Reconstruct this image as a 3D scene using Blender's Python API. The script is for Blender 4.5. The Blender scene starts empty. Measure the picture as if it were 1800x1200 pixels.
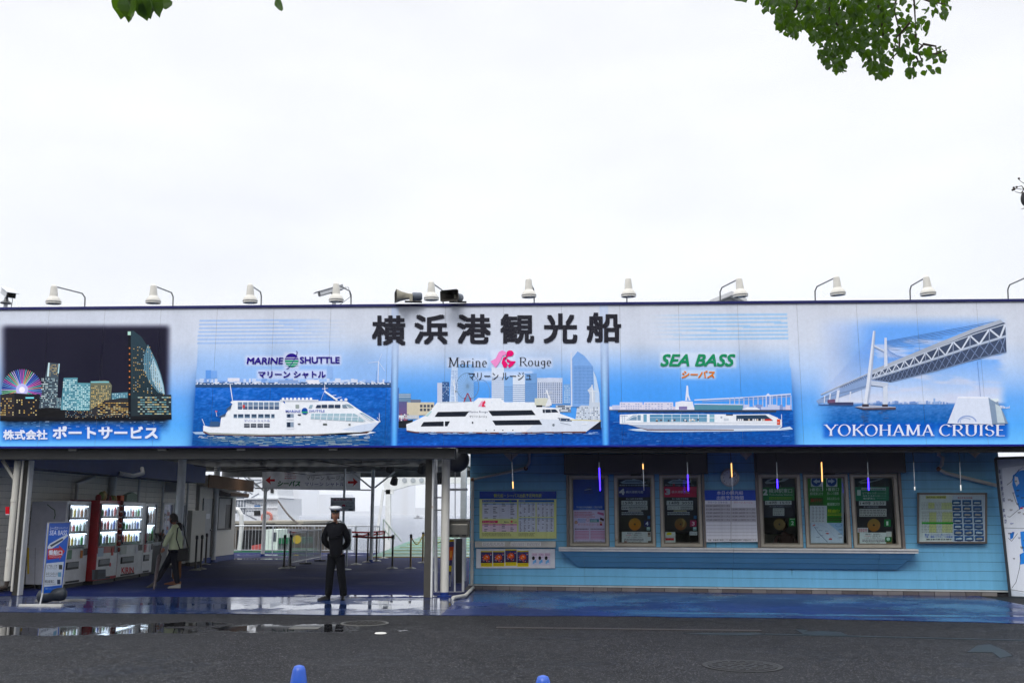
import bpy, math, random
import numpy as np
from mathutils import Vector, Matrix
R = math.radians
random.seed(11)
rng = np.random.RandomState(5)
scene = bpy.context.scene
col = scene.collection

# ------------------------------------------------------------ camera
FP = 1700.0                      # focal length in 1800ths of the frame width
PITCH, YAW, ROLL, EYE = R(10.1), R(2.5), 0.001, 1.62
fwd = Vector((-math.sin(YAW)*math.cos(PITCH), math.cos(YAW)*math.cos(PITCH), math.sin(PITCH)))
rt0 = Vector((math.cos(YAW), math.sin(YAW), 0)); up0 = rt0.cross(fwd)
rt = rt0*math.cos(ROLL)+up0*math.sin(ROLL); up = up0*math.cos(ROLL)-rt0*math.sin(ROLL)
CAM = Vector((0, 0, EYE))
cd = bpy.data.cameras.new('camera'); cd.lens = FP/1800*36; cd.sensor_width = 36
cd.clip_start = .05; cd.clip_end = 30000
cam = bpy.data.objects.new('camera', cd); col.objects.link(cam)
m = Matrix((rt, up, -fwd)).transposed().to_4x4(); m.translation = CAM; cam.matrix_world = m
scene.camera = cam

# ------------------------------------------------------------ sky, sun, exposure
SUN_EL, SUN_AZ = R(48), R(200)     # azimuth measured from +Y clockwise: behind the camera, slightly left
w = bpy.data.worlds.new('World'); scene.world = w; w.use_nodes = True
nt = w.node_tree; N = nt.nodes; L = nt.links
for n in list(N): N.remove(n)
out = N.new('ShaderNodeOutputWorld'); bg = N.new('ShaderNodeBackground'); bg.inputs[1].default_value = .1
sky = N.new('ShaderNodeTexSky'); sky.sky_type = 'NISHITA'; sky.sun_disc = False
sky.sun_elevation = SUN_EL; sky.sun_rotation = SUN_AZ; sky.dust_density = 3
tc = N.new('ShaderNodeTexCoord'); sep = N.new('ShaderNodeSeparateXYZ'); L.new(tc.outputs['Generated'], sep.inputs[0])
rmp = N.new('ShaderNodeValToRGB'); L.new(sep.outputs[2], rmp.inputs[0])
e = rmp.color_ramp.elements
e[0].position = 0.0; e[0].color = (.395, .408, .425, 1)
e[1].position = 1.0; e[1].color = (.99, 1.0, 1.0, 1)
for p_, c_ in ((.12, (.402, .412, .427, 1)), (.30, (.408, .415, .432, 1)), (.5, (.43, .435, .45, 1)), (.66, (.88, .89, .905, 1)), (.85, (1, 1, 1, 1))):
    x = e.new(p_); x.color = c_
mp = N.new('ShaderNodeMapping'); mp.inputs['Scale'].default_value = (1.0, 1.0, 3.0); L.new(tc.outputs['Generated'], mp.inputs[0])
ns = N.new('ShaderNodeTexNoise'); ns.inputs['Scale'].default_value = 2.3; ns.inputs['Detail'].default_value = 4; L.new(mp.outputs[0], ns.inputs[0])
mr = N.new('ShaderNodeMapRange'); mr.inputs[1].default_value = .3; mr.inputs[2].default_value = .65; mr.inputs[3].default_value = .86; mr.inputs[4].default_value = 1.05
L.new(ns.outputs[0], mr.inputs[0])
mul = N.new('ShaderNodeVectorMath'); mul.operation = 'SCALE'; L.new(rmp.outputs[0], mul.inputs[0]); L.new(mr.outputs[0], mul.inputs['Scale'])
sc2 = N.new('ShaderNodeVectorMath'); sc2.operation = 'SCALE'; sc2.inputs['Scale'].default_value = 19.0; L.new(mul.outputs[0], sc2.inputs[0])
mix = N.new('ShaderNodeMix'); mix.data_type = 'RGBA'; mix.inputs[0].default_value = .94
L.new(sky.outputs[0], mix.inputs[6]); L.new(sc2.outputs[0], mix.inputs[7]); L.new(mix.outputs[2], bg.inputs[0]); L.new(bg.outputs[0], out.inputs[0])
sd = bpy.data.lights.new('sun', 'SUN'); sd.energy = 1.5; sd.angle = R(25); sd.color = (1, .98, .95)
so = bpy.data.objects.new('sun', sd); col.objects.link(so); so.location = (0, -10, 30)
dirv = Vector((math.sin(SUN_AZ)*math.cos(SUN_EL), math.cos(SUN_AZ)*math.cos(SUN_EL), math.sin(SUN_EL)))
so.rotation_euler = dirv.to_track_quat('Z', 'Y').to_euler()
vs = scene.view_settings; vs.view_transform = 'Standard'; vs.look = 'None'; vs.gamma = 1; vs.exposure = 0.38; vs.use_curve_mapping = False
cy = scene.cycles; cy.use_denoising = True; cy.use_adaptive_sampling = True; cy.adaptive_threshold = .015
cy.max_bounces = 6; cy.transparent_max_bounces = 12; cy.caustics_reflective = False; cy.caustics_refractive = False; cy.volume_bounces = 2
cy.sample_clamp_indirect = 6

# ------------------------------------------------------------ projection helpers (photo pixel -> point on a real surface)
def ray(px, py): return rt*(px-900)-up*(py-600)+fwd*FP
def G(px, py, z=0.0):
    d = ray(px, py); return CAM+d*((z-EYE)/d.z)
def atY(px, py, Y):
    d = ray(px, py); return CAM+d*(Y/d.y)
def atX(px, py, X):
    d = ray(px, py); return CAM+d*(X/d.x)
class Plane:
    """vertical or tilted surface; n points towards the street"""
    def __init__(s, p, n): s.p = Vector(p); s.n = Vector(n).normalized()
    def __call__(s, px, py, off=0.0):
        d = ray(px, py); q = s.p+s.n*off
        return CAM+d*((q-CAM).dot(s.n)/d.dot(s.n))

# ------------------------------------------------------------ materials
def lin(c):
    r = []
    for v in c[:3]:
        v = v/255.0; r.append(v/12.92 if v <= .04045 else ((v+.055)/1.055)**2.4)
    return tuple(r)
MATS = {}
def mat(name, rgb, rough=.6, metal=0.0, var=.18, scale=4.0, bump=0.0, bscale=60, emit=None, es=1.0, dirt=None, streak=False, spec=.3, coat=0):
    if name in MATS: return MATS[name]
    M = bpy.data.materials.new(name); M.use_nodes = True; t = M.node_tree; b = t.nodes['Principled BSDF']
    c = lin(rgb) if max(rgb) > 1.0 else tuple(rgb)
    b.inputs['Roughness'].default_value = rough; b.inputs['Metallic'].default_value = metal
    b.inputs['Specular IOR Level'].default_value = spec; b.inputs['Coat Weight'].default_value = coat
    tcn = t.nodes.new('ShaderNodeTexCoord'); geo = t.nodes.new('ShaderNodeNewGeometry')
    mpn = t.nodes.new('ShaderNodeMapping'); t.links.new(geo.outputs['Position'], mpn.inputs[0])
    if streak: mpn.inputs['Scale'].default_value = (5, 5, .45)
    n1 = t.nodes.new('ShaderNodeTexNoise'); n1.inputs['Scale'].default_value = scale; n1.inputs['Detail'].default_value = 6; n1.inputs['Roughness'].default_value = .65
    t.links.new(mpn.outputs[0], n1.inputs[0])
    r1 = t.nodes.new('ShaderNodeMapRange'); r1.inputs[1].default_value = .3; r1.inputs[2].default_value = .7
    r1.inputs[3].default_value = 1-var; r1.inputs[4].default_value = 1+var*.35; t.links.new(n1.outputs[0], r1.inputs[0])
    v = t.nodes.new('ShaderNodeVectorMath'); v.operation = 'SCALE'; v.inputs[0].default_value = c; t.links.new(r1.outputs[0], v.inputs['Scale'])
    last = v.outputs[0]
    if dirt:
        dc, amt = dirt[:3], .37
        n2 = t.nodes.new('ShaderNodeTexNoise'); n2.inputs['Scale'].default_value = scale*.8; n2.inputs['Detail'].default_value = 8; n2.inputs['Roughness'].default_value = .75
        t.links.new(mpn.outputs[0], n2.inputs[0])
        r2 = t.nodes.new('ShaderNodeMapRange'); r2.inputs[1].default_value = 1-amt; r2.inputs[2].default_value = 1-amt+.08; t.links.new(n2.outputs[0], r2.inputs[0])
        mx = t.nodes.new('ShaderNodeMix'); mx.data_type = 'RGBA'; t.links.new(r2.outputs[0], mx.inputs[0]); t.links.new(last, mx.inputs[6])
        mx.inputs[7].default_value = (*lin(dc), 1); last = mx.outputs[2]
    t.links.new(last, b.inputs['Base Color'])
    if bump:
        n3 = t.nodes.new('ShaderNodeTexNoise'); n3.inputs['Scale'].default_value = bscale; n3.inputs['Detail'].default_value = 3
        t.links.new(geo.outputs['Position'], n3.inputs[0])
        bp = t.nodes.new('ShaderNodeBump'); bp.inputs['Strength'].default_value = bump; bp.inputs['Distance'].default_value = .01
        t.links.new(n3.outputs[0], bp.inputs['Height']); t.links.new(bp.outputs[0], b.inputs['Normal'])
    if emit:
        b.inputs['Emission Color'].default_value = (*(lin(emit)), 1); b.inputs['Emission Strength'].default_value = es
    MATS[name] = M; return M
def print_mat(name, rough=.35, emit=0.0, dirt=.1, spec=.25, grain=.03):
    if name in MATS: return MATS[name]
    M = bpy.data.materials.new(name); M.use_nodes = True; t = M.node_tree; b = t.nodes['Principled BSDF']
    a = t.nodes.new('ShaderNodeAttribute'); a.attribute_name = 'Col'
    geo = t.nodes.new('ShaderNodeNewGeometry'); mpn = t.nodes.new('ShaderNodeMapping'); mpn.inputs['Scale'].default_value = (9, 9, .12)
    t.links.new(geo.outputs['Position'], mpn.inputs[0])
    n1 = t.nodes.new('ShaderNodeTexNoise'); n1.inputs['Scale'].default_value = 1.6; n1.inputs['Detail'].default_value = 7; n1.inputs['Roughness'].default_value = .7
    t.links.new(mpn.outputs[0], n1.inputs[0])
    r1 = t.nodes.new('ShaderNodeMapRange'); r1.inputs[1].default_value = .3; r1.inputs[2].default_value = .6; r1.inputs[3].default_value = 1-dirt; r1.inputs[4].default_value = 1
    t.links.new(n1.outputs[0], r1.inputs[0])
    v = t.nodes.new('ShaderNodeVectorMath'); v.operation = 'SCALE'; t.links.new(a.outputs['Color'], v.inputs[0]); t.links.new(r1.outputs[0], v.inputs['Scale'])
    n2 = t.nodes.new('ShaderNodeTexNoise'); n2.inputs['Scale'].default_value = 16; n2.inputs['Detail'].default_value = 8; n2.inputs['Roughness'].default_value = .8; t.links.new(geo.outputs['Position'], n2.inputs[0])
    r2 = t.nodes.new('ShaderNodeMapRange'); r2.inputs[1].default_value = .3; r2.inputs[2].default_value = .7; r2.inputs[3].default_value = 1-grain; r2.inputs[4].default_value = 1+grain*.7; t.links.new(n2.outputs[0], r2.inputs[0])
    v2 = t.nodes.new('ShaderNodeVectorMath'); v2.operation = 'SCALE'; t.links.new(v.outputs[0], v2.inputs[0]); t.links.new(r2.outputs[0], v2.inputs['Scale']); v = v2
    hs = t.nodes.new('ShaderNodeHueSaturation'); hs.inputs['Saturation'].default_value = 1.06; hs.inputs['Value'].default_value = 1.06; t.links.new(v.outputs[0], hs.inputs['Color'])
    t.links.new(hs.outputs[0], b.inputs['Base Color']); b.inputs['Roughness'].default_value = rough; b.inputs['Specular IOR Level'].default_value = spec
    if emit:
        t.links.new(a.outputs['Color'], b.inputs['Emission Color']); b.inputs['Emission Strength'].default_value = emit
    MATS[name] = M; return M
def glass_mat(name='window_glass', tint=(.9, .95, .95), mixf=.12):
    if name in MATS: return MATS[name]
    M = bpy.data.materials.new(name); M.use_nodes = True; t = M.node_tree
    for n in list(t.nodes):
        if n.type != 'OUTPUT_MATERIAL': t.nodes.remove(n)
    o = [n for n in t.nodes if n.type == 'OUTPUT_MATERIAL'][0]
    tr = t.nodes.new('ShaderNodeBsdfTransparent'); tr.inputs[0].default_value = (*tint, 1)
    gl = t.nodes.new('ShaderNodeBsdfGlossy'); gl.inputs['Roughness'].default_value = .03
    fr = t.nodes.new('ShaderNodeFresnel'); fr.inputs[0].default_value = 1.5
    ma = t.nodes.new('ShaderNodeMath'); ma.operation = 'ADD'; ma.inputs[1].default_value = mixf*.3; gm = t.nodes.new('ShaderNodeNewGeometry'); t.links.new(fr.outputs[0], ma.inputs[0])
    mb_ = t.nodes.new('ShaderNodeMath'); mb_.operation = 'MULTIPLY'; inv = t.nodes.new('ShaderNodeMath'); inv.operation = 'SUBTRACT'; inv.inputs[0].default_value = 1; t.links.new(gm.outputs['Backfacing'], inv.inputs[1]); t.links.new(ma.outputs[0], mb_.inputs[0]); t.links.new(inv.outputs[0], mb_.inputs[1]); ma = mb_
    mx = t.nodes.new('ShaderNodeMixShader'); t.links.new(ma.outputs[0], mx.inputs[0]); t.links.new(tr.outputs[0], mx.inputs[1]); t.links.new(gl.outputs[0], mx.inputs[2])
    t.links.new(mx.outputs[0], o.inputs[0]); MATS[name] = M; return M

# ------------------------------------------------------------ object helpers
ORG = {}
def wo(o): return ORG.get(o.name, Vector((0, 0, 0))) if o else Vector((0, 0, 0))
def tag(o, label=None, cat=None, group=None, kind=None):
    if label: o['label'] = label
    if cat: o['category'] = cat
    if group: o['group'] = group
    if kind: o['kind'] = kind
    return o
def thing(name, loc, label, cat, group=None, rz=0):
    o = bpy.data.objects.new(name, None); col.objects.link(o); o.location = loc; o.rotation_euler.z = rz
    o.empty_display_size = .1
    ORG[o.name] = Vector(loc) if rz == 0 else Vector((0, 0, 0))
    return tag(o, label, cat, group)
def local_thing(name, label, cat, group=None):
    """built round the origin, moved afterwards"""
    return thing(name, (0, 0, 0), label, cat, group)
def kids(o): return [c for c in col.objects if c.parent == o]
def copy_tree(o, parent=None, _k=None):
    if _k is None:
        _k = {}
        for c in col.objects:
            if c.parent: _k.setdefault(c.parent.name, []).append(c)
    c = o.copy(); col.objects.link(c); c.parent = parent
    for ch in _k.get(o.name, []): copy_tree(ch, c, _k)
    return c
class MB:
    def __init__(s): s.v = []; s.f = []
    def add(s, vs, fs):
        b = len(s.v); s.v += [tuple(x) for x in vs]; s.f += [tuple(i+b for i in q) for q in fs]; return s
    def box(s, x0, y0, z0, x1, y1, z1):
        x0, x1 = sorted((x0, x1)); y0, y1 = sorted((y0, y1)); z0, z1 = sorted((z0, z1))
        return s.add([(x0,y0,z0),(x1,y0,z0),(x1,y1,z0),(x0,y1,z0),(x0,y0,z1),(x1,y0,z1),(x1,y1,z1),(x0,y1,z1)],
              [(0,3,2,1),(4,5,6,7),(0,1,5,4),(1,2,6,5),(2,3,7,6),(3,0,4,7)])
    def hexa(s, a, b):
        """a, b: two quads of 4 points (back, front) joined into a block"""
        s.add(list(a)+list(b), [(0,1,2,3),(7,6,5,4),(0,4,5,1),(1,5,6,2),(2,6,7,3),(3,7,4,0)]); return s
    def slab(s, pts, n, t):
        """extrude polygon pts by vector n*t"""
        k = len(pts); d = Vector(n)*t; a = [Vector(p) for p in pts]; b = [p+d for p in a]
        return s.add(a+b, [tuple(range(k))[::-1], tuple(range(k, 2*k))]+[(i, (i+1) % k, (i+1) % k+k, i+k) for i in range(k)])
    def bar(s, p0, p1, w, h, upv=(0, 0, 1)):
        p0 = Vector(p0); p1 = Vector(p1); d = (p1-p0).normalized(); u = Vector(upv)
        if abs(d.dot(u)) > .98: u = Vector((0, 1, 0))
        sx = d.cross(u).normalized(); u = sx.cross(d)
        q = [sx*(a*w/2)+u*(b*h/2) for a, b in ((-1,-1),(1,-1),(1,1),(-1,1))]
        return s.hexa([p0+x for x in q], [p1+x for x in q])
    def tube(s, pts, r, n=8, caps=True):
        pts = [Vector(p) for p in pts]; rs = r if hasattr(r, '__len__') else [r]*len(pts)
        base = len(s.v); prev = None
        for i, p in enumerate(pts):
            d = (pts[min(i+1, len(pts)-1)]-pts[max(i-1, 0)]).normalized()
            if prev is None: a = d.orthogonal().normalized()
            else: a = (prev-d*prev.dot(d)).normalized()
            prev = a; b = d.cross(a)
            for k in range(n):
                t = 2*math.pi*k/n; s.v.append(tuple(p+(a*math.cos(t)+b*math.sin(t))*rs[i]))
        for i in range(len(pts)-1):
            for k in range(n):
                a0 = base+i*n+k; a1 = base+i*n+(k+1) % n; s.f.append((a0, a1, a1+n, a0+n))
        if caps: s.f.append(tuple(base+k for k in range(n))[::-1]); s.f.append(tuple(base+(len(pts)-1)*n+k for k in range(n)))
        return s
    def lathe(s, prof, c=(0, 0, 0), ax=(0, 0, 1), n=16):
        """prof: list of (radius, height)"""
        c = Vector(c); ax = Vector(ax).normalized(); a = ax.orthogonal().normalized(); b = ax.cross(a); base = len(s.v)
        for r, h in prof:
            for k in range(n):
                t = 2*math.pi*k/n; s.v.append(tuple(c+ax*h+(a*math.cos(t)+b*math.sin(t))*max(r, 1e-4)))
        for i in range(len(prof)-1):
            for k in range(n):
                a0 = base+i*n+k; a1 = base+i*n+(k+1) % n; s.f.append((a0, a1, a1+n, a0+n))
        s.f.append(tuple(base+k for k in range(n))[::-1]); s.f.append(tuple(base+(len(prof)-1)*n+k for k in range(n)))
        return s
    def ball(s, c, rx, ry=None, rz=None, n=10, m_=7):
        ry = ry or rx; rz = rz or rx; base = len(s.v)
        for i in range(m_+1):
            ph = math.pi*i/m_
            for k in range(n):
                t = 2*math.pi*k/n; s.v.append((c[0]+rx*math.sin(ph)*math.cos(t), c[1]+ry*math.sin(ph)*math.sin(t), c[2]+rz*math.cos(ph)))
        for i in range(m_):
            for k in range(n):
                a0 = base+i*n+k; a1 = base+i*n+(k+1) % n; s.f.append((a0, a0+n, a1+n, a1))
        return s
    def build(s, name, m_, parent=None, smooth=False, bevel=0.0):
        me = bpy.data.meshes.new(name); o_ = wo(parent)
        me.from_pydata([(a-o_.x, b-o_.y, c-o_.z) for a, b, c in s.v], [], s.f)
        if smooth is True: me.shade_smooth()
        elif smooth:
            me.shade_smooth(); me.set_sharp_from_angle(angle=R(smooth))
        me.materials.append(m_); ob = bpy.data.objects.new(name, me); col.objects.link(ob)
        if parent: ob.parent = parent
        ORG[ob.name] = o_
        if bevel:
            bv = ob.modifiers.new('bevel', 'BEVEL'); bv.width = bevel; bv.segments = 2; bv.limit_method = 'ANGLE'; bv.harden_normals = False
        return ob

# ------------------------------------------------------------ flat print and lettering
TXT = {}
def glyphs(s, bold=0.0, res=3, shear=0.0):
    """mesh outline of a string, normalised to its ink box (0..1, 0..1)"""
    key = (s, bold, res, shear)
    if key in TXT: return TXT[key]
    cu = bpy.data.curves.new('t', 'FONT'); cu.body = s; cu.resolution_u = res; cu.offset = bold; cu.shear = shear
    o = bpy.data.objects.new('t', cu); tmp.collection.objects.link(o)
    tmp.view_layers[0].update(); me = bpy.data.meshes.new_from_object(o)
    vs_ = [tuple(v.co[:2]) for v in me.vertices]; fs = [tuple(p.vertices) for p in me.polygons]
    bpy.data.objects.remove(o); bpy.data.curves.remove(cu); bpy.data.meshes.remove(me)
    if not vs_: TXT[key] = ([], [], 1); return TXT[key]
    xs = [v[0] for v in vs_]; ys = [v[1] for v in vs_]
    x0, x1, y0, y1 = min(xs), max(xs), min(ys), max(ys)
    W_ = max(x1-x0, 1e-6); H_ = max(y1-y0, 1e-6)
    TXT[key] = ([((v[0]-x0)/W_, (v[1]-y0)/H_) for v in vs_], fs, W_/H_); return TXT[key]
tmp = bpy.data.scenes.new('lettering_workshop')
STEP = .00012
class Art:
    """flat print: coloured shapes laid on a surface, each a hair above the last"""
    def __init__(s, surf, off=.002): s.P = surf; s.off = off; s.k = 0; s.v = []; s.f = []; s.c = []; s.ox = s.oy = 0; s.sc = 1.0
    def z(s, ox, oy, sc): s.ox, s.oy, s.sc = ox, oy, sc; return s
    def pt(s, x, y, o=None): return s.P(s.ox+x/s.sc, s.oy+y/s.sc, s.off+s.k*STEP)
    def poly(s, pts, c, c2=None):
        """c2: colour at the lowest point, blended down from c"""
        s.k += 1; b = len(s.v); ys = [p[1] for p in pts]; y0, y1 = min(ys), max(ys)
        for p in pts: s.v.append(tuple(s.pt(*p)))
        s.f.append(tuple(range(b, b+len(pts))))
        a = lin(c); b2 = lin(c2) if c2 else a
        for p in pts:
            t = (p[1]-y0)/max(y1-y0, 1e-6); s.c.append((a[0]+(b2[0]-a[0])*t, a[1]+(b2[1]-a[1])*t, a[2]+(b2[2]-a[2])*t, 1))
        return s
    def rect(s, x0, y0, x1, y1, c, c2=None): return s.poly([(x0, y0), (x1, y0), (x1, y1), (x0, y1)], c, c2)
    def ell(s, cx, cy, rx, ry, c, n=20, c2=None): return s.poly([(cx+rx*math.cos(2*math.pi*i/n), cy+ry*math.sin(2*math.pi*i/n)) for i in range(n)], c, c2)
    def line(s, pts, w, c):
        for (a, b), (d, e_) in zip(pts, pts[1:]):
            l = math.hypot(d-a, e_-b) or 1; nx, ny = -(e_-b)/l*w/2, (d-a)/l*w/2
            s.k -= .8 if s.k > 2 else 0
            s.poly([(a+nx, b+ny), (d+nx, e_+ny), (d-nx, e_-ny), (a-nx, b-ny)], c)
        s.k += 1; return s
    def ring(s, cx, cy, rx, ry, w, c, n=24, a0=0, a1=360):
        ps = [(cx+rx*math.cos(R(a0+(a1-a0)*i/n)), cy+ry*math.sin(R(a0+(a1-a0)*i/n))) for i in range(n+1)]
        return s.line(ps, w, c)
    def text(s, t, x0, y0, x1, y1, c, bold=.012, res=2, shear=0.0, fit=True):
        """bold above .014 is made by overprinting the outline a hair to each side"""
        if abs(y1-y0)/s.sc < 9.5: bold = min(bold, .010)
        off = min(bold, .008) if bold <= .014 else 0; ex = (bold-off)*abs(y1-y0)*1.15 if bold > .014 else 0
        vs_, fs, ar = glyphs(t, off, res, shear); lc = (*lin(c), 1)
        for sx, sy in (((-1, -1), (1, -1), (-1, 1), (1, 1), (0, 0)) if ex and res >= 3 else ((-1, 0), (1, 0)) if ex else ((0, 0),)):
            s.k += .4; b = len(s.v); a0, a1, b0, b1 = x0+ex*(1+sx), x1-ex*(1-sx), y0+ex*(1+sy), y1-ex*(1-sy)
            for u, v in vs_: s.v.append(tuple(s.pt(a0+(a1-a0)*u, b1+(b0-b1)*v)))
            for q in fs: s.f.append(tuple(i+b for i in q))
            s.c += [lc]*len(vs_)
        return s
    def glyphshapes(s, shapes, c):
        for p in shapes: s.poly(p, c)
        return s
    def dashes(s, x0, y0, x1, y1, rows, c, h=.45, wmin=.5, seed=0, cell=.1):
        """lines of print too small to read"""
        r = random.Random(seed); dy = (y1-y0)/rows
        for i in range(rows):
            x = x0; xe = x0+(x1-x0)*r.uniform(wmin, 1)
            s.k += 1
            while x < xe:
                wd = (x1-x0)*cell*r.uniform(.4, 1.5); s.k -= 1
                s.rect(x, y0+dy*i+dy*(1-h)/2, min(x+wd, xe), y0+dy*i+dy*(1+h)/2, c); x += wd+(x1-x0)*cell*.3
        return s
    def build(s, name, parent=None, m_=None):
        me = bpy.data.meshes.new(name); o_ = wo(parent)
        me.from_pydata([(a-o_.x, b-o_.y, c-o_.z) for a, b, c in s.v], [], s.f)
        ca = me.color_attributes.new('Col', 'FLOAT_COLOR', 'POINT'); ca.data.foreach_set('color', np.array(s.c, 'f').ravel())
        me.materials.append(m_ or PRINT); ob = bpy.data.objects.new(name, me); col.objects.link(ob)
        if parent: ob.parent = parent
        ORG[ob.name] = o_; return ob
PRINT = print_mat('printed_sheet'); BPRINT = print_mat('printed_board', .4, 0, .035, .12, .08)
# nib-drawn roman capitals and small letters with serifs (1 unit high, y up); each letter: width, strokes
def arc(cx, cy, rx, ry, a0, a1, n=14): return [(cx+rx*math.cos(R(a0+(a1-a0)*i/n)), cy+ry*math.sin(R(a0+(a1-a0)*i/n))) for i in range(n+1)]
SER = {
 'Y': (.8, [[(.05,1),(.4,.48),(.4,0)], [(.75,1),(.4,.48)]], [(.05,1),(.75,1),(.4,0)]),
 'O': (.85, [arc(.42,.5,.36,.5,0,360,26)], []),
 'K': (.8, [[(.15,0),(.15,1)], [(.7,1),(.15,.42)], [(.32,.58),(.74,0)]], [(.15,0),(.15,1),(.68,1),(.72,0)]),
 'H': (.85, [[(.15,0),(.15,1)], [(.7,0),(.7,1)], [(.15,.52),(.7,.52)]], [(.15,0),(.15,1),(.7,0),(.7,1)]),
 'A': (.8, [[(.08,0),(.4,1)], [(.4,1),(.72,0)], [(.2,.35),(.6,.35)]], [(.08,0),(.72,0)]),
 'M': (1.0, [[(.14,0),(.17,1)], [(.17,1),(.5,.08)], [(.5,.08),(.83,1)], [(.83,1),(.86,0)]], [(.14,0),(.86,0),(.14,1),(.86,1)]),
 'C': (.78, [arc(.44,.5,.36,.5,45,315,20)], [(.7,.86)]),
 'R': (.78, [[(.15,0),(.15,1)], [(.15,1)]+arc(.38,.75,.24,.25,90,-90,12)+[(.15,.5)], [(.36,.5),(.72,0)]], [(.15,0),(.15,1),(.72,0)]),
 'U': (.82, [[(.14,1),(.14,.35)]+arc(.42,.32,.28,.32,180,360,14)+[(.7,1)]], [(.14,1),(.7,1)]),
 'I': (.36, [[(.18,0),(.18,1)]], [(.18,0),(.18,1)]),
 'S': (.62, [arc(.31,.75,.22,.25,25,250,14)+arc(.31,.26,.24,.26,80,-160,14)], []),
 'E': (.68, [[(.15,0),(.15,1)], [(.15,1),(.6,1)], [(.15,.52),(.5,.52)], [(.15,0),(.62,0)]], [(.15,0),(.15,1)]),
 'a': (.52, [arc(.24,.42,.16,.2,150,0,8)+[(.4,.1),(.44,0)], arc(.24,.17,.17,.17,60,350,12)], []),
 'r': (.42, [[(.12,0),(.12,.62)], arc(.28,.42,.14,.2,160,50,6)], [(.12,0)]),
 'i': (.26, [[(.12,0),(.12,.6)], [(.12,.8),(.12,.9)]], [(.12,0)]),
 'n': (.56, [[(.12,0),(.12,.62)], arc(.28,.42,.15,.2,165,0,8)+[(.43,0)]], [(.12,0),(.43,0)]),
 'e': (.5, [[(.09,.34),(.41,.34)]+arc(.25,.31,.17,.31,8,310,18)], []),
 'o': (.54, [arc(.26,.31,.2,.31,0,360,20)], []),
 'u': (.56, [[(.12,.62),(.12,.2)]+arc(.27,.18,.15,.18,180,330,8), [(.43,.62),(.43,0)]], [(.43,0)]),
 'g': (.52, [arc(.25,.38,.16,.23,0,360,16), [(.41,.6),(.41,-.05)]+arc(.25,-.08,.16,.18,0,-150,8)], []),
}
def serif_text(A, s, x0, y0, x1, y1, c, thick=.13, thin=.045):
    tot = sum(SER[ch][0] if ch in SER else .4 for ch in s)+.06*(len(s)-1); kx = (x1-x0)/tot; H_ = y1-y0; x = x0
    for ch in s:
        if ch not in SER: x += .4*kx+.06*kx; continue
        wd, st, sf = SER[ch]
        for pl in st:
            L_, R_ = [], []
            for i, p in enumerate(pl):
                a = pl[max(i-1, 0)]; b = pl[min(i+1, len(pl)-1)]; dx, dy = b[0]-a[0], b[1]-a[1]; l = math.hypot(dx, dy) or 1
                dx /= l; dy /= l; wq = (thin+(thick-thin)*min(1, abs(dy)**1.5*(1.0 if dx*dy <= .05 else .45)))/2
                L_.append((p[0]-dy*wq, p[1]+dx*wq)); R_.append((p[0]+dy*wq, p[1]-dx*wq))
            for i in range(len(pl)-1):
                q = [L_[i], L_[i+1], R_[i+1], R_[i]]
                A.k -= .9; A.poly([(x+a*kx, y1-b*H_) for a, b in q], c)
        for a, b in sf:
            A.k -= .9; h = thin*.9; yy = b if b < .5 else b-h
            A.poly([(x+(a-.13)*kx, y1-yy*H_), (x+(a+.13)*kx, y1-yy*H_), (x+(a+.13)*kx, y1-(yy+h)*H_), (x+(a-.13)*kx, y1-(yy+h)*H_)], c)
        A.k += 1; x += (wd+.06)*kx

# ============================================================ SIGNBOARD
YB = 18.9
BOARD = Plane((0, YB, 0), (0, -1, 0))
ZB0, ZB1 = 2.90, 5.765
XB0, XB1 = -12.6, 10.6
board = thing('signboard', (-1, YB, ZB0), 'long blue and white billboard with printed harbour photographs above the ticket counters', 'signboard')
K = 0.99
def ss(a, b, x):
    t = np.clip((x-a)/(b-a), 0, 1); return t*t*(3-2*t)
def linA(c):
    c = np.asarray(c, float)/255; return np.where(c <= .04045, c/12.92, ((c+.055)/1.055)**2.4)
def stops(y, st):
    ys = [s[0] for s in st]; return np.stack([np.interp(y, ys, [s[1][i] for s in st]) for i in range(3)], -1)
def smooth_noise(shape_pts, x, y, sx, sy, seed, octs=3):
    r = np.random.RandomState(seed); v = np.zeros_like(x); amp = 1; tot = 0
    for o_ in range(octs):
        g_ = r.rand(64, 64); fx = (x/sx*2**o_) % 63; fy = (y/sy*2**o_) % 63; ix = fx.astype(int); iy = fy.astype(int); tx = fx-ix; ty = fy-iy
        tx = tx*tx*(3-2*tx); ty = ty*ty*(3-2*ty)
        v += amp*((g_[iy, ix]*(1-tx)+g_[iy, ix+1]*tx)*(1-ty)+(g_[iy+1, ix]*(1-tx)+g_[iy+1, ix+1]*tx)*ty); tot += amp; amp *= .55
    return v/tot
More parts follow.
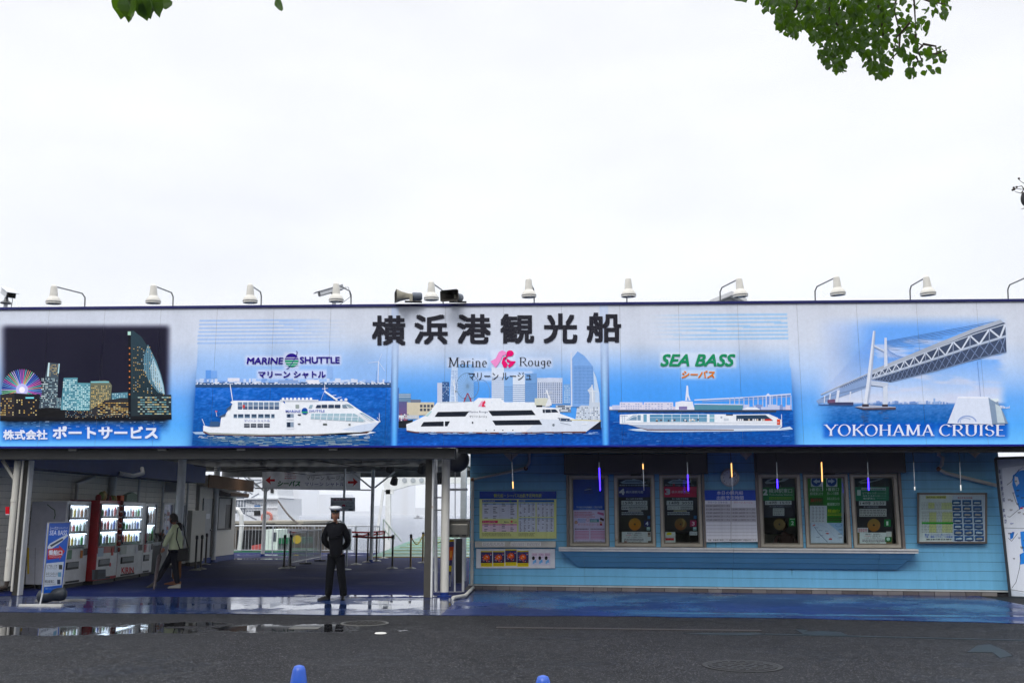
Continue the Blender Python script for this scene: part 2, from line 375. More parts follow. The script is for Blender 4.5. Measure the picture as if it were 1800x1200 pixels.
def board_colour(x, y):
    """print colours of the billboard at photo position x, y (sRGB)"""
    c = stops(y, [(535, (206,211,224)), (600, (208,216,233)), (640, (190,210,242)), (670, (160,196,246)), (700, (118,176,246)), (745, (104,176,250)), (790, (128,200,255))])
    def over(c, d, a): return c*(1-a[..., None])+np.asarray(d)*a[..., None]
    # vertical soft navy shading beside the photographs
    sl = (y-553)/230
    xl1, xl2, xl3 = 350-12*sl, 689-3*sl, 701-1*sl
    xr1, xr2, xr3 = 1054+3*sl, 1068+4*sl, 1384+13*sl
    dk = ss(625, 720, y)
    for xe, sg in ((xl1, -1), (xr3, 1)):
        d = (x-xe)*sg; c = over(c, (40, 80, 150), np.where(d > 0, np.exp(-d/7.0), 0)*dk*.75)
    # column strips between photographs
    for a, b in ((xl2, xl3), (xr1, xr2)):
        t = (x-a)/(b-a); m_ = (t > 0) & (t < 1); sh = np.abs(t-.5)*2
        cc = stops(y, [(595, (196,208,232)), (660, (170,205,245)), (700, (140,200,252)), (790, (100,180,252))])
        dkc = stops(y, [(595, (188,202,230)), (680, (80,110,170)), (720, (50,75,150)), (790, (40,80,170))])
        c = np.where(m_[..., None], cc*(1-sh[..., None]**1.6)+dkc*(sh[..., None]**1.6), c)
    # sky and sea of the three ship photographs
    nz = smooth_noise(None, x, y, 5.0, 1.6, 3)-.5; nz2 = smooth_noise(None, x, y, 30., 10., 4)-.5
    for a, b, hz, skyb, sea0, sea1, fade in ((xl1, xl2, 680, (150,190,245), (56,112,205), (30,82,150), (575, 660)),
                                        (xl3, xr1, 752, (92,160,240), (36,80,160), (40,95,190), (610, 700)),
                                        (xr2, xr3, 722, (88,160,246), (40,95,180), (34,80,160), (600, 690))):
        m_ = ((x > a) & (x < b)).astype(float)
        c = over(c, skyb, m_*ss(fade[0], fade[1], y)*np.where(y < hz, 1, 0)*.85)
        t = np.clip((y-hz)/(785-hz), 0, 1)[..., None]
        sea = np.array(sea0)*(1-t)+np.array(sea1)*t+nz[..., None]*70+nz2[..., None]*24
        c = np.where(((m_ > 0) & (y >= hz))[..., None], sea, c)
    m_ = ((x > xl1) & (x < xl2)).astype(float)
    gr = m_*np.exp(-((y-772)/8.)**2)*ss(345, 380, x)*(1-ss(600, 670, x))
    c = over(c, np.array((104,128,140)), gr*.85*(.6+nz*1.5).clip(0, 1))
    # pale stripes
    for k in range(7):
        yy = 564.3+k*6.55
        c = over(c, (160,190,236), ((np.abs(y-yy+(x-350)*.006) < 1.7) & (x > 350-(k*.5)) & (x < 640))*(1-ss(480, 630, x))*.85)
        yy = 553+k*6.9
        c = over(c, (152,196,238), ((np.abs(y-yy+(x-1384)*.004) < 1.7) & (x < 1383.5+k*.4) & (x > 1110))*ss(1130, 1260, x)*.85)
    # night photograph
    fa = ss(0, 16, 305-2*sl-x)*ss(-5, 15, x)*ss(0, 14, y-566)*ss(0, 1, (770-y)/30)
    ny = over(stops(y, [(560, (24,22,42)), (700, (24,24,44)), (738, (20,26,40)), (742, (38,70,110)), (756, (60,110,180)), (770, (90,150,225))]), (0, 0, 0), x*0)
    ny = ny+np.where(y > 740, 1, 0)[..., None]*nz[..., None]*90
    c = over(c, 0, fa*0); c = c*(1-fa[..., None])+ny*fa[..., None]
    # bridge photograph
    fb = ss(1425, 1480, x)*ss(0, 22, 1772+2*sl-x)*ss(550, 580, y)*ss(0, 1, (765-y)/24)
    by = stops(y, [(550, (120,172,246)), (620, (118,172,246)), (670, (170,200,245)), (706, (216,222,240)), (711, (80,130,200)), (735, (50,105,180)), (765, (60,130,215))])
    cl = smooth_noise(None, x-y*.7, y, 70., 12., 8, 4); by = over(by, (205,212,236), ss(.5, .72, cl)*(y < 708)*.75*ss(1500, 1560, x+y*.0))
    lf = (1-ss(1470, 1560, x+(y-560)*.25))*(y < 711); by = over(by, (206,214,238), lf*.8)
    by = by+np.where(y > 711, 1, 0)[..., None]*nz[..., None]*50
    c = c*(1-fb[..., None])+by*fb[..., None]
    # soft glows behind the lettering
    def glow(c, x0, y0, x1, y1, rad, g_, am):
        dx = np.maximum(np.maximum(x0-x, x-x1), 0); dy = np.maximum(np.maximum(y0-y, y-y1), 0); d = np.hypot(dx, dy)
        return over(c, g_, (1-ss(-rad*.2, rad, d))*am)
    for b_ in ((434,628,499,639),(527,627,597,638),(502,622,523,646),(455,653,571,663)): c = glow(c, *b_, 7, (226,226,248), .7)
    for b_ in ((789,632,855,643),(914,631,968,643),(866,618,904,644),(825,655,933,666)): c = glow(c, *b_, 7, (222,230,250), .7)
    for b_ in ((1163,622,1291,643),(1200,652,1255,663)): c = glow(c, *b_, 7, (222,232,246), .7)
    for b_ in ((8,756,83,771),(94,750,277,770)): c = glow(c, *b_, 10, (30,80,190), .62)
    for b_ in ((1452,748,1640,765),(1652,748,1767,765)): c = glow(c, *b_, 11, (26,70,180), .66)
    return c
def board_px(X, Z):
    """photo position of a point of the board"""
    P = Vector((X, YB, Z))-CAM; z = P.dot(fwd); return 900+FP*P.dot(rt)/z, 600-FP*P.dot(up)/z
# backing panels with the printed picture: one panel per metre
fr = MB(); fr.box(XB0, YB+.03, ZB0, XB1, YB+.16, ZB1)
fr.build('backing', mat('galvanised', (150, 152, 155), .5, .6), board)
RV, UV, FV = np.array(rt), np.array(up), np.array(fwd)
pw = 1.16; npan = int(math.ceil((XB1-XB0)/pw))
for i in range(npan):
    xa = XB0+i*pw+.002; xb = min(XB0+(i+1)*pw, XB1)-.002
    nx = 58; nz_ = 146
    X, Z = np.meshgrid(np.linspace(xa, xb, nx), np.linspace(ZB0+.035, ZB1-.05, nz_))
    P = np.stack([X, np.full_like(X, YB), Z-EYE], -1); zz = P@FV
    px = 900+FP*(P@RV)/zz; py = 600-FP*(P@UV)/zz
    C_ = linA(np.clip(board_colour(px, py), 0, 255))*K
    vv = np.stack([X+1, np.zeros_like(X), Z-ZB0], -1).reshape(-1, 3)
    idx = np.arange(nx*nz_).reshape(nz_, nx)
    fs = np.stack([idx[:-1, :-1], idx[:-1, 1:], idx[1:, 1:], idx[1:, :-1]], -1).reshape(-1, 4)
    me = bpy.data.meshes.new('sign_panel'); me.from_pydata(vv.tolist(), [], fs.tolist())
    ca = me.color_attributes.new('Col', 'FLOAT_COLOR', 'POINT')
    ca.data.foreach_set('color', np.concatenate([C_.reshape(-1, 3), np.ones((nx*nz_, 1))], 1).astype('f').ravel())
    me.materials.append(BPRINT); o = bpy.data.objects.new('sign_panel', me); col.objects.link(o); o.parent = board
navy = mat('navy_trim', (22, 26, 92), .35)
t = MB(); t.box(XB0, YB-.03, ZB1-.05, XB1, YB+.18, ZB1); t.build('top_trim', navy, board)
t = MB(); t.box(XB0, YB-.03, ZB0, XB1, YB+.18, ZB0+.035); t.build('bottom_trim', mat('blue_trim', (14, 22, 130), .35), board)

# ---- printed photographs as crisp shapes
def new_art(): return Art(BOARD, .003)
rr = random.Random(4)
# night skyline
A = new_art().z(0, 480, 3.75)
def windows(A, x0, y0, x1, y1, nx, ny, cols_, p=.5, w=.5, h=.45, seed=1, skew=0):
    r = random.Random(seed); A.k += 1
    for i in range(nx):
        for j in range(ny):
            if r.random() < p:
                A.k -= 1; dx = (x1-x0)/nx; dy = (y1-y0)/ny; a = x0+dx*(i+.25)+skew*(y1-(y0+dy*j)); b = y0+dy*(j+.25)
                A.rect(a, b, a+dx*w, b+dy*h, r.choice(cols_))
warm = [(235,200,120), (200,160,90), (240,225,170)]; cool = [(170,215,225), (120,180,200), (210,235,240)]
cx, cy, R0 = 145, 768, 136
pal = [(120,170,240), (190,120,220), (235,120,190), (110,210,200), (240,170,120), (150,230,150), (220,210,255), (80,120,230)]
A.ell(cx, cy, R0*.97, R0*.97, (44,50,98), 30)
for k in range(60):
    a = 2*math.pi*k/60; c_ = pal[(k*3//4) % 8]; A.k -= .9
    A.line([(cx+20*math.cos(a), cy+20*math.sin(a)), (cx+R0*math.cos(a), cy+R0*math.sin(a))], 3.4, c_); A.k -= .8
A.ell(cx, cy, 40, 40, (190,190,240)); A.ell(cx, cy, 20, 20, (245,240,255))
A.poly([(0,800),(95,790),(95,950),(0,955)], (44,40,44)); A.poly([(95,790),(265,800),(250,945),(95,950)], (26,26,34))
windows(A, 0, 820, 92, 940, 7, 8, warm, .6, seed=2); windows(A, 105, 830, 245, 940, 9, 8, warm, .25, seed=3)
A.rect(168, 816, 224, 826, (130,220,235))
A.poly([(318,590),(392,596),(372,890),(256,890),(280,760)], (70,84,96)); A.poly([(318,590),(328,590),(322,680),(310,680)], (200,225,230)); A.poly([(386,596),(394,596),(388,660),(380,660)], (180,215,225))
windows(A, 270, 690, 378, 885, 12, 17, [(215,230,232), (40,50,66), (150,175,185)], .75, .9, .5, seed=5); windows(A, 326, 600, 382, 680, 8, 8, warm, .55, seed=6)
A.poly([(370,820),(404,820),(402,890),(370,890)], (60,76,90)); windows(A, 372, 822, 402, 888, 3, 8, cool, .7, seed=7)
A.poly([(420,690),(512,688),(502,905),(400,900)], (96,150,166)); windows(A, 412, 700, 505, 900, 7, 18, [(190,225,230), (60,110,130), (220,240,240)], .85, .75, .5, seed=8)
A.poly([(512,722),(596,724),(590,905),(500,905)], (100,156,170)); windows(A, 506, 734, 592, 900, 7, 15, [(190,225,230), (60,110,130), (220,240,240)], .85, .75, .5, seed=9)
A.poly([(598,714),(690,706),(718,712),(738,740),(722,895),(590,900)], (108,112,96)); windows(A, 600, 740, 728, 890, 12, 14, [(236,200,120), (70,66,56), (210,190,140)], .8, .6, .5, seed=10); A.rect(598, 712, 718, 722, (130,190,200))
A.poly([(736,790),(842,784),(842,835),(736,835)], (86,130,150)); windows(A, 738, 792, 840, 832, 7, 4, cool, .7, seed=11)
A.poly([(590,905),(690,838),(800,822),(850,822),(850,945),(560,945)], (42,44,50)); windows(A, 640, 850, 846, 935, 12, 7, warm, .7, .8, .35, seed=12)
hull_ = [(850,392),(880,380),(930,420),(985,500),(1030,580),(1062,670),(1080,740),(1088,800),(1000,805),(945,800)]
A.poly([(845,385),(862,380),(866,945),(845,945)], (14,16,26)); A.poly([(862,380),(880,380),(932,420),(985,500),(1030,580),(1062,670),(1080,740),(1088,800),(1000,800),(900,945),(864,945)], (42,62,74), (34,52,60))
A.poly([(975,470),(1030,580),(1062,670),(1080,740),(1088,800),(1040,785),(985,720),(950,640),(945,560)], (96,136,156)); A.poly([(1010,560),(1050,650),(1076,740),(1084,796),(1040,770),(1000,700),(990,620)], (170,200,215))
for j in range(32):
    y_ = 486+j*10; xr_ = 880+(y_-380)*.62 if y_ < 700 else 1085; xr_ = min(1086, 1000+(y_-500)*.29)
    A.k += 1
    for i in range(16):
        x_ = 880+i*13
        if x_ < xr_-10: A.k -= 1; A.rect(x_, y_, x_+5, y_+4.5, rr.choice([(240,200,110)]*2+[(24,36,48)]*9+[(190,215,230)]))
A.rect(842, 384, 862, 408, (180,215,205))
for j in range(9): A.rect(850, 490+j*38, 858, 498+j*38, (235,150,90))
A.poly([(864,830),(1000,805),(1128,800),(1128,945),(864,945)], (36,48,56)); windows(A, 905, 812, 1125, 935, 14, 8, [(225,205,150), (120,170,180), (190,215,210)], .6, .9, .35, seed=14)
A.poly([(250,900),(300,885),(370,890),(430,908),(440,950),(240,950)], (18,18,22)); A.poly([(0,945),(530,950),(1130,935),(1130,962),(530,968),(0,972)], (16,18,26))
windows(A, 430, 905, 860, 960, 46, 6, [(255,240,200), (240,200,130), (160,200,220)], .35, .5, .3, seed=15)
for i in range(60):
    x_ = rr.uniform(140, 1060); y_ = rr.uniform(975, 1025); A.k -= .9; A.rect(x_, y_, x_+rr.uniform(6, 26), y_+2, rr.choice([(120,170,220), (180,205,235), (70,120,180)]))
A.build('night_skyline_print', board, BPRINT)

# ---- shore + marine shuttle
A = new_art().z(330, 530, 4.4444)
A.rect(62, 630, 1587, 665, (64,92,130), (40,70,120))
def skyline(A, x0, x1, yb, hmin, hmax, cs, seed, wmin=10, wmax=46):
    r = random.Random(seed); x = x0; A.k += 1
    while x < x1:
        wd = r.uniform(wmin, wmax); h = r.uniform(hmin, hmax); A.k -= .95; A.rect(x, yb-h, min(x+wd, x1), yb, r.choice(cs)); x += wd*r.uniform(.6, 1.1)
skyline(A, 62, 1587, 632, 6, 34, [(150,182,236), (170,196,238), (196,212,240), (128,164,226), (212,220,240)], 20)
skyline(A, 62, 1587, 640, 4, 14, [(90,120,170), (200,212,235), (120,150,200), (60,86,130), (220,226,240)], 21, 8, 30)
A.rect(140, 535, 182, 600, (108,158,230)); A.rect(184, 540, 228, 600, (128,172,236)); A.rect(1090, 508, 1130, 600, (150,184,236)); A.rect(312, 596, 405, 622, (225,226,240)); A.rect(935, 610, 1026, 640, (228,228,240)); A.rect(708, 612, 864, 642, (140,166,214))
A.line([(1490,470),(1486,640)], 6, (225,232,248)); A.line([(1490,468),(1410,478)], 3, (220,230,248)); A.line([(1490,468),(1540,540)], 3, (220,230,248)); A.line([(1490,468),(1518,405)], 3, (215,226,248)); A.line([(1475,540),(1470,640)], 3, (120,150,200))
A.rect(60, 652, 1587, 668, (52,80,120)); 
for i in range(50): x_ = 62+i*30.5; A.k -= .9; A.rect(x_, 640, x_+18, 646, (206,214,232))
# wake
for i in range(60):
    x_ = rr.uniform(40, 1440); y_ = rr.uniform(1040, 1062); A.k -= .9; A.rect(x_, y_, x_+rr.uniform(10, 60), y_+rr.uniform(2, 4), rr.choice([(200,214,230), (150,180,215), (190,200,205)]))
A.poly([(1240,1042),(1300,1032),(1420,1012),(1470,1020),(1400,1035),(1330,1045)], (224,232,244)); A.poly([(36,1018),(120,1015),(140,1036),(60,1034)], (170,195,225))
for i in range(90):
    x_ = rr.uniform(150, 1400); y_ = rr.uniform(1062, 1125); A.k -= .9; A.rect(x_, y_, x_+rr.uniform(20, 90), y_+rr.uniform(2.5, 5), rr.choice([(150,175,185), (110,140,160), (70,110,150), (175,190,190)]))
WH = (232,236,244)
A.poly([(118,985),(165,1012),(640,1040),(1100,1038),(1400,1028),(1440,1000),(1430,1010),(1360,1028),(1020,1045),(560,1050),(170,1040),(122,1022)], (96,44,44))
A.poly([(122,965),(160,975),(250,975),(262,900),(300,870),(350,800),(332,786),(350,772),(740,776),(760,800),(760,775),(1240,776),(1360,858),(1480,930),(1508,935),(1470,960),(1436,1008),(1350,1020),(1000,1034),(560,1036),(170,1030),(120,1010)], WH)
A.poly([(120,1008),(170,1022),(560,1034),(1000,1032),(1350,1016),(1436,1004),(1430,1012),(1000,1040),(560,1044),(170,1036)], (150,156,150))
A.poly([(1200,1000),(1330,965),(1500,938),(1436,1006),(1350,1016)], (205,216,236)); A.poly([(640,850),(770,850),(740,776),(716,842),(386,842),(386,776),(372,776),(372,850)], (238,240,247))
for x0, x1, y0, y1, n_ in ((388,716,784,842,8),):
    for i in range(n_): a = x0+(x1-x0)*i/n_; A.rect(a+3, y0, a+(x1-x0)/n_-3, y1, (122,146,176), (60,78,110))
    A.line([(388,812),(716,812)], 3, WH); A.rect(428, 806, 446, 830, (200,80,80))
for i, (a, b) in enumerate(((358,385),(392,435),(444,486),(498,538),(550,592),(600,642),(652,678))): A.rect(a, 878, b, 908, (100,124,150)); A.rect(a+3, 882, b-3, 896, (52,66,88))
for a in (440,492,544,596): A.rect(a, 952, a+44, 982, (58,66,84)); A.rect(a, 966, a+44, 968, WH)
for a in (772,): A.rect(a, 876, a+56, 924, (140,156,178)); A.rect(a+6, 878, a+30, 922, (34,52,80)); A.rect(a, 940, a+56, 996, (140,156,178)); A.rect(a+4, 942, a+30, 990, (34,46,66)); A.rect(a, 905, a+56, 922, (226,230,240)); A.rect(a, 980, a+56, 996, (222,226,236))
A.rect(842, 804, 870, 832, (150,160,160)); A.poly([(955,806),(978,806),(968,832),(944,832)], (150,175,190)); A.poly([(1010,806),(1040,806),(1040,830),(998,830)], (50,62,86))
for a in (1046,1098,1148): A.rect(a, 804, a+44, 830, (52,66,90))
A.poly([(1206,804),(1232,804),(1250,830),(1210,830)], (120,140,160)); A.poly([(1228,800),(1262,800),(1300,828),(1262,828)], (150,170,186))
A.poly([(966,874),(1300,872),(1390,930),(1370,938),(960,914)], (162,190,204)); 
for i in range(9): x_ = 985+i*49; A.line([(x_+8, 872), (x_, 934)], 5, WH)
A.line([(960,896),(1330,900)], 4, WH); A.line([(1300,870),(1440,935)], 6, WH); A.poly([(1340,868),(1370,868),(1460,925),(1430,930)], (150,175,196)); A.line([(1365,880),(1435,925)], 4, WH)
A.rect(1056, 950, 1088, 964, (90,96,96)); A.rect(1256, 952, 1272, 966, (110,116,116)); A.rect(860, 950, 880, 960, (90,96,100)); A.rect(860, 878, 884, 888, (60,66,80))
A.poly([(178,935),(240,935),(255,950),(240,975),(170,975)], (60,90,130)); A.poly([(236,900),(300,870),(290,895),(255,902)], (70,90,120)); A.poly([(300,840),(345,800),(335,835),(310,850)], (70,90,120))
A.line([(112,915),(132,965)], 4, WH); A.line([(330,640),(350,770)], 6, WH); A.line([(218,850),(228,895)], 3, WH); A.rect(216, 852, 230, 860, (220,90,90))
A.rect(720, 766, 1020, 776, (225,230,240))
for i in range(8): A.ell(745+i*31, 758, 11, 9, (238,240,246))
A.line([(1070,700),(1170,770)], 14, WH); A.line([(1070,650),(1072,700)], 5, WH); A.line([(1050,680),(1095,676)], 4, WH); A.line([(1120,735),(1160,728)], 4, WH); A.line([(1140,760),(1200,745)], 5, WH); A.ell(1200, 768, 10, 8, WH); A.ell(1236, 764, 12, 10, WH); A.line([(1070,690),(1040,770)], 2, (200,212,235)); A.line([(1496,870),(1498,935)], 3, WH); A.line([(1480,905),(1505,935)], 3, WH)
A.text('MARINE', 765, 846, 882, 865, (70,90,180), .02, 1); A.text('SHUTTLE', 946, 844, 1070, 863, (70,90,180), .02, 1); A.ell(913, 854, 24, 26, (40,80,160)); A.rect(889, 858, 937, 868, (60,160,110)); A.text('マリーン シャトル', 440, 920, 642, 938, (70,86,170), .02, 1)
A.build('shuttle_ferry_print', board, BPRINT)
# ---- Marine Rouge panel
A = new_art().z(630, 480, 3.75)
bl = (150,190,240)
A.poly([(612,640),(625,590),(655,590),(655,855),(600,860)], (200,218,244)); A.rect(655, 600, 760, 850, (150,190,240), (140,178,225))
windows(A, 612, 640, 655, 850, 4, 22, [(120,150,200)], .9, .5, .5, seed=31)
for i in range(28):
    a = 2*math.pi*i/28; A.k -= .9; A.line([(720,745),(720+74*math.cos(a),745+88*math.sin(a))], 1.8, (120,150,186)); A.k -= .9
A.ring(720, 745, 74, 88, 4, (110,140,180), 26); A.ring(810, 790, 56, 90, 3, (120,156,200), 18, -90, 60)
A.ell(720, 825, 26, 8, (120,60,90)); A.poly([(690,850),(716,790),(724,790),(750,850)], (150,60,80)); A.poly([(700,850),(718,800),(722,800),(740,850)], (110,150,190))
A.rect(520, 722, 552, 855, (196,204,226)); A.rect(552, 716, 598, 855, (70,100,150)); windows(A, 552, 724, 598, 850, 4, 12, [(160,190,225), (40,66,110)], .9, .6, .5, seed=33)
for x0, x1, y0, cc in ((878,960,620,(215,225,242)), (960,1020,680,(140,180,230)), (1018,1100,670,(214,224,240)), (1098,1175,660,(122,162,214))):
    A.rect(x0, y0, x1, 850, cc); 
    for j in range(int((850-y0-60)/13)): A.k -= .9; A.rect(x0, y0+66+j*13, x1, y0+70+j*13, (96,130,180))
A.rect(1178, 690, 1345, 860, (196,206,226)); windows(A, 1180, 720, 1345, 855, 12, 12, [(90,112,160), (80,100,140)], 1, .55, .6, seed=35); A.poly([(1178,712),(1250,688),(1320,690),(1330,712)], (206,214,236))
A.rect(1352, 730, 1395, 860, (130,170,220)); windows(A, 1352, 740, 1395, 855, 4, 10, [(190,214,240)], .9, .6, .4, seed=36)
A.poly([(1398,520),(1408,520),(1410,880),(1400,880)], (206,216,236)); A.poly([(1410,560),(1445,515),(1490,545),(1535,600),(1568,680),(1590,790),(1592,880),(1410,880)], (130,170,226)); windows(A, 1418, 610, 1548, 860, 15, 26, [(70,110,170)], 1, .5, .5, seed=37); A.poly([(1548,640),(1568,690),(1588,790),(1590,860),(1560,860)], (190,210,236))
A.rect(266, 840, 326, 985, (90,96,140), (120,80,130)); A.rect(266, 792, 345, 845, (110,140,170)); A.rect(266, 798, 345, 802, (190,205,225)); A.rect(266, 812, 345, 816, (190,205,225)); A.rect(320, 850, 500, 935, (204,196,176)); windows(A, 400, 860, 495, 910, 4, 2, [(70,76,90)], 1, .7, .7, seed=38); A.rect(345, 832, 410, 852, (110,120,140)); A.rect(266, 935, 400, 960, (190,196,206)); windows(A, 266, 925, 330, 975, 6, 4, [(240,240,245), (60,70,100), (180,90,90)], .8, .8, .5, seed=39)
A.poly([(264,975),(360,965),(350,1018),(264,1018)], (30,34,44))
A.rect(1300, 868, 1400, 915, (150,160,176)); windows(A, 1302, 870, 1398, 912, 10, 3, [(230,234,240), (60,70,90)], 1, .8, .5, seed=40)
# grey patrol ship
A.poly([(1500,965),(1598,965),(1598,1028),(1505,1028)], (30,36,50)); A.poly([(1430,970),(1440,890),(1470,870),(1520,872),(1525,800),(1512,770),(1540,740),(1560,790),(1560,850),(1592,850),(1594,970)], (196,206,222)); A.line([(1540,735),(1545,850)], 6, (225,230,238)); A.line([(1510,772),(1580,780)], 4, (220,226,236)); windows(A, 1435, 880, 1590, 965, 14, 7, [(90,100,120), (230,234,240), (120,130,150)], .6, .7, .5, seed=41)
# the white cruise ship
A.line([(630,700),(640,860)], 6, WH); A.line([(612,690),(636,760)], 3, WH); A.line([(540,810),(636,720)], 1.5, (200,214,236)); A.rect(640, 774, 646, 784, (30,34,44))
A.poly([(315,995),(345,985),(440,938),(480,900),(518,852),(650,850),(760,846),(790,822),(935,824),(965,850),(1160,850),(1170,870),(1220,880),(1320,890),(1330,925),(1440,965),(1600,970),(1560,1000),(1500,1045),(1400,1050),(1000,1052),(380,1048),(318,1036)], WH)
A.poly([(318,1034),(380,1044),(1000,1048),(1500,1040),(1498,1052),(1000,1058),(380,1052),(320,1042)], (104,70,70)); A.poly([(1200,960),(1440,968),(1590,976),(1540,1012),(1500,1042),(1100,1045)], (214,222,236)); A.line([(1400,966),(1600,972)], 5, (206,196,130))
A.poly([(540,848),(660,846),(660,854),(536,856)], (200,208,220)); A.poly([(1162,824),(1230,822),(1256,826),(1262,880),(1162,868)], (206,208,196)); A.rect(1172, 870, 1212, 882, (20,24,34)); A.line([(1240,770),(1256,820)], 9, WH); A.line([(1225,790),(1280,786)], 4, WH); A.poly([(1230,880),(1262,800),(1275,870)], (224,228,238))
BK = (26,32,44)
A.poly([(524,914),(730,910),(704,944),(502,946)], BK); A.poly([(430,980),(562,976),(562,1008),(410,1010)], BK); A.poly([(570,976),(604,975),(586,1008),(570,1008)], BK); A.poly([(856,906),(1144,902),(1168,934),(882,940)], BK); A.poly([(882,970),(1192,966),(1212,998),(904,1002)], BK)
A.poly([(1214,898),(1300,896),(1318,916),(1216,920)], (34,44,62)); A.poly([(1210,888),(1318,888),(1330,896),(1210,898)], WH); A.line([(1230,892),(1232,920)], 3, WH); A.line([(1268,892),(1272,920)], 3, WH)
A.poly([(1312,952),(1390,958),(1410,976),(1330,974)], (60,76,100)); windows(A, 1316, 954, 1400, 974, 8, 2, [(230,230,236)], .5, .5, .5, seed=43)
A.poly([(440,940),(478,905),(484,912),(456,944)], (180,210,215)); 
for k in range(9): A.k -= .9; A.line([(700+k*60,846),(700+k*60,856)], 2, (180,200,225))
for x_ in (842,896,952,1018): A.ell(x_, 1034, 4, 4, (40,44,56))
A.rect(748, 978, 757, 990, (30,34,46)); A.ell(1286, 1000, 8, 9, (120,130,140)); A.text('Marine Rouge', 728, 906, 852, 923, (90,96,120), .0, 1); A.text('マリーン ルージュ', 732, 936, 848, 952, (60,60,80), .012, 1); A.line([(1330,985),(1400,1000)], 3, (150,160,175)); A.poly([(1470,992),(1510,988),(1506,996),(1474,998)], WH)
A.poly([(788,880),(812,842),(824,840),(816,872)], (228,170,200)); A.poly([(812,880),(820,850),(834,838),(838,852),(828,866),(840,880)], (222,70,100))
for i in range(70):
    x_ = rr.uniform(330, 1560); y_ = rr.uniform(1046, 1060); A.k -= .9; A.rect(x_, y_, x_+rr.uniform(10, 60), y_+rr.uniform(2, 3), rr.choice([(170,196,230), (120,160,215)]))
A.build('cruise_ship_print', board, BPRINT)
# ---- Sea bass panel
A = new_art().z(1050, 480, 3.751)
A.poly([(588,740),(598,740),(602,800),(614,838),(604,838),(596,812),(590,838),(580,838)], (222,228,246)); A.line([(582,838),(618,838)], 3, (210,220,240))
A.line([(640,836),(840,826),(1000,818),(1276,796)], 8, (214,220,240)); A.line([(690,846),(1000,832),(1276,812)], 5, (150,170,215)); A.line([(960,822),(1276,806)], 4, (120,140,190))
for i in range(14): x_ = 870+i*31; A.k -= .9; A.rect(x_, 820-i*1.2, x_+7, 900, (176,190,224))
A.poly([(1110,806),(1126,790),(1142,806),(1142,905),(1110,905)], (216,222,240)); A.rect(1116, 810, 1136, 900, (110,150,220))
skyline(A, 80, 1282, 905, 14, 40, [(168,182,222), (222,224,238), (190,198,228), (130,150,200), (206,198,222)], 51, 14, 60)
for a, b in ((148,298),(306,500)): A.rect(a, 850, b, 902, (214,212,230)); windows(A, a+4, 856, b-4, 900, 9, 3, [(150,160,200)], .9, .6, .4, seed=int(a))
A.poly([(515,850),(560,842),(628,846),(640,900),(515,902)], (226,228,240)); A.rect(538, 878, 592, 898, (130,120,170)); A.rect(640, 868, 960, 900, (90,140,160)); A.line([(640,862),(960,866)], 5, (222,226,240)); A.poly([(956,896),(990,882),(1050,884),(1080,902),(960,904)], (226,230,242))
A.rect(80, 900, 1284, 906, (40,66,120)); A.rect(135, 904, 1180, 915, (58,68,84))
for i in range(60):
    x_ = rr.uniform(90, 1290); y_ = rr.uniform(925, 1130); A.k -= .9; A.rect(x_, y_, x_+rr.uniform(14, 60), y_+rr.uniform(2, 4), rr.choice([(70,120,200), (30,70,140), (90,140,215)]))
A.poly([(200,1030),(300,1022),(1180,1026),(1270,1010),(1290,1028),(1200,1036),(900,1042),(420,1046),(260,1040)], (196,214,236))
A.poly([(148,932),(290,926),(330,926),(920,930),(1130,928),(1190,956),(1216,966),(1218,1010),(1190,1030),(330,1034),(200,995),(148,992)], WH)
A.poly([(205,998),(1218,1002),(1190,1024),(330,1032),(260,1012)], (170,184,208)); A.poly([(260,1014),(330,1028),(900,1030),(900,1036),(330,1036)], (110,80,80)); A.poly([(190,968),(235,936),(286,934),(286,970)], (120,150,176)); A.line([(200,965),(235,945),(262,942)], 4, WH); A.line([(262,934),(262,972)], 4, WH)
A.rect(304, 930, 326, 980, (110,160,190)); A.rect(346, 932, 724, 980, (66,130,176), (120,160,185)); A.line([(346,950),(724,950)], 3, (200,215,230))
for i in range(6): A.line([(434+i*58, 932),(434+i*58,980)], 4, (200,214,228))
for i in range(14): x_ = rr.uniform(360, 720); A.k -= .9; A.ell(x_, rr.uniform(962, 975), 7, 6, rr.choice([(200,190,180), (60,60,80), (226,226,230), (90,70,66)]), 8)
A.rect(724, 928, 736, 984, WH); A.rect(740, 930, 772, 980, (130,176,196)); A.rect(740, 950, 772, 954, WH); A.ell(818, 950, 7, 7, (170,180,196)); A.rect(834, 956, 866, 972, (196,204,216)); A.rect(848, 928, 894, 937, (46,60,84))
A.poly([(916,936),(1110,934),(1160,972),(916,972)], (44,66,90)); 
for i in range(16): x_ = 930+i*14; A.k -= .9; A.ell(x_, 966, 6, 7, rr.choice([(40,36,40), (220,200,180), (230,230,236), (120,60,60)]), 8)
A.poly([(1110,960),(1150,962),(1148,972),(1104,972)], (206,70,60)); A.rect(1184, 962, 1206, 998, (214,90,70)); A.line([(1214,930),(1216,970)], 3, WH); A.line([(1130,930),(1190,955)], 5, WH); A.line([(150,940),(200,940)], 3, (150,170,200)); A.line([(165,935),(165,985)], 3, (160,180,205)); A.line([(180,935),(180,985)], 3, (160,180,205)); A.line([(160,985),(1200,984)], 3, (205,212,226))
A.build('sea_bus_print', board, BPRINT)
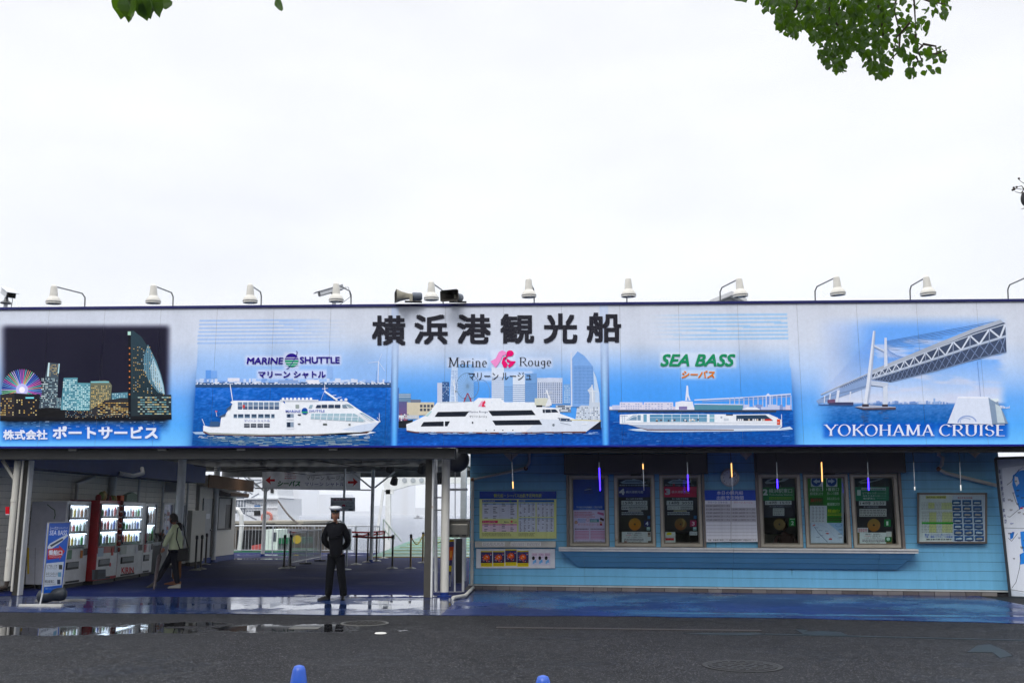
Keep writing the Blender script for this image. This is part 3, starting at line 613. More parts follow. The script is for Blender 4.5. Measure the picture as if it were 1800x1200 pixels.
# ---- bridge
A = new_art().z(1380, 480, 3.75)
GB, GD, GL = (150,162,184), (70,82,110), (206,214,230)
for k in range(9): A.k -= .9; A.line([(660,450-k*2+k*9),(1420-k*95, 312+k*28)], 1.8 if k > 2 else 2.6, (80,110,160))
for k in range(14): A.k -= .9; A.line([(588,400+k*10),(236+k*22, 800-k*9)], 1.2, (150,184,235)); A.k -= .9; A.line([(660,460+k*10),(690+k*40, 610-k*3)], 1.2, (120,160,220))
skyline(A, 560, 1080, 862, 4, 22, [(150,176,222), (190,204,232), (120,150,205)], 61, 6, 18); A.rect(978, 824, 990, 864, (150,180,226)); A.rect(1012, 840, 1024, 864, (160,186,228)); skyline(A, 1340, 1480, 890, 6, 20, [(170,190,226), (200,210,232)], 62, 8, 20)
deck_top = [(238,806),(350,752),(580,660),(1210,392),(1448,318)]
A.poly([(205,840),(360,760),(580,664),(580,672),(700,690),(440,790),(220,860)], (140,164,206))
A.poly([(570,655),(1000,475),(1240,380),(1425,318),(1452,330),(1460,520),(1300,560),(1000,640),(700,718),(570,700)], (66,78,104))
A.poly([(570,640),(1000,462),(1240,365),(1420,306),(1440,325),(1240,392),(1000,492),(574,668)], (168,176,192))
A.line([(574,694),(1000,560),(1240,480),(1456,415)], 15, (176,188,210)); A.line([(574,662),(1000,494),(1260,396),(1452,336)], 6, (190,200,218))
A.line([(700,716),(1000,642),(1280,560),(1460,520)], 5, (130,150,186))
def along(p, q, t): return (p[0]+(q[0]-p[0])*t, p[1]+(q[1]-p[1])*t)
def interp_(pl, x):
    for (a, b), (c, d) in zip(pl, pl[1:]):
        if a <= x <= c: return b+(d-b)*(x-a)/(c-a)
    return pl[-1][1]
tp = [(574,662),(1000,494),(1260,396),(1460,334)]; bt = [(574,694),(1000,560),(1240,480),(1460,413)]; lw = [(574,706),(700,716),(1000,642),(1280,560),(1460,520)]
x_ = 584; st = 17.0; up_ = True
while x_ < 1440:
    nx = min(x_+st, 1452); y_a = interp_(bt if up_ else tp, x_); y_b = interp_(tp if up_ else bt, nx)
    A.k -= .9; A.line([(x_, y_a), (nx, y_b)], 3+st*.13, GL); A.k -= .9
    if up_ is False: A.line([(x_, interp_(tp, x_)), (x_, interp_(bt, x_))], 2+st*.06, (150,160,184)); A.k -= .8
    A.line([(x_, interp_(lw, x_)), (nx, interp_(bt, nx)+6)], 1.5+st*.07, (120,136,170)); A.k -= .8; A.line([(x_, interp_(bt, x_)+6), (nx, interp_(lw, nx))], 1.5+st*.07, (104,120,156))
    x_ = nx; st *= 1.07; up_ = not up_
x_ = 362
while x_ < 556: A.k -= .9; A.line([(x_, 758-(x_-362)*.4), (x_+7, 740-(x_-362)*.4), (x_+14, 758-(x_-362)*.4-4)], 2.5, (90,104,136)); x_ += 14
A.line([(236,800),(350,748),(570,652)], 8, (176,186,204)); A.line([(240,822),(440,770),(560,735)], 3, (120,140,176))
for x0, yt, x1, yb, wd in ((352,770,340,858,17),(432,780,424,855,9),(298,792,292,856,8),(262,806,258,856,6)): A.poly([(x0-wd/2, yt), (x0+wd/2, yt), (x1+wd/2, yb), (x1-wd/2, yb)], (214,220,236))
A.rect(290, 850, 450, 866, (60,66,100)); A.poly([(280,834),(330,830),(330,852),(280,856)], (110,80,110)); A.line([(220,866),(450,868)], 5, (70,90,140))
A.poly([(580,380),(596,380),(572,700),(548,870),(516,870),(540,700)], (216,222,236)); A.poly([(588,380),(596,380),(572,700),(548,870),(538,870),(560,700)], (168,180,206))
A.poly([(655,425),(670,425),(676,612),(652,622)], (206,214,232)); A.poly([(646,725),(676,722),(676,872),(646,872)], (206,214,230)); A.poly([(588,472),(660,508),(660,522),(588,486)], (196,206,226)); A.poly([(568,708),(680,722),(680,735),(650,748),(568,738)], (190,200,220))
A.poly([(460,882),(540,866),(730,882),(730,896),(520,900)], (80,74,90)); A.poly([(460,880),(540,866),(730,880),(730,884),(520,888)], (170,176,196)); A.rect(508, 862, 552, 880, (60,56,70)); A.rect(640, 864, 678, 880, (60,56,70))
for k in range(26): A.k -= .9; x_ = rr.choice((530,655))+rr.uniform(-26, 26); y_ = rr.uniform(900, 980); A.rect(x_-14, y_, x_+14, y_+2.5, rr.choice([(80,110,160), (50,84,140)]))
A.line([(1268,580),(1288,812)], 2, (80,110,170)); A.poly([(1138,816),(1340,820),(1362,900),(1366,995),(1070,990)], (214,222,240)); A.poly([(1138,814),(1340,816),(1340,822),(1136,822)], (236,238,246)); A.poly([(1340,820),(1400,845),(1440,920),(1470,990),(1366,995)], (130,150,176)); A.poly([(1385,860),(1420,880),(1450,985),(1400,985)], (190,204,214)); A.poly([(1350,828),(1405,826),(1410,840),(1390,850)], (220,230,236))
A.ring(1200, 985, 60, 44, 9, (150,170,215), 20, 180, 350); A.ring(1190, 975, 36, 22, 7, (170,186,220), 14, 150, 330)
A.build('bridge_print', board, BPRINT)

# ---- logos
A = new_art().z(330, 530, 4.4444); A.k = 60
PU = (44,28,132); GR = (44,150,112)
A.poly([(812+53*math.cos(R(a)), 457+53*math.sin(R(a))) for a in range(180, 361, 12)], PU); A.poly([(812+53*math.cos(R(a)), 457+53*math.sin(R(a))) for a in range(0, 181, 12)], GR)
for y_, c_ in ((436,(226,226,248)),(452,(226,226,248)),(474,(226,226,248)),(492,(190,220,226))): A.rect(760, y_, 864, y_+4, c_)

def tilted_ring(A, cx, cy, rx, ry, w, c, tilt, a0, a1, n=24):
    ct, st_ = math.cos(R(tilt)), math.sin(R(tilt)); ps = []
    for i in range(n+1):
        t = R(a0+(a1-a0)*i/n); x, y = rx*math.cos(t), ry*math.sin(t); ps.append((cx+x*ct-y*st_, cy+x*st_+y*ct))
    A.line(ps, w, c)
tilted_ring(A, 812, 457, 15, 80, 5, PU, 31, -110, 90)
A.build('globe_logo', board, BPRINT)
A = new_art().z(630, 480, 3.75); A.k = 60
PK, PL = (226,40,116), (236,150,206)
A.poly([(870,580),(905,562),(925,520),(948,508),(972,518),(974,536),(950,545),(935,580),(905,624)], PL)
A.ell(1000, 528, 24, 20, PK, 18); A.poly([(980,520),(992,545),(975,560),(968,548),(952,560),(944,590),(958,622),(975,622),(985,600),(965,575),(975,550)], PK)
A.poly([(975,560),(1005,578),(1038,580),(1018,608),(992,624),(985,606),(1000,592),(980,585)], PK)
A.build('ribbon_logo', board, BPRINT)
# tilted orbit of the globe logo is drawn with a slant
# ---- lettering
def letters(txt, box, c, bold=.012, res=3, shear=0, name='lettering', k=80, zz=None):
    A = new_art(); A.k = k
    if zz: A.z(*zz)
    A.text(txt, *box, c, bold, res, shear); return A.build(name, board, BPRINT)
INK = (34,34,44)
for ch, b_ in (('横', (653.5,554.3,713,606.7)), ('浜', (728,552.6,787,605.2)), ('港', (803,552,863,604)), ('観', (879,551.3,939,604)), ('光', (955,550.6,1015,603.3)), ('船', (1031,549,1092,602))):
    letters(ch, b_, INK, .026, 4, name='character', k=80)
WT = (222,228,246)
letters('株式会社', (5.5,755,83.5,772.5), WT, .03, 3); letters('ポートサービス', (92.5,748.5,277.5,771), WT, .035, 3)
letters('MARINE', (433.5,628.0,498.3,639.6), PU, .034, 3, .12); letters('SHUTTLE', (527,626.8,597,638.4), PU, .034, 3, .0); letters('マリーン シャトル', (454,652,572.5,664.3), PU, .03, 3)
letters('マリーン ルージュ', (823.5,654,934,668), INK, .004, 3); letters('SEA BASS', (1160.7,622,1292.7,643.6), (40,138,96), .03, 3, .3); letters('シーバス', (1198,651,1256.7,664.4), (222,128,52), .03, 3, .25)
for s_, b_, c_, th in (('Marine', (788,628,856.5,644.6), INK, .1), ('Rouge', (912.5,628,969.5,642.6), INK, .1), ('YOKOHAMA', (1450,746,1641.5,765.5), WT, .15), ('CRUISE', (1650.5,746,1768,765.5), WT, .15)):
    A = new_art(); A.k = 80; serif_text(A, s_, *b_, c_, th, .05); A.build('lettering', board, BPRINT)

# ============================================================ GROUND AND WATER
def wet_mat(name, base, base2, speck, dry, wet, puddles, pn=.35, wetcut=(.45, .6), bump=.25, bsc=90, spk=140, spec=.5, scuff=None):
    M = bpy.data.materials.new(name); M.use_nodes = True; t = M.node_tree; b = t.nodes['Principled BSDF']; nn = t.nodes.new; ln = t.links.new; b.inputs['Specular IOR Level'].default_value = spec
    geo = nn('ShaderNodeNewGeometry'); P = geo.outputs['Position']
    def noise(sc, det=5, rg=.6, v=P):
        n = nn('ShaderNodeTexNoise'); n.inputs['Scale'].default_value = sc; n.inputs['Detail'].default_value = det; n.inputs['Roughness'].default_value = rg; ln(v, n.inputs[0]); return n.outputs[0]
    def rng_(v, a, b_, c=0, d=1):
        r = nn('ShaderNodeMapRange'); r.interpolation_type = 'SMOOTHSTEP'; ln(v, r.inputs[0])
        for i, x in enumerate((a, b_, c, d)): r.inputs[1+i].default_value = x
        return r.outputs[0]
    def math_(op, a, b_=None, clamp=False):
        m_ = nn('ShaderNodeMath'); m_.operation = op; m_.use_clamp = clamp
        for i, x in enumerate((a, b_)):
            if x is None: continue
            if isinstance(x, (int, float)): m_.inputs[i].default_value = x
            else: ln(x, m_.inputs[i])
        return m_.outputs[0]
    def mixc(f, a, b_):
        m_ = nn('ShaderNodeMix'); m_.data_type = 'RGBA'
        if isinstance(f, (int, float)): m_.inputs[0].default_value = f
        else: ln(f, m_.inputs[0])
        for i, x in ((6, a), (7, b_)):
            if isinstance(x, tuple): m_.inputs[i].default_value = (*x, 1)
            else: ln(x, m_.inputs[i])
        return m_.outputs[2]
    c = mixc(rng_(noise(.5, 6), .35, .65), base, base2)
    c = mixc(math_('MULTIPLY', rng_(noise(2.5, 6, .7), .3, .7), .35), c, tuple(x*.6 for x in base))
    if scuff: c = mixc(math_('MULTIPLY', rng_(noise(3.2, 9, .8), .52, .72), .45), c, scuff); c = mixc(math_('MULTIPLY', rng_(noise(26, 5, .7), .6, .72), .4), c, scuff)
    if speck:
        vo = nn('ShaderNodeTexVoronoi'); vo.inputs['Scale'].default_value = spk; ln(P, vo.inputs[0])
        s1 = nn('ShaderNodeSeparateColor'); ln(vo.outputs['Color'], s1.inputs[0])
        c = mixc(math_('MULTIPLY', rng_(s1.outputs[0], .84, .97), .6), c, speck)
        c = mixc(math_('MULTIPLY', rng_(s1.outputs[1], .55, .95), .5), c, tuple(x*.3 for x in base))
    sep_ = nn('ShaderNodeSeparateXYZ'); ln(P, sep_.inputs[0]); pm = None
    wob = math_('MULTIPLY', math_('SUBTRACT', noise(1.7, 8, .78), .5), 5.0)
    for (x, y, rx, ry) in puddles:
        dx = math_('DIVIDE', math_('SUBTRACT', sep_.outputs[0], x), rx); dy = math_('DIVIDE', math_('SUBTRACT', sep_.outputs[1], y), ry)
        d = math_('ADD', math_('SQRT', math_('ADD', math_('MULTIPLY', dx, dx), math_('MULTIPLY', dy, dy))), wob)
        q = rng_(d, .72, 1.06, 1, 0); pm = q if pm is None else math_('MAXIMUM', pm, q)
    wt = rng_(noise(.35, 6, .65), wetcut[0], wetcut[1])
    r_ = math_('ADD', math_('MULTIPLY', wt, wet-dry), dry)
    r_ = math_('ADD', r_, math_('MULTIPLY', math_('SUBTRACT', noise(6, 5), .5), .15))
    bs = nn('ShaderNodeBump'); bs.inputs['Distance'].default_value = .006; ln(noise(bsc, 3), bs.inputs['Height'])
    if pm is not None:
        r_ = math_('ADD', math_('MULTIPLY', r_, math_('SUBTRACT', 1, pm)), .03); ln(math_('MULTIPLY', math_('SUBTRACT', 1, pm), bump), bs.inputs['Strength'])
        ln(math_('ADD', math_('MULTIPLY', pm, .45), spec), b.inputs['Specular IOR Level'])
        c = mixc(math_('MULTIPLY', pm, .6), c, tuple(x*.4 for x in base))
    else: bs.inputs['Strength'].default_value = bump
    ln(math_('MAXIMUM', r_, .01), b.inputs['Roughness']); ln(c, b.inputs['Base Color']); ln(bs.outputs[0], b.inputs['Normal'])
    return M
def gp(px, py, rx, ry): g = G(px, py); return (g.x, g.y, rx, ry)
ASPH = wet_mat('wet_asphalt', lin((11,11,14)), lin((24,24,27)), lin((112,112,116)), .58, .3, [gp(60,1108,2.2,.5), gp(200,1106,1.8,.35), gp(320,1097,.8,.35), gp(470,1104,1.5,.45), gp(560,1100,.7,.3)], wetcut=(.5, .75), bump=.4, bsc=60, spk=85, spec=.14)
AP = wet_mat('painted_apron', lin((11,34,74)), lin((15,42,92)), None, .30, .05, [gp(290,1062,1.2,.22), gp(455,1066,1.5,.5), gp(610,1066,1.7,.5), gp(150,1066,1.0,.2), gp(730,1060,1.0,.5)], wetcut=(.42, .56), bump=.3, bsc=16, scuff=lin((74,80,92)))
PAV = wet_mat('painted_pavement', lin((8,28,76)), lin((11,42,104)), None, .34, .12, [gp(1230,1078,1.6,.12), gp(1600,1082,2.2,.12)], wetcut=(.45, .6), bump=.25, bsc=14, spec=.28, scuff=lin((70,92,120)))
DECK = wet_mat('deck_coating', lin((5,20,72)), lin((8,27,88)), None, .66, .5, [gp(650,1047,1.5,.25), gp(560,1050,1.2,.16), gp(520,975,2.2,.6), gp(470,982,1.6,.3)], wetcut=(.5, .7), bump=.5, bsc=22, spec=.09)
YE = 41.5
def struct(name, mb, m_): o = mb.build(name, m_); tag(o, kind='structure'); return o
t = MB(); t.box(-70, -70, -3.2, 70, YE, 0); struct('road', t, ASPH)
kerb = [G(-160,1073), G(0,1075), G(220,1077), G(450,1079), G(680,1081), G(900,1081.5), G(1120,1083), G(1350,1086), G(1580,1090), G(1800,1096), G(2000,1102)]
def sheet(name, near, far, z, m_, th=.012):
    t = MB(); n = len(near)
    a = [Vector((p.x, p.y, z)) for p in near]; b = [Vector((p.x, p.y, z)) for p in far]
    t.add(a+b+[p-Vector((0, 0, th)) for p in a], [(i, i+1, n+i+1, n+i) for i in range(n-1)]+[(2*n+i, 2*n+i+1, i+1, i) for i in range(n-1)])
    return struct(name, t, m_)
YD = 19.32
kl = [p for p in kerb if p.x <= -.9]
# wavy painted edge
def wavy(pts, sub=14, amp=.035, seed=2):
    r = random.Random(seed); o_ = []
    for a, b in zip(pts, pts[1:]):
        for i in range(sub): p = a.lerp(b, i/sub); o_.append(Vector((p.x, p.y+amp*(math.sin(p.x*2.1)+.5*math.sin(p.x*5.3))+r.uniform(-.008, .008), 0)))
    return o_+[pts[-1]]
kw = wavy(kerb); left = [p for p in kw if p.x < -1.9]; right = [p for p in kw if p.x >= -1.93]
left.append(right[0])
sheet('apron', left, [Vector((p.x, YD, 0)) for p in left], .008, AP)
WA, WB = Vector((-1.87, 21.6, 0)), Vector((9.06, 20.4, 0)); wu = (WB-WA).normalized(); wn = Vector((wu.y, -wu.x, 0))
def wall_y(x): return WA.y+(x-WA.x)*wu.y/wu.x
sheet('pavement', right, [Vector((p.x, wall_y(p.x)+.1 if p.x < 9.4 else 20.8, 0)) for p in right], .008, PAV)
t = MB(); t.box(-13.5, YD, -.01, -2.0, YE-.001, .004); t.add([(-2.0, YD, .004), (right[0].x, YD, .004), (right[0].x, 21.4, .004), (-2.0, 21.6, .004)], [(0, 1, 2, 3)]); struct('deck_floor', t, DECK)
# sea
M = bpy.data.materials.new('sea_water'); M.use_nodes = True; tt = M.node_tree; b = tt.nodes['Principled BSDF']
b.inputs['Base Color'].default_value = (*lin((88,100,122)), 1); b.inputs['Roughness'].default_value = .12; b.inputs['Specular IOR Level'].default_value = .5
g_ = tt.nodes.new('ShaderNodeNewGeometry'); mp = tt.nodes.new('ShaderNodeMapping'); mp.inputs['Scale'].default_value = (.5, 1.0, 1); tt.links.new(g_.outputs['Position'], mp.inputs[0])
n1 = tt.nodes.new('ShaderNodeTexNoise'); n1.inputs['Scale'].default_value = .9; n1.inputs['Detail'].default_value = 8; n1.inputs['Roughness'].default_value = .72; tt.links.new(mp.outputs[0], n1.inputs[0])
bp = tt.nodes.new('ShaderNodeBump'); bp.inputs['Strength'].default_value = 1; bp.inputs['Distance'].default_value = 1.0; tt.links.new(n1.outputs[0], bp.inputs['Height']); tt.links.new(bp.outputs[0], b.inputs['Normal'])
t = MB(); t.add([(-9000, YE+.01, -1.7), (9000, YE+.01, -1.7), (9000, 12000, -1.7), (-9000, 12000, -1.7)], [(0, 1, 2, 3)]); struct('sea', t, M)
# far shore
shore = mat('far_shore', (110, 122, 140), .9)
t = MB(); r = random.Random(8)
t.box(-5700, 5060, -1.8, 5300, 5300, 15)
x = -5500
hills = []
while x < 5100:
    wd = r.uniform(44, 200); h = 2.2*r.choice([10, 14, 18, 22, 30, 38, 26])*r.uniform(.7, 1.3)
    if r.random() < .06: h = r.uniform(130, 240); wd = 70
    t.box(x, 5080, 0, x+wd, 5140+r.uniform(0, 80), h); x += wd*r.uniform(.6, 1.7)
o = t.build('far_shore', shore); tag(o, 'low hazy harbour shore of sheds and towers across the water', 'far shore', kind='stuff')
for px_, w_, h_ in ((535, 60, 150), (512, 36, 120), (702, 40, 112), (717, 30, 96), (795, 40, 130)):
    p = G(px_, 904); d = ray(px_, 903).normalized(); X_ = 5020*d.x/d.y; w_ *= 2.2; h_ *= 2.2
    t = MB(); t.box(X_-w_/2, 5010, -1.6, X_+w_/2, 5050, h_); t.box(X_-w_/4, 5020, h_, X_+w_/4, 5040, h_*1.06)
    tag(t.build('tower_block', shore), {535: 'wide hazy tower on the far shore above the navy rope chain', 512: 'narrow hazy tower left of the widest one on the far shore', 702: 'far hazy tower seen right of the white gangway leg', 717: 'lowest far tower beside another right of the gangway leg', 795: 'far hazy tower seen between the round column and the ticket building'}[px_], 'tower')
t = MB(); p = G(734, 906, -1.7); D = 700; d = ray(734, 905); X_ = D*d.x/d.y
t.hexa([(X_-2.4, D, -1.7), (X_+3, D, -1.7), (X_+3, D+2, -1.7), (X_-2.4, D+2, -1.7)], [(X_-3, D, -.9), (X_+3.5, D, -.9), (X_+3.5, D+2, -.9), (X_-3, D+2, -.9)]); t.box(X_-1, D+.4, -.9, X_+1.2, D+1.6, .4); t.tube([(X_, D+1, .3), (X_, D+1, 1.5)], .08, 5)
tag(t.build('boat', mat('grey_boat', (120, 122, 128), .6)), 'tiny grey motor boat far out on the water', 'boat')

# ============================================================ TICKET BUILDING
tb = thing('ticket_building', (WA.x, WA.y, 0), 'pale blue weatherboarded ticket office with six framed counter windows', 'building')
def Wp(u, z, off=0.0): p = WA+wu*u+wn*off; return Vector((p.x, p.y, z))
WALL = Plane(WA, wn)
def Wu(px, py): q = WALL(px, py); return (q-WA).dot(wu), q.z
LEN = Wu(1772, 1000)[0]
def wbox(mb, u0, u1, z0, z1, o0, o1):
    mb.hexa([Wp(u0, z0, o0), Wp(u1, z0, o0), Wp(u1, z1, o0), Wp(u0, z1, o0)], [Wp(u0, z0, o1), Wp(u1, z0, o1), Wp(u1, z1, o1), Wp(u0, z1, o1)]); return mb
def wbox2(u0, u1, z0, z1, o0, o1): return wbox(MB(), u0, u1, z0, z1, o0, o1)
WIN = []
for i, (x0, x1, y0, y1) in enumerate(((1000,1070.7,833,960.6), (1079.8,1152,833,960.6), (1160,1234.5,833,960.8), (1334,1409,833,961), (1413.7,1493.5,832.5,962.5), (1496.5,1580.5,832.5,963.5))):
    ua, _ = Wu(x0, 900); ub, _ = Wu(x1, 900); zb = Wu((x0+x1)/2, y1)[1]; zt = Wu((x0+x1)/2, y0)[1]; WIN.append((ua, ub, zb, zt))
ZWB = sum(q[2] for q in WIN)/6; ZWT = sum(q[3] for q in WIN)/6
WIN = [(a, b_, ZWB, ZWT) for a, b_, _, _ in WIN]
def cuts(u0, u1, z0, z1):
    """rectangles of a board after the window openings are cut out"""
    out_ = []
    if z1 <= ZWB or z0 >= ZWT: return [(u0, u1, z0, z1)]
    if z0 < ZWB: out_.append((u0, u1, z0, ZWB)); z0 = ZWB
    if z1 > ZWT: out_.append((u0, u1, ZWT, z1)); z1 = ZWT
    a = u0
    for wa, wb, _, _ in WIN:
        if wb <= a or wa >= u1: continue
        if wa > a+.01: out_.append((a, wa, z0, z1))
        a = max(a, wb)
    if a < u1-.01: out_.append((a, u1, z0, z1))
    return out_
boardm = mat('pale_blue_boards', (108, 176, 214), .42, var=.12, scale=1.6, dirt=(66, 112, 132), bump=.12, bscale=40, streak=True)
joints = [0]+[Wu(p, 1000)[0] for p in (1028, 1287.5, 1541.5)]+[LEN]
PH = .183; z = .125; row = 0
while z < 3.05:
    z1 = min(z+PH, 3.1)
    for a, b_ in zip(joints, joints[1:]):
        for (ca, cb, za, zb) in cuts(a+.002, b_-.002, z+.003, z1-.003):
            if zb-za < .01: continue
            mb = MB(); mb.hexa([Wp(ca, za, -.012), Wp(cb, za, -.012), Wp(cb, zb, -.012), Wp(ca, zb, -.012)], [Wp(ca, za, .012), Wp(cb, za, .012), Wp(cb, zb, .006), Wp(ca, zb, .006)])
            mb.build('board', boardm, tb)
    z += PH; row += 1
mb = MB()
for q in cuts(0, LEN, .02, 3.1): wbox(mb, q[0], q[1], q[2], q[3], -.03, -.014)
mb.build('wall_core', mat('dark_joint', (30, 44, 52), .9), tb)
DEP = -6.0
mb = MB(); wbox(mb, -.0, .03, 0, 3.25, -.03, DEP); wbox(mb, LEN-.03, LEN, 0, 3.25, -.03, DEP); wbox(mb, 0, LEN, 0, 3.25, DEP, DEP-.05); mb.build('wall', boardm, tb)
mb = MB(); wbox(mb, -.05, LEN+.05, 3.26, 3.36, .1, DEP-.1); mb.build('roof', mat('grey_roof', (120, 124, 128), .7), tb)
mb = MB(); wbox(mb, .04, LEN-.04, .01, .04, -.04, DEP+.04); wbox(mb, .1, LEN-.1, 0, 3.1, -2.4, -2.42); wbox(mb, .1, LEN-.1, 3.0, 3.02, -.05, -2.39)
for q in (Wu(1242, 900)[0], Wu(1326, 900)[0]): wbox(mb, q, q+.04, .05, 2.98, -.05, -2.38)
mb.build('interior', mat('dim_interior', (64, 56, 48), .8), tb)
mb = MB()
for q in (WIN[2][0]+.1, WIN[3][0]+.15): wbox(mb, q, q+.55, ZWB-.5, ZWB+.25, -1.2, -1.5)
mb.build('cabinet', mat('cream_cabinet', (190, 184, 160), .6), tb)
# brick base course
r = random.Random(3); bk = [mat('base_brick_'+c_[0], c_[1], .7, bump=.3) for c_ in (('grey', (100, 96, 98)), ('brown', (90, 84, 84)), ('pale', (116, 112, 112)))]
me_b = []
nb = int(LEN/.30)
mb = MB(); wbox(mb, 0, LEN, 0, .085, -.03, .0); mb.build('base_mortar', mat('dark_mortar', (40, 40, 46), .9), tb)
base0 = []
for j in range(3):
    mb = MB(); mb.hexa([(0, 0, 0), (.288*wu.x, .288*wu.y, 0), (.288*wu.x, .288*wu.y, .072), (0, 0, .072)], [(wn.x*.03, wn.y*.03, 0), (.288*wu.x+wn.x*.03, .288*wu.y+wn.y*.03, 0), (.288*wu.x+wn.x*.03, .288*wu.y+wn.y*.03, .072), (wn.x*.03, wn.y*.03, .072)])
    me = bpy.data.meshes.new('brick'); me.from_pydata(mb.v, [], mb.f); me.materials.append(bk[j]); base0.append(me)
for i in range(nb):
    o = bpy.data.objects.new('brick', base0[r.randrange(3)]); col.objects.link(o); o.parent = tb; p = Wp(i*.30+.006, .006, r.uniform(-.003, .002))-wo(tb); o.location = p
mb = MB(); wbox(mb, -.01, LEN, .088, .118, -.02, .035); mb.build('drip_trim', mat('pale_trim', (176, 182, 184), .5, dirt=(90, 90, 80)), tb)
# aluminium frames, panes
alu = mat('beige_aluminium', (176, 170, 158), .4, .25, dirt=(110, 100, 84))
alud = mat('shutter_guide', (120, 112, 108), .45, .3)
glass = glass_mat()
FWD_ = .055
winobj = []
for i, (ua, ub, zb, zt) in enumerate(WIN):
    fw = .055; mb = MB()
    g = .012
    for q in ((ua+g, ub-g, zb+g, zb+g+fw), (ua+g, ub-g, zt-g-fw, zt-g), (ua+g, ua+g+fw, zb+g+fw, zt-g-fw), (ub-g-fw, ub-g, zb+g+fw, zt-g-fw)): wbox(mb, *q, -.05, .05)
    wobj = mb.build('window', alu, tb, bevel=.004)
    # inner sash, half as wide again and set back
    mb = MB(); s_ = g+fw; sw = .028
    for q in ((ua+s_, ub-s_, zb+s_, zb+s_+sw), (ua+s_, ub-s_, zt-s_-sw, zt-s_), (ua+s_, ua+s_+sw, zb+s_+sw, zt-s_-sw), (ub-s_-sw, ub-s_, zb+s_+sw, zt-s_-sw)): wbox(mb, *q, -.045, .025)
    mb.build('sash', mat('dark_sash', (128, 122, 112), .4, .3), wobj)
    mb = MB(); k_ = s_+sw; wbox(mb, ua+k_, ub-k_, zb+k_, zt-k_, -.002, .002); mb.build('pane', glass, wobj)
    mb = MB(); wbox(mb, ua, ua+g, zb, zt, -.05, .03); wbox(mb, ub-g, ub, zb, zt, -.05, .03); wbox(mb, ua+g, ub-g, zb, zb+g, -.05, .03); wbox(mb, ua+g, ub-g, zt-g, zt, -.05, .03); mb.build('window_lining', alud, wobj)
    winobj.append(wobj)
for px_ in (998.6, 1237.3, 1331.8, 1583.5):
    u_ = Wu(px_, 900)[0]; wbox2(u_-.028, u_+.028, ZWB-.01, ZWT+.03, .012, .10).build('shutter_guide', alud, tb, bevel=.004)
# shutter boxes
shm = mat('brown_grey_shutter_box', (74, 68, 72), .45, .1, var=.1)
for x0, x1 in ((995, 1241), (1327, 1583)):
    ua, za = Wu(x0, 832); ub, zt = Wu(x1, 796); mb = wbox2(ua, ub, ZWT+.005, ZWT+.43, .012, .30)
    sb_ = mb.build('shutter_box', shm, tb, bevel=.02)
    wbox2(ua-.012, ua+.0, ZWT+.0, ZWT+.435, .012, .31).build('end_cap', mat('shutter_cap', (60, 54, 58), .5), sb_); wbox2(ub, ub+.012, ZWT+.0, ZWT+.435, .012, .31).build('end_cap', mat('shutter_cap', (60, 54, 58), .5), sb_)
    um = (ua+ub)/2; wbox2(um-.1, um+.12, ZWT-.03, ZWT+.004, .10, .16).build('pull_handle', mat('black_plastic', (22, 22, 24), .5), sb_)
# counter ledge and slanted bay under it
ul, zl = Wu(985, 961.5); ur, _ = Wu(1607, 966)
led = mat('ledge_white', (196, 198, 198), .4, dirt=(120, 120, 112))
lz = ZWB-.005
uj = Wu(1287, 960)[0]
for a, b_ in ((ul, uj-.002), (uj+.002, ur)):
    mb = MB(); wbox(mb, a, b_, lz-.035, lz, .012, .36); wbox(mb, a, b_, lz-.085, lz-.037, .012, .34); mb.build('counter_ledge', led, tb, bevel=.004)
zlow = lz-.42; um1 = [ul+.05, Wu(1028, 980)[0], uj, Wu(1541, 980)[0], ur-.05]
bays = mat('bay_boards', (104, 172, 212), .45, var=.12, scale=1.6)
rows_ = [(lz-.088, .32), (lz-.088-.11, .235), (lz-.088-.22, .15), (zlow, .055)]
for (zt_, ot), (zb_, ob) in zip(rows_, rows_[1:]):
    ft = (lz-.088-zt_)/(lz-.088-zlow); fb_ = (lz-.088-zb_)/(lz-.088-zlow)
    for k in range(4):
        a0 = um1[k]+.002+(ft*.34 if k == 0 else 0); a1 = um1[k]+.002+(fb_*.34 if k == 0 else 0); b0 = um1[k+1]-.002-(ft*.34 if k == 3 else 0); b1 = um1[k+1]-.002-(fb_*.34 if k == 3 else 0)
        mb = MB(); mb.hexa([Wp(a1, zb_+.003, .0125), Wp(b1, zb_+.003, .0125), Wp(b0, zt_-.002, .0125), Wp(a0, zt_-.002, .0125)], [Wp(a1, zb_+.003, ob), Wp(b1, zb_+.003, ob), Wp(b0, zt_-.002, ot), Wp(a0, zt_-.002, ot)])
        mb.build('bay_board', bays, tb)
# drainpipes
pipe = mat('pipe_paint', (190, 190, 184), .45, dirt=(130, 110, 90)); rustm = mat('rusty_joint', (120, 84, 62), .8)
def wpt(px, py, off): return WALL(px, py, off)
pr = .036
pp = [Wp(Wu(830.5, 1030)[0], .1, .07), Wp(Wu(830.5, 1030)[0], WALL(833, 843).z, .07), wpt(924, 823, .07), wpt(930.5, 812, .07), Wp(Wu(931, 800)[0], 3.0, .07)]
d_ = MB().tube(pp, pr, 10).build('drainpipe', pipe, tb, smooth=40)
for q in (pp[1], pp[2]): MB().ball(q, pr*1.35).build('pipe_elbow', rustm, d_, smooth=True)
for zz in (.35, 1.0, 1.7): MB().lathe([(pr*1.25, 0), (pr*1.25, .04)], (pp[0].x, pp[0].y, zz), n=10).build('pipe_clip', pipe, d_)
pp = [Wp(Wu(1649, 790)[0], 3.0, .09), wpt(1650, 800, .09), wpt(1657, 804, .09), wpt(1655, 817, .09), wpt(1650, 824, .09), wpt(1662, 831, .09), wpt(1752, 853, .09)]
d_ = MB().tube(pp, .038, 10).build('drainpipe', pipe, tb, smooth=40)
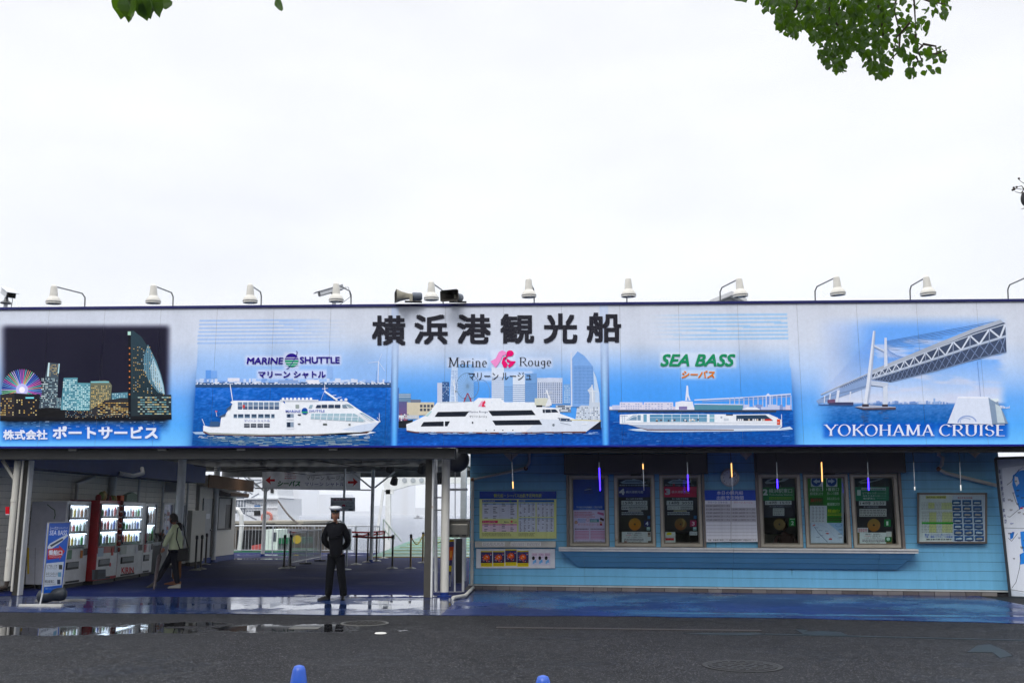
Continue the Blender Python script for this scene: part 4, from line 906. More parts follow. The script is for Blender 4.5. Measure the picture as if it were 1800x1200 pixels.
MB().ball(pp[4], .05).build('pipe_elbow', rustm, d_, smooth=True)
pp = [Wp(Wu(833, 1036)[0], .05, .08), G(818, 1046, .05), G(796, 1050, .045)]
MB().tube(pp, .035, 8).build('ground_pipe', pipe, tb, smooth=40)
# eave between the billboard and the wall
soff = mat('eave_soffit', (70, 76, 84), .7, dirt=(50, 44, 40)); dk = mat('dark_steel', (44, 46, 50), .5, .2, dirt=(70, 50, 40))
mb = MB(); mb.add([(-2.0, YB+.2, 2.93), (XB1, YB+.2, 2.93), (XB1, wall_y(XB1)+.6, 2.93), (-2.0, wall_y(-2.0)-.01, 2.93), (-2.0, YB+.2, 2.98), (XB1, YB+.2, 2.98), (XB1, wall_y(XB1)+.6, 2.98), (-2.0, wall_y(-2.0)-.01, 2.98)], [(0, 3, 2, 1), (4, 5, 6, 7), (0, 1, 5, 4), (1, 2, 6, 5), (2, 3, 7, 6), (3, 0, 4, 7)])
mb.build('soffit', soff, tb)
mb = MB(); mb.box(-1.9, YB+.17, 2.80, XB1, YB+.30, 2.92); mb.build('eave_beam', dk, tb)
mb = MB(); mb.tube([(-1.2, YB+.45, 2.83), (XB1, YB+.45, 2.83)], .02, 6); mb.build('conduit', dk, tb)
# loud cone and rust stain brackets under the eave
for px_, py_ in ((898, 797), (1713, 794), (1311, 790)):
    q = WALL(px_, py_, .25); MB().lathe([(.17 if px_ != 1311 else .12, .0), (.12, -.05), (.03, -.13), (.01, -.16)], (q.x, q.y, 2.915), n=12).build('ceiling_funnel', mat('rusty_cream', (168, 150, 128), .6, dirt=(130, 50, 34), scale=9), tb)
# little gable seen over the billboard
gp_ = atY(1283, 516, 25.0); gl_ = atY(1246, 531, 25.0); gr_ = atY(1309, 529, 25.0)
gz = gl_.z-.3
mb = MB(); mb.slab([(gl_.x+.12, 25, gz-2.2), (gr_.x-.1, 25, gz-2.2), (gr_.x-.1, 25, gr_.z-.05), (gp_.x, 25, gp_.z-.12), (gl_.x+.12, 25, gl_.z-.05)], (0, 1, 0), 3); gb = mb.build('gable', mat('grey_gable', (205, 207, 210), .7), tb)
for a_, b2 in ((gl_, gp_), (gp_, gr_)):
    mb = MB(); mb.hexa([(a_.x, 24.7, a_.z-.1), (b2.x, 24.7, b2.z-.1), (b2.x, 24.7, b2.z), (a_.x, 24.7, a_.z)], [(a_.x, 28.2, a_.z-.1), (b2.x, 28.2, b2.z-.1), (b2.x, 28.2, b2.z), (a_.x, 28.2, a_.z)]); mb.build('roof_slope', mat('pale_roof', (190, 192, 196), .6), gb)
t = MB(); t.box(gl_.x-1.5, 24.6, 3.36, gr_.x+1.5, 28.5, gz-2.18); t.build('roof_block', mat('grey_gable', (150,152,156)), tb)

# ---- printed sheets inside the windows
SH = lambda off: Plane(WA+wn*off, wn)
WHT = (226, 228, 232)
def sheet_art(off): return Art(SH(off), 0)
def backing(name, q, off, c, parent, th=.004):
    """thin sheet behind a print, q in photo pixels"""
    p = SH(off-th-.001); x0, y0, x1, y1 = q; pts = [p(x0, y1), p(x1, y1), p(x1, y0), p(x0, y0)]
    return MB().slab(pts, wn, th).build(name, mat('sheet_'+name, c, .6), parent)
OFFW = -.022
# window 1: information poster
A = sheet_art(OFFW).z(990, 780, 5.4538); A.rect(90, 318, 406, 640, (12,66,170), (20,84,196)); A.ring(245, 450, 97, 97, 4, (46,96,170), 30); A.ring(245, 450, 80, 80, 2, (46,96,170), 30)
A.text('THE', 225, 413, 268, 428, (6,26,66), .03, 1); A.text('PORT', 205, 436, 285, 454, (6,26,66), .03, 1); A.text('SERVICE', 200, 460, 290, 474, (6,26,66), .03, 1); A.poly([(200,440),(250,428),(280,436),(240,437),(210,444)], (150,170,190))
A.text('YOKOHAMA CRUISE', 126, 595, 374, 614, (214,222,232), .03, 1); A.text('INFORMATION', 158, 622, 342, 640, (200,210,226), .03, 1)
A.rect(98, 633, 404, 955, (236,214,244)); A.dashes(108, 648, 310, 704, 4, (196,60,110), .5, .8, 1, .06); A.poly([(330,648),(390,662),(388,686),(326,668)], (210,110,160)); A.text('BEIKIN', 142, 715, 215, 733, (60,150,220), .03, 1)
A.dashes(142, 738, 216, 750, 1, (60,150,220), .6, 1, 3, .12); A.rect(256, 718, 342, 748, (60,120,180), (40,140,120)); A.dashes(262, 722, 338, 744, 2, (230,236,240), .5, .8, 4, .1); A.poly([(356,702),(394,720),(386,740),(350,724)], (90,50,60)); A.ring(236, 724, 14, 14, 3, (200,60,80), 12)
A.ell(124, 750, 14, 14, (226,170,140), 12); A.ring(124, 750, 14, 14, 3, (160,40,50), 12); A.ell(360, 752, 12, 11, (236,190,150), 12); A.rect(350, 762, 374, 780, (190,40,60)); A.text('クリスマスコース', 140, 760, 342, 784, (214,70,110), .0, 1)
A.dashes(112, 806, 246, 822, 1, (120,90,110), .7, 1, 6, .08); A.dashes(262, 806, 396, 822, 1, (120,90,110), .7, 1, 7, .08)
for k in range(6): A.rect(112, 832+k*14, 248, 840+k*14, (226,150,190)); A.rect(262, 832+k*14, 400, 840+k*14, (226,150,190))
A.dashes(118, 928, 398, 946, 2, (120,110,130), .5, .9, 8, .04)
bo = backing('information_sheet', (1006, 838, 1064.5, 955.5), OFFW, (200,200,210), winobj[0]); A.build('poster', winobj[0])
CK = (196, 200, 206)
def counter_window(wi, num, band, ttl, tm, ox, zz, numsub=None):
    A = sheet_art(OFFW).z(*zz)
    return A
NAVY, BLK = (8,14,42), (12,14,24)
def sheet_box(A, x0, y0, x1, y1, c, c2=None): A.rect(x0, y0, x1, y1, c, c2)
def shipicon(A, x0, y0, x1, y1, c=(170,190,205)):
    w_ = x1-x0; h_ = y1-y0; f = lambda pts: [(x0+a*w_, y0+b_*h_) for a, b_ in pts]
    A.poly(f([(0,.75),(.08,.6),(.2,.35),(.45,.3),(.5,.1),(.62,.3),(.8,.4),(.85,.6),(1,.62),(.88,1),(.1,1)]), c); A.rect(x0+.2*w_, y0+.5*h_, x0+.78*w_, y0+.6*h_, (30,50,80)); A.rect(x0+.16*w_, y0+.7*h_, x0+.8*w_, y0+.78*h_, (30,50,80))
def speech_disc(A, x, y, r_, gold=(176,132,60)):
    A.ell(x, y, r_, r_, gold, 28, (min(255, gold[0]+18), gold[1]-20, gold[2]-20)); A.ell(x, y, r_*.16, r_*.16, (16,12,10), 12); A.ring(x, y, r_*.97, r_*.97, 2, (110,84,44), 28)
# window 2 : counter 4
A = sheet_art(OFFW).z(990, 780, 5.4538); A.rect(523, 318, 838, 410, (16,40,66), (10,24,50)); shipicon(A, 545, 326, 800, 380); A.dashes(540, 386, 815, 404, 1, (150,164,180), .6, 1, 11, .07)
A.rect(524, 410, 840, 508, (16,40,140)); A.text('4', 536, 428, 590, 486, (214,218,226), .05, 3); A.text('横浜港観光船', 600, 446, 768, 472, (190,196,210), .02, 1)
A.rect(524, 508, 842, 690, (10,14,34)); A.text('次の出航予定時刻', 600, 516, 762, 533, (200,206,214), .015, 1); A.rect(558, 542, 806, 586, (200,202,200)); A.text('15時 30分', 572, 547, 796, 580, (16,16,18), .03, 3)
A.rect(558, 592, 808, 630, (200,202,200)); A.dashes(630, 598, 802, 626, 2, (40,40,44), .6, .95, 12, .06); A.dashes(564, 602, 626, 620, 1, (60,60,66), .6, 1, 13, .2); A.rect(622, 634, 748, 644, (206,200,190)); A.dashes(560, 648, 776, 682, 2, (206,210,216), .45, .95, 14, .05)
A.rect(530, 690, 844, 838, (30,24,22), (24,20,18)); speech_disc(A, 687, 768, 60, (190,140,62)); A.rect(808, 688, 834, 718, (70,120,170)); A.rect(774, 732, 832, 790, (12,22,96)); A.text('4', 788, 742, 817, 780, (224,228,240), .02, 3); A.rect(800, 794, 834, 826, (150,180,180)); A.rect(806, 800, 828, 808, (230,236,236))
A.rect(534, 838, 850, 955, (60,54,46)); A.rect(562, 840, 842, 948, (214,214,214)); A.text('乗船券は、出航時刻の', 612, 846, 752, 862, (30,30,34), .02, 1); A.text('20分前', 600, 865, 652, 880, (190,40,50), .02, 1); A.text('より発売致します。', 654, 865, 760, 880, (30,30,34), .02, 1); A.text('しばらくお待ち下さい。', 606, 884, 762, 899, (30,30,34), .02, 1)
A.dashes(584, 903, 770, 930, 2, (70,60,80), .5, 1, 15, .05); A.text('Please wait for a while.', 616, 930, 756, 944, (40,40,48), .01, 1); A.rect(810, 844, 840, 888, (170,150,140)); A.ell(822, 860, 8, 10, (90,60,50), 10); A.rect(812, 928, 842, 946, (60,40,30)); A.rect(584, 930, 610, 944, (110,40,40))
backing('counter_sheet', (1086, 838, 1146, 955.5), OFFW, (30,30,36), winobj[1]); A.build('poster', winobj[1])
# window 3 : counter 3 (open below)
A = sheet_art(OFFW).z(990, 780, 5.4538); A.rect(962, 318, 1278, 410, (16,40,66), (10,24,50)); shipicon(A, 1000, 326, 1225, 380); A.text('Marine Rouge', 978, 386, 1130, 404, (190,180,196), .01, 1); A.text('マリーンルージュ', 1142, 388, 1254, 402, (180,186,200), .015, 1); A.ell(1060, 392, 12, 12, (200,30,60), 10)
A.rect(962, 408, 1280, 508, (220,14,80)); A.text('3', 976, 428, 1026, 486, (222,216,222), .05, 3); A.text('横浜港観光船', 1038, 446, 1210, 472, (226,190,202), .02, 1)
A.rect(964, 508, 1282, 690, (10,14,34)); A.text('次の出航予定時刻', 1042, 516, 1200, 533, (200,206,214), .015, 1); A.rect(992, 542, 1244, 586, (200,202,200)); A.text('14時 30分', 1016, 547, 1242, 580, (16,16,18), .03, 3)
A.rect(998, 592, 1244, 630, (200,202,200)); A.text('60分コース', 1002, 600, 1114, 624, (30,30,34), .02, 2); A.dashes(1124, 598, 1240, 628, 2, (50,50,54), .6, 1, 16, .09); A.rect(1058, 636, 1184, 644, (206,200,160)); A.dashes(1000, 648, 1218, 682, 2, (206,210,216), .45, .95, 17, .05)
A.rect(968, 690, 1284, 832, (22,19,20)); speech_disc(A, 1126, 768, 58, (112,90,48)); A.poly([(1136,716),(1150,712),(1170,740),(1160,790),(1138,800),(1150,760)], (150,124,72)); A.rect(1252, 686, 1278, 716, (70,120,170)); A.rect(1216, 730, 1278, 790, (168,14,80)); A.text('3', 1234, 744, 1260, 778, (240,220,232), .02, 3); A.rect(1244, 794, 1278, 826, (150,180,180)); A.rect(1250, 800, 1272, 808, (230,236,236))
backing('counter_sheet', (1166.5, 838, 1226, 932.6), OFFW, (30,30,36), winobj[2]); A.build('poster', winobj[2])
A = sheet_art(OFFW).z(990, 780, 5.4538); A.rect(980, 844, 1074, 886, (222,224,216)); A.poly([(990,856),(1010,844),(1040,850),(1038,870),(990,872)], (230,210,40)); A.rect(980, 892, 1074, 948, (220,220,216)); A.rect(980, 900, 1062, 922, (196,40,44)); backing('leaflet_sheet', (1169.5, 934.5, 1187, 954), OFFW, (200,200,200), winobj[2]); A.build('leaflet', winobj[2])
A = sheet_art(OFFW).z(990, 780, 5.4538); A.rect(1212, 838, 1284, 872, (222,224,226)); A.dashes(1218, 844, 1280, 866, 2, (40,40,60), .5, .9, 19, .2); backing('leaflet_sheet', (1212, 934.4, 1225.5, 940), OFFW, (200,200,200), winobj[2]); A.build('leaflet', winobj[2])
# window 4 : counter 2 (open below)
A = sheet_art(OFFW).z(1230, 780, 6.0); A.rect(648, 345, 992, 456, (18,34,62), (12,24,48)); A.poly([(684,404),(720,376),(800,356),(960,350),(900,390),(760,418),(700,420)], (150,160,166)); A.poly([(720,388),(800,364),(880,360),(860,384),(760,402)], (40,60,84)); A.text('シーバス', 860, 422, 970, 446, (30,76,84), .02, 1, .2); A.text('SEA BASS', 668, 424, 800, 446, (30,70,80), .02, 1, .2)
A.rect(650, 456, 998, 594, (10,116,58)); A.text('2', 666, 474, 718, 540, (214,222,216), .05, 3); A.text('横浜駅東口', 728, 470, 974, 516, (208,218,210), .025, 3); A.text('Yokohama Station', 730, 524, 978, 542, (190,206,196), .02, 1); A.dashes(732, 556, 974, 584, 2, (150,190,50), .5, 1, 21, .05)
A.rect(652, 594, 1000, 700, (10,12,30)); A.rect(690, 597, 968, 640, (206,208,204)); A.text('14時 15分', 704, 602, 958, 634, (16,16,18), .03, 3); A.text('次の出航予定時刻', 734, 650, 884, 665, (160,166,180), .015, 1); A.dashes(890, 653, 965, 664, 1, (130,136,150), .5, 1, 22, .12)
A.rect(656, 700, 1004, 776, (12,16,36)); A.rect(772, 676, 892, 754, (190,192,188)); A.dashes(780, 682, 884, 748, 4, (50,60,60), .4, 1, 23, .16); A.line([(680,768),(1000,768)], 2, (70,76,90))
A.rect(942, 782, 1008, 864, (16,124,44)); A.text('2', 964, 812, 992, 852, (230,240,232), .02, 3); A.dashes(952, 784, 1000, 796, 1, (200,220,200), .7, 1, 24, .3)
backing('counter_sheet', (1338.2, 838, 1397.2, 909), OFFW, (30,30,36), winobj[3]); A.build('poster', winobj[3])
mb = MB(); q = SH(-.02)(1370, 921); mb.lathe([(.118, 0), (.118, .006)], q, wn, 24); dd = mb.build('speaking_disc', mat('brass_disc', (120, 96, 52), .4, .5), winobj[3]); mb = MB(); mb.lathe([(.02, 0), (.02, .003)], q+wn*.007, wn, 12); mb.build('speaking_hole', mat('black_plastic', (20,20,22)), winobj[3])
# window 5 : route map poster
A = sheet_art(OFFW).z(1400, 780, 5.4545); A.rect(103, 310, 432, 756, (28,124,36)); 
for x_ in (190, 338): A.rect(x_-52, 306, x_+54, 410, (206,214,220)); A.ell(x_, 358, 47, 47, (28,80,150), 26)
A.poly([(160,358),(196,334),(196,348),(226,348),(226,368),(196,368),(196,382)], (200,214,230)); A.poly([(368,356),(332,332),(332,346),(302,346),(302,366),(332,366),(332,380)], (200,214,230))
A.text('2番窓口', 126, 420, 250, 452, (216,228,216), .025, 2); A.text('1番窓口', 288, 418, 406, 450, (216,228,216), .025, 2); A.text('横浜駅東口行き', 130, 460, 254, 490, (200,216,200), .02, 2); A.text('赤レンガ倉庫', 294, 456, 404, 488, (200,216,200), .02, 2); A.text('みなとみらい21', 294, 508, 410, 536, (200,216,200), .02, 2); A.text('横浜駅東口行き', 296, 560, 414, 592, (210,224,210), .02, 2)
A.rect(128, 512, 258, 590, (40,84,28)); A.text('直行便', 134, 522, 252, 554, (190,30,40), .03, 2); A.text('経由便', 300, 624, 420, 656, (230,236,60), .02, 3); A.dashes(298, 660, 436, 690, 2, (190,200,60), .45, 1, 25, .06); A.dashes(298, 700, 436, 740, 2, (70,60,30), .6, 1, 26, .1)
A.rect(128, 590, 292, 756, (220,222,228)); 
for k in range(11):
    for j in range(4): A.k -= .9; A.rect(150+j*32+(k*7 % 5), 602+k*13.5, 164+j*32+(k*5 % 9), 606+k*13.5, (80,80,96))
A.rect(140, 754, 446, 960, (214,222,238)); A.poly([(300,756),(446,756),(446,880),(380,820)], (170,200,232)); A.line([(156,784),(180,772)], 9, (200,50,50)); A.line([(170,790),(210,850),(260,900),(300,940)], 4, (60,80,130)); A.line([(210,770),(300,800),(360,880),(420,920)], 2, (150,170,210))
for k in range(9): A.k -= .9; x_, y_ = ((190,800),(230,828),(290,832),(296,858),(240,876),(206,892),(420,820),(416,860),(420,896))[k]; A.rect(x_-16, y_-2, x_+18, y_+3, (40,46,60) if k > 5 else (130,140,170))
A.poly([(276,856),(296,850),(318,856),(300,864)], (190,50,60)); A.poly([(310,905),(326,900),(342,905),(342,918),(310,918)], (200,90,100)); A.ring(404, 776, 30, 16, 3, (70,110,180), 18); A.line([(140,948),(450,948)], 3, (60,110,120))
backing('route_sheet', (1419, 837, 1483, 957), OFFW, (190,196,206), winobj[4]); A.build('poster', winobj[4])
# window 6 : counter 1
A = sheet_art(OFFW).z(1400, 780, 5.4545); A.rect(552, 318, 880, 412, (26,42,56), (18,34,44)); A.poly([(592,362),(640,340),(720,326),(850,322),(800,346),(700,372),(620,382)], (130,146,150)); A.poly([(620,358),(700,336),(790,330),(760,346),(660,364)], (36,56,76)); A.text('シーバス', 760, 384, 850, 404, (26,90,70), .02, 1, .2); A.text('SEA BASS', 600, 384, 730, 404, (26,90,70), .02, 1, .2)
A.rect(556, 410, 886, 544, (12,120,88)); A.text('1', 582, 440, 616, 494, (206,226,216), .05, 3); A.rect(624, 418, 858, 442, (180,200,196)); A.dashes(632, 424, 850, 438, 1, (50,70,90), .6, 1, 31, .05); A.text('ピア赤レンガ', 636, 460, 766, 480, (206,222,214), .02, 1); A.text('みなとみらい21', 636, 486, 798, 506, (206,222,214), .02, 1); A.text('横浜駅東口', 640, 512, 752, 532, (206,222,214), .02, 1); A.dashes(770, 462, 862, 530, 3, (120,170,150), .3, 1, 32, .1)
A.rect(560, 544, 894, 700, (18,20,34)); A.rect(600, 546, 858, 588, (206,208,206)); A.text('14時 35分', 610, 551, 846, 582, (16,16,18), .03, 3); A.text('次の出航予定時刻', 644, 595, 784, 610, (170,176,186), .015, 1); A.rect(604, 620, 864, 694, (196,196,192)); A.dashes(610, 624, 860, 690, 4, (80,70,70), .4, 1, 33, .09)
A.rect(564, 700, 912, 846, (26,24,30)); speech_disc(A, 742, 776, 62, (150,124,66)); A.rect(840, 722, 904, 790, (18,124,60)); A.text('1', 862, 740, 880, 778, (226,240,230), .03, 3); A.rect(586, 802, 686, 846, (220,220,222)); A.dashes(594, 808, 680, 842, 3, (200,60,70), .5, 1, 34, .16)
A.rect(572, 846, 918, 962, (120,104,70)); A.rect(606, 848, 860, 958, (222,224,224)); A.text('乗船券は、出航時刻の', 660, 856, 808, 871, (30,30,34), .02, 1); A.text('20分前', 652, 874, 706, 888, (190,40,50), .02, 1); A.text('より発売致します。', 708, 874, 822, 888, (30,30,34), .02, 1); A.text('しばらくお待ち下さい。', 656, 892, 822, 907, (30,30,34), .02, 1); A.dashes(632, 911, 850, 938, 2, (90,60,80), .5, 1, 35, .05); A.text('Please wait for a while.', 668, 938, 806, 950, (40,40,48), .01, 1)
A.rect(860, 838, 912, 888, (210,208,204)); A.rect(850, 890, 912, 936, (20,110,50)); A.ell(880, 910, 17, 17, (200,226,210), 14)
backing('counter_sheet', (1502.5, 838, 1569, 957), OFFW, (40,40,46), winobj[5]); A.build('poster', winobj[5])

# ============================================================ BOARDS AND SIGNS ON THE WALL (things of their own)
def on_wall(name, q, off, th, label, cat, fc, framec=None, fw=.03):
    """flat board standing off the wall; q in photo pixels; returns thing and art"""
    p = SH(off); x0, y0, x1, y1 = q; c0 = p((x0+x1)/2, y1); t = thing(name, tuple(c0), label, cat)
    pts = [p(x0, y1), p(x1, y1), p(x1, y0), p(x0, y0)]
    MB().slab(pts, -wn, th).build('panel', fc, t)
    if framec:
        mb = MB(); qs = [Vector(a) for a in pts]; cen = sum(qs, Vector())/4; 
        for a, b_ in zip(qs, qs[1:]+qs[:1]): mb.bar(a+(b_-a).normalized()*(-fw/2)+wn*.012, b_+(b_-a).normalized()*(fw/2)+wn*.012, fw, fw*1.1, wn)
        mb.build('frame', framec, t)
    return t, Art(SH(off), .0015)
# sailing timetable
t_, A = on_wall('timetable_board', (843.5, 863, 978, 946), .045, .02, 'large pale yellow timetable board under a blue heading left of the windows', 'timetable board', mat('board_yellow', (214, 222, 150), .5))
A.z(820, 780, 4.285); A.rect(98, 355, 677, 414, (18,64,160)); A.rect(98, 414, 677, 710, (214,222,150)); A.text('観光船・シーバス出航予定時刻表', 206, 374, 566, 402, (196,208,80), .03, 2)
A.rect(118, 420, 380, 438, (30,80,160)); A.text('マリーンシャトル', 124, 423, 214, 436, (220,228,240), .02, 1); A.text('MARINE', 286, 424, 322, 436, (50,50,140), .03, 1); A.text('SHUTTLE', 340, 424, 382, 436, (50,50,140), .03, 1); A.ell(331, 430, 7, 7, (30,130,90), 10)
A.rect(392, 420, 660, 438, (40,100,170)); A.text('シーバス', 396, 423, 442, 436, (220,228,240), .02, 1)
def table(A, x0, y0, x1, y1, rows, cols_, c, seed, fill=.7, fg=(70,76,100), hd=None):
    A.rect(x0, y0, x1, y1, c); r_ = random.Random(seed); dy = (y1-y0)/rows; dx = (x1-x0)/cols_
    if hd: A.rect(x0, y0, x1, y0+dy, hd)
    A.k += 1
    for i in range(rows): A.k -= .95; A.rect(x0, y0+dy*(i+.95), x1, y0+dy*(i+1), tuple(int(v*.82) for v in c))
    for j in range(cols_): A.k -= .95; A.rect(x0+dx*j, y0, x0+dx*j+1.2, y1, tuple(int(v*.82) for v in c))
    for i in range(rows):
        for j in range(cols_):
            if r_.random() < fill or i == 0: A.k -= .97; A.rect(x0+dx*(j+.25), y0+dy*(i+.3), x0+dx*(j+.25+r_.uniform(.25, .5)), y0+dy*(i+.72), fg)
table(A, 118, 444, 380, 562, 9, 4, (206,212,226), 1, .6, hd=(150,180,214)); A.rect(118, 576, 236, 594, (196,30,90)); A.text('マリーンルージュ', 124, 579, 216, 591, (236,220,230), .02, 1); A.text('Marine', 284, 580, 318, 592, (60,60,80), .01, 1); A.text('Rouge', 350, 580, 380, 592, (60,60,80), .01, 1); A.ell(340, 584, 8, 8, (220,30,90), 10)
table(A, 118, 600, 380, 660, 5, 4, (226,206,220), 2, .7, hd=(220,150,180)); table(A, 392, 444, 520, 548, 10, 4, (206,214,226), 3, .75, hd=(160,190,220)); table(A, 528, 444, 658, 548, 10, 4, (206,214,226), 4, .75, hd=(160,190,220)); table(A, 392, 556, 520, 660, 10, 4, (206,214,226), 5, .75, hd=(160,190,220)); table(A, 528, 556, 658, 660, 10, 4, (206,214,226), 6, .75, hd=(160,190,220))
A.dashes(116, 668, 340, 694, 3, (90,90,60), .4, .9, 41, .05); A.dashes(392, 668, 520, 694, 3, (90,90,60), .4, .9, 42, .08); A.build('printed_timetable', t_)
for x_, y_ in ((847,867),(974,866),(848,943),(974,942)): q = SH(.047)(x_, y_); MB().lathe([(.006, 0), (.006, .003)], q, wn, 8).build('screw', mat('zinc', (150,150,150), .4, .7), t_)
# notice rail
t_, A = on_wall('notice_shelf', (835, 951, 976.5, 961.5), .10, .088, 'narrow cream rail with taped paper slips below the yellow timetable', 'notice rail', mat('cream_rail', (206, 204, 192), .5, dirt=(130,120,100)))
A.z(820, 780, 4.285)
for a, b_ in ((118,288),(332,444),(448,560)): A.rect(a, 738, b_, 768, (228,228,224)); A.dashes(a+6, 741, b_-6, 765, 4, (150,150,150), .4, 1, a, .12)
A.build('paper_slip', t_)
t_, A = on_wall('poster_panel', (837, 964, 975.5, 998), .04, .02, 'long white panel with four orange festival posters and three pale handbills', 'notice panel', mat('white_panel', (222, 226, 232), .4))
A.build  # prints are sheets of their own
for k, x0 in enumerate((108, 200, 292, 382)):
    yb = (922, 920, 916, 922)[k]; yt = (804, 804, 792, 802)[k]; x1 = x0+86; p = SH(.046); f = lambda x, y: p(820+x/4.285, 780+y/4.285)
    pn_ = MB().slab([f(x0, yb), f(x1, yb), f(x1, yt), f(x0, yt)], -wn, .003).build('poster', mat('poster_paper', (200,200,205), .5), t_)
    A = Art(SH(.046), .001).z(820, 780, 4.285); A.rect(x0, yt, x1, yb-26, (60,60,110), (40,30,60)); A.rect(x0, yb-26, x1, yb, (226,206,30)); A.rect(x0, yt, x1, yt+9, (206,190,40)); rq = random.Random(60)
    A.ell(x0+42, yt+50, 26, 22, (214,80,40), 14); A.ell(x0+42, yt+50, 15, 12, (236,130,60), 12)
    for q in range(26): A.k -= .9; a = x0+4+rq.random()*74; b_ = yt+14+rq.random()*72; A.poly([(a, b_), (a+5+rq.random()*6, b_+2), (a+3, b_+7)], rq.choice([(190,190,220), (230,120,80), (90,80,170), (220,220,235), (180,60,60)]))
    A.dashes(x0+6, yb-22, x1-6, yb-4, 2, (120,90,30), .4, 1, 50+k, .09); A.build('poster_print', pn_)
for k, x0 in enumerate((490, 538, 586)):
    p = SH(.046); f = lambda x, y: p(820+x/4.285, 780+y/4.285)
    pn_ = MB().slab([f(x0, 910), f(x0+45, 910), f(x0+45, 818), f(x0, 818)], -wn, .003).build('handbill', mat('handbill_paper', (214,206,220), .5), t_)
    A = Art(SH(.046), .001).z(820, 780, 4.285); A.rect(x0, 818, x0+45, 910, (216,202,216), (200,206,226)); A.ell(x0+14, 858, 11, 15, (22,20,24), 14); A.poly([(x0+22,872),(x0+34,868),(x0+36,892),(x0+20,892)], (110,170,220)); A.poly([(x0+12,880),(x0+24,876),(x0+22,900),(x0+8,900)], (120,180,226)); A.dashes(x0+6, 824, x0+42, 840, 2, (170,120,160), .5, 1, 70+k, .2); A.rect(x0+24, 848, x0+38, 852, (190,150,190)); A.build('handbill_print', pn_)
# departures board
p0 = SH(.10)
t_ = thing('departure_board', tuple(p0(1285, 952)), 'white departures board with blue heading below the wall clock', 'departure board')
qd = [(1241.5, 952), (1332, 951.2), (1327.5, 861.2), (1238.5, 861)]
MB().slab([p0(*q) for q in qd], -wn, .025).build('panel', mat('white_panel', (222,226,232)), t_)
A = Art(p0, .0015).z(1230, 780, 6.0)
A.poly([(50,485),(585,485),(590,594),(56,594)], (18,70,180)); A.poly([(56,594),(590,594),(610,1030),(70,1030)], (222,224,232))
A.text('本日の観光船', 180, 494, 458, 535, (216,222,236), .012, 3); A.text('出航予定時間', 180, 545, 462, 587, (216,222,236), .012, 3)
A.text('マリーン シャトル', 84, 604, 292, 625, (44,36,140), .04, 2); A.text('マリーン ルージュ', 360, 604, 556, 625, (190,120,130), .01, 2)
for k, (a, b_) in enumerate((('10:20 (60分コース)', None), ('11:30 (60分コース)', '12:00 (90分コース)'), ('13:30 (60分コース)', '14:30 (60分コース)'), ('15:30 (90分コース)', '16:00 (90分コース)'), ('17:20 (40分コース)', '19:00 (120分コース)'))):
    y_ = 634+k*37; A.rect(60+k*2, y_, 322+k*1.5, y_+34, (176,176,184)); A.text(a, 70, y_+7, 316, y_+29, (30,30,38), .01, 2)
    if b_: A.rect(334, y_, 588+k*2, y_+34, (176,176,184)); A.text(b_, 338, y_+7, 584, y_+29, (30,30,38), .01, 2)
for k in range(6): A.rect(68+k, 818+k*36, 326, 821+k*36, (150,150,158)); A.rect(336, 818+k*36, 598+k, 821+k*36, (150,150,158))
A.rect(326, 596, 331, 1000, (160,160,170)); A.text('天候・気象等の都合により出航時間を変更する場合があります', 86, 1004, 596, 1019, (20,20,24), .03, 1); A.build('printed_board', t_)
MB().bar(p0(1285.5, 861)-wn*.013, p0(1285, 952)-wn*.013, .012, .03).build('centre_rail', alu, t_)
# clock
cq = SH(.03)(1283, 839)
t_ = thing('wall_clock', tuple(cq), 'round white wall clock above the departures board', 'clock')
mb = MB(); mb.lathe([(.19, -.02), (.195, .0), (.195, .035), (.175, .045), (.168, .03)], cq, wn, 32); mb.build('case', mat('clock_case', (170,172,176), .35, .5), t_, smooth=35)
A = Art(SH(.03), .033).z(1230, 780, 6.0); A.ell(318, 355, 80, 80, (206,210,216), 32)
for k in range(12): a = R(k*30-90); x_, y_ = 318+66*math.cos(a), 355+66*math.sin(a); A.text(str(12 if k == 0 else k), x_-(9 if k in (0,10,11) else 5), y_-8, x_+(9 if k in (0,10,11) else 5), y_+8, (26,26,30), .02, 1)
A.build('dial', t_)
A = Art(SH(.03), .038).z(1230, 780, 6.0); A.poly([(312,350),(372,328),(374,334),(316,360)], (20,20,24)); A.poly([(314,360),(322,360),(330,296),(324,294)], (20,20,24)); A.ell(318, 355, 6, 6, (20,20,24), 10); A.build('hand', t_)
# glazed notice case on the right
t_, A = on_wall('notice_case', (1613.5, 867, 1733, 953), .08, .07, 'brown framed notice case with price list and rows of ship pictures', 'notice case', mat('case_back', (210,214,220), .5), mat('brown_frame', (104, 98, 92), .4, .2), .035)
A.z(1580, 780, 3.636); A.rect(134, 326, 348, 622, (222,224,222)); A.rect(342, 330, 552, 624, (206,214,230)); A.rect(172, 331, 302, 348, (210,206,110)); A.text('乗船料金・所要時間', 178, 333, 298, 346, (60,60,40), .02, 1)
A.rect(188, 375, 228, 412, (226,226,150)); A.rect(272, 375, 340, 418, (222,224,160)); A.rect(194, 436, 240, 566, (224,224,150)); A.rect(276, 436, 344, 566, (222,222,160)); A.dashes(144, 370, 340, 420, 6, (130,130,130), .3, 1, 81, .07); A.dashes(146, 428, 344, 568, 14, (130,130,130), .3, 1, 82, .07); A.rect(146, 498, 348, 510, (60,170,60))
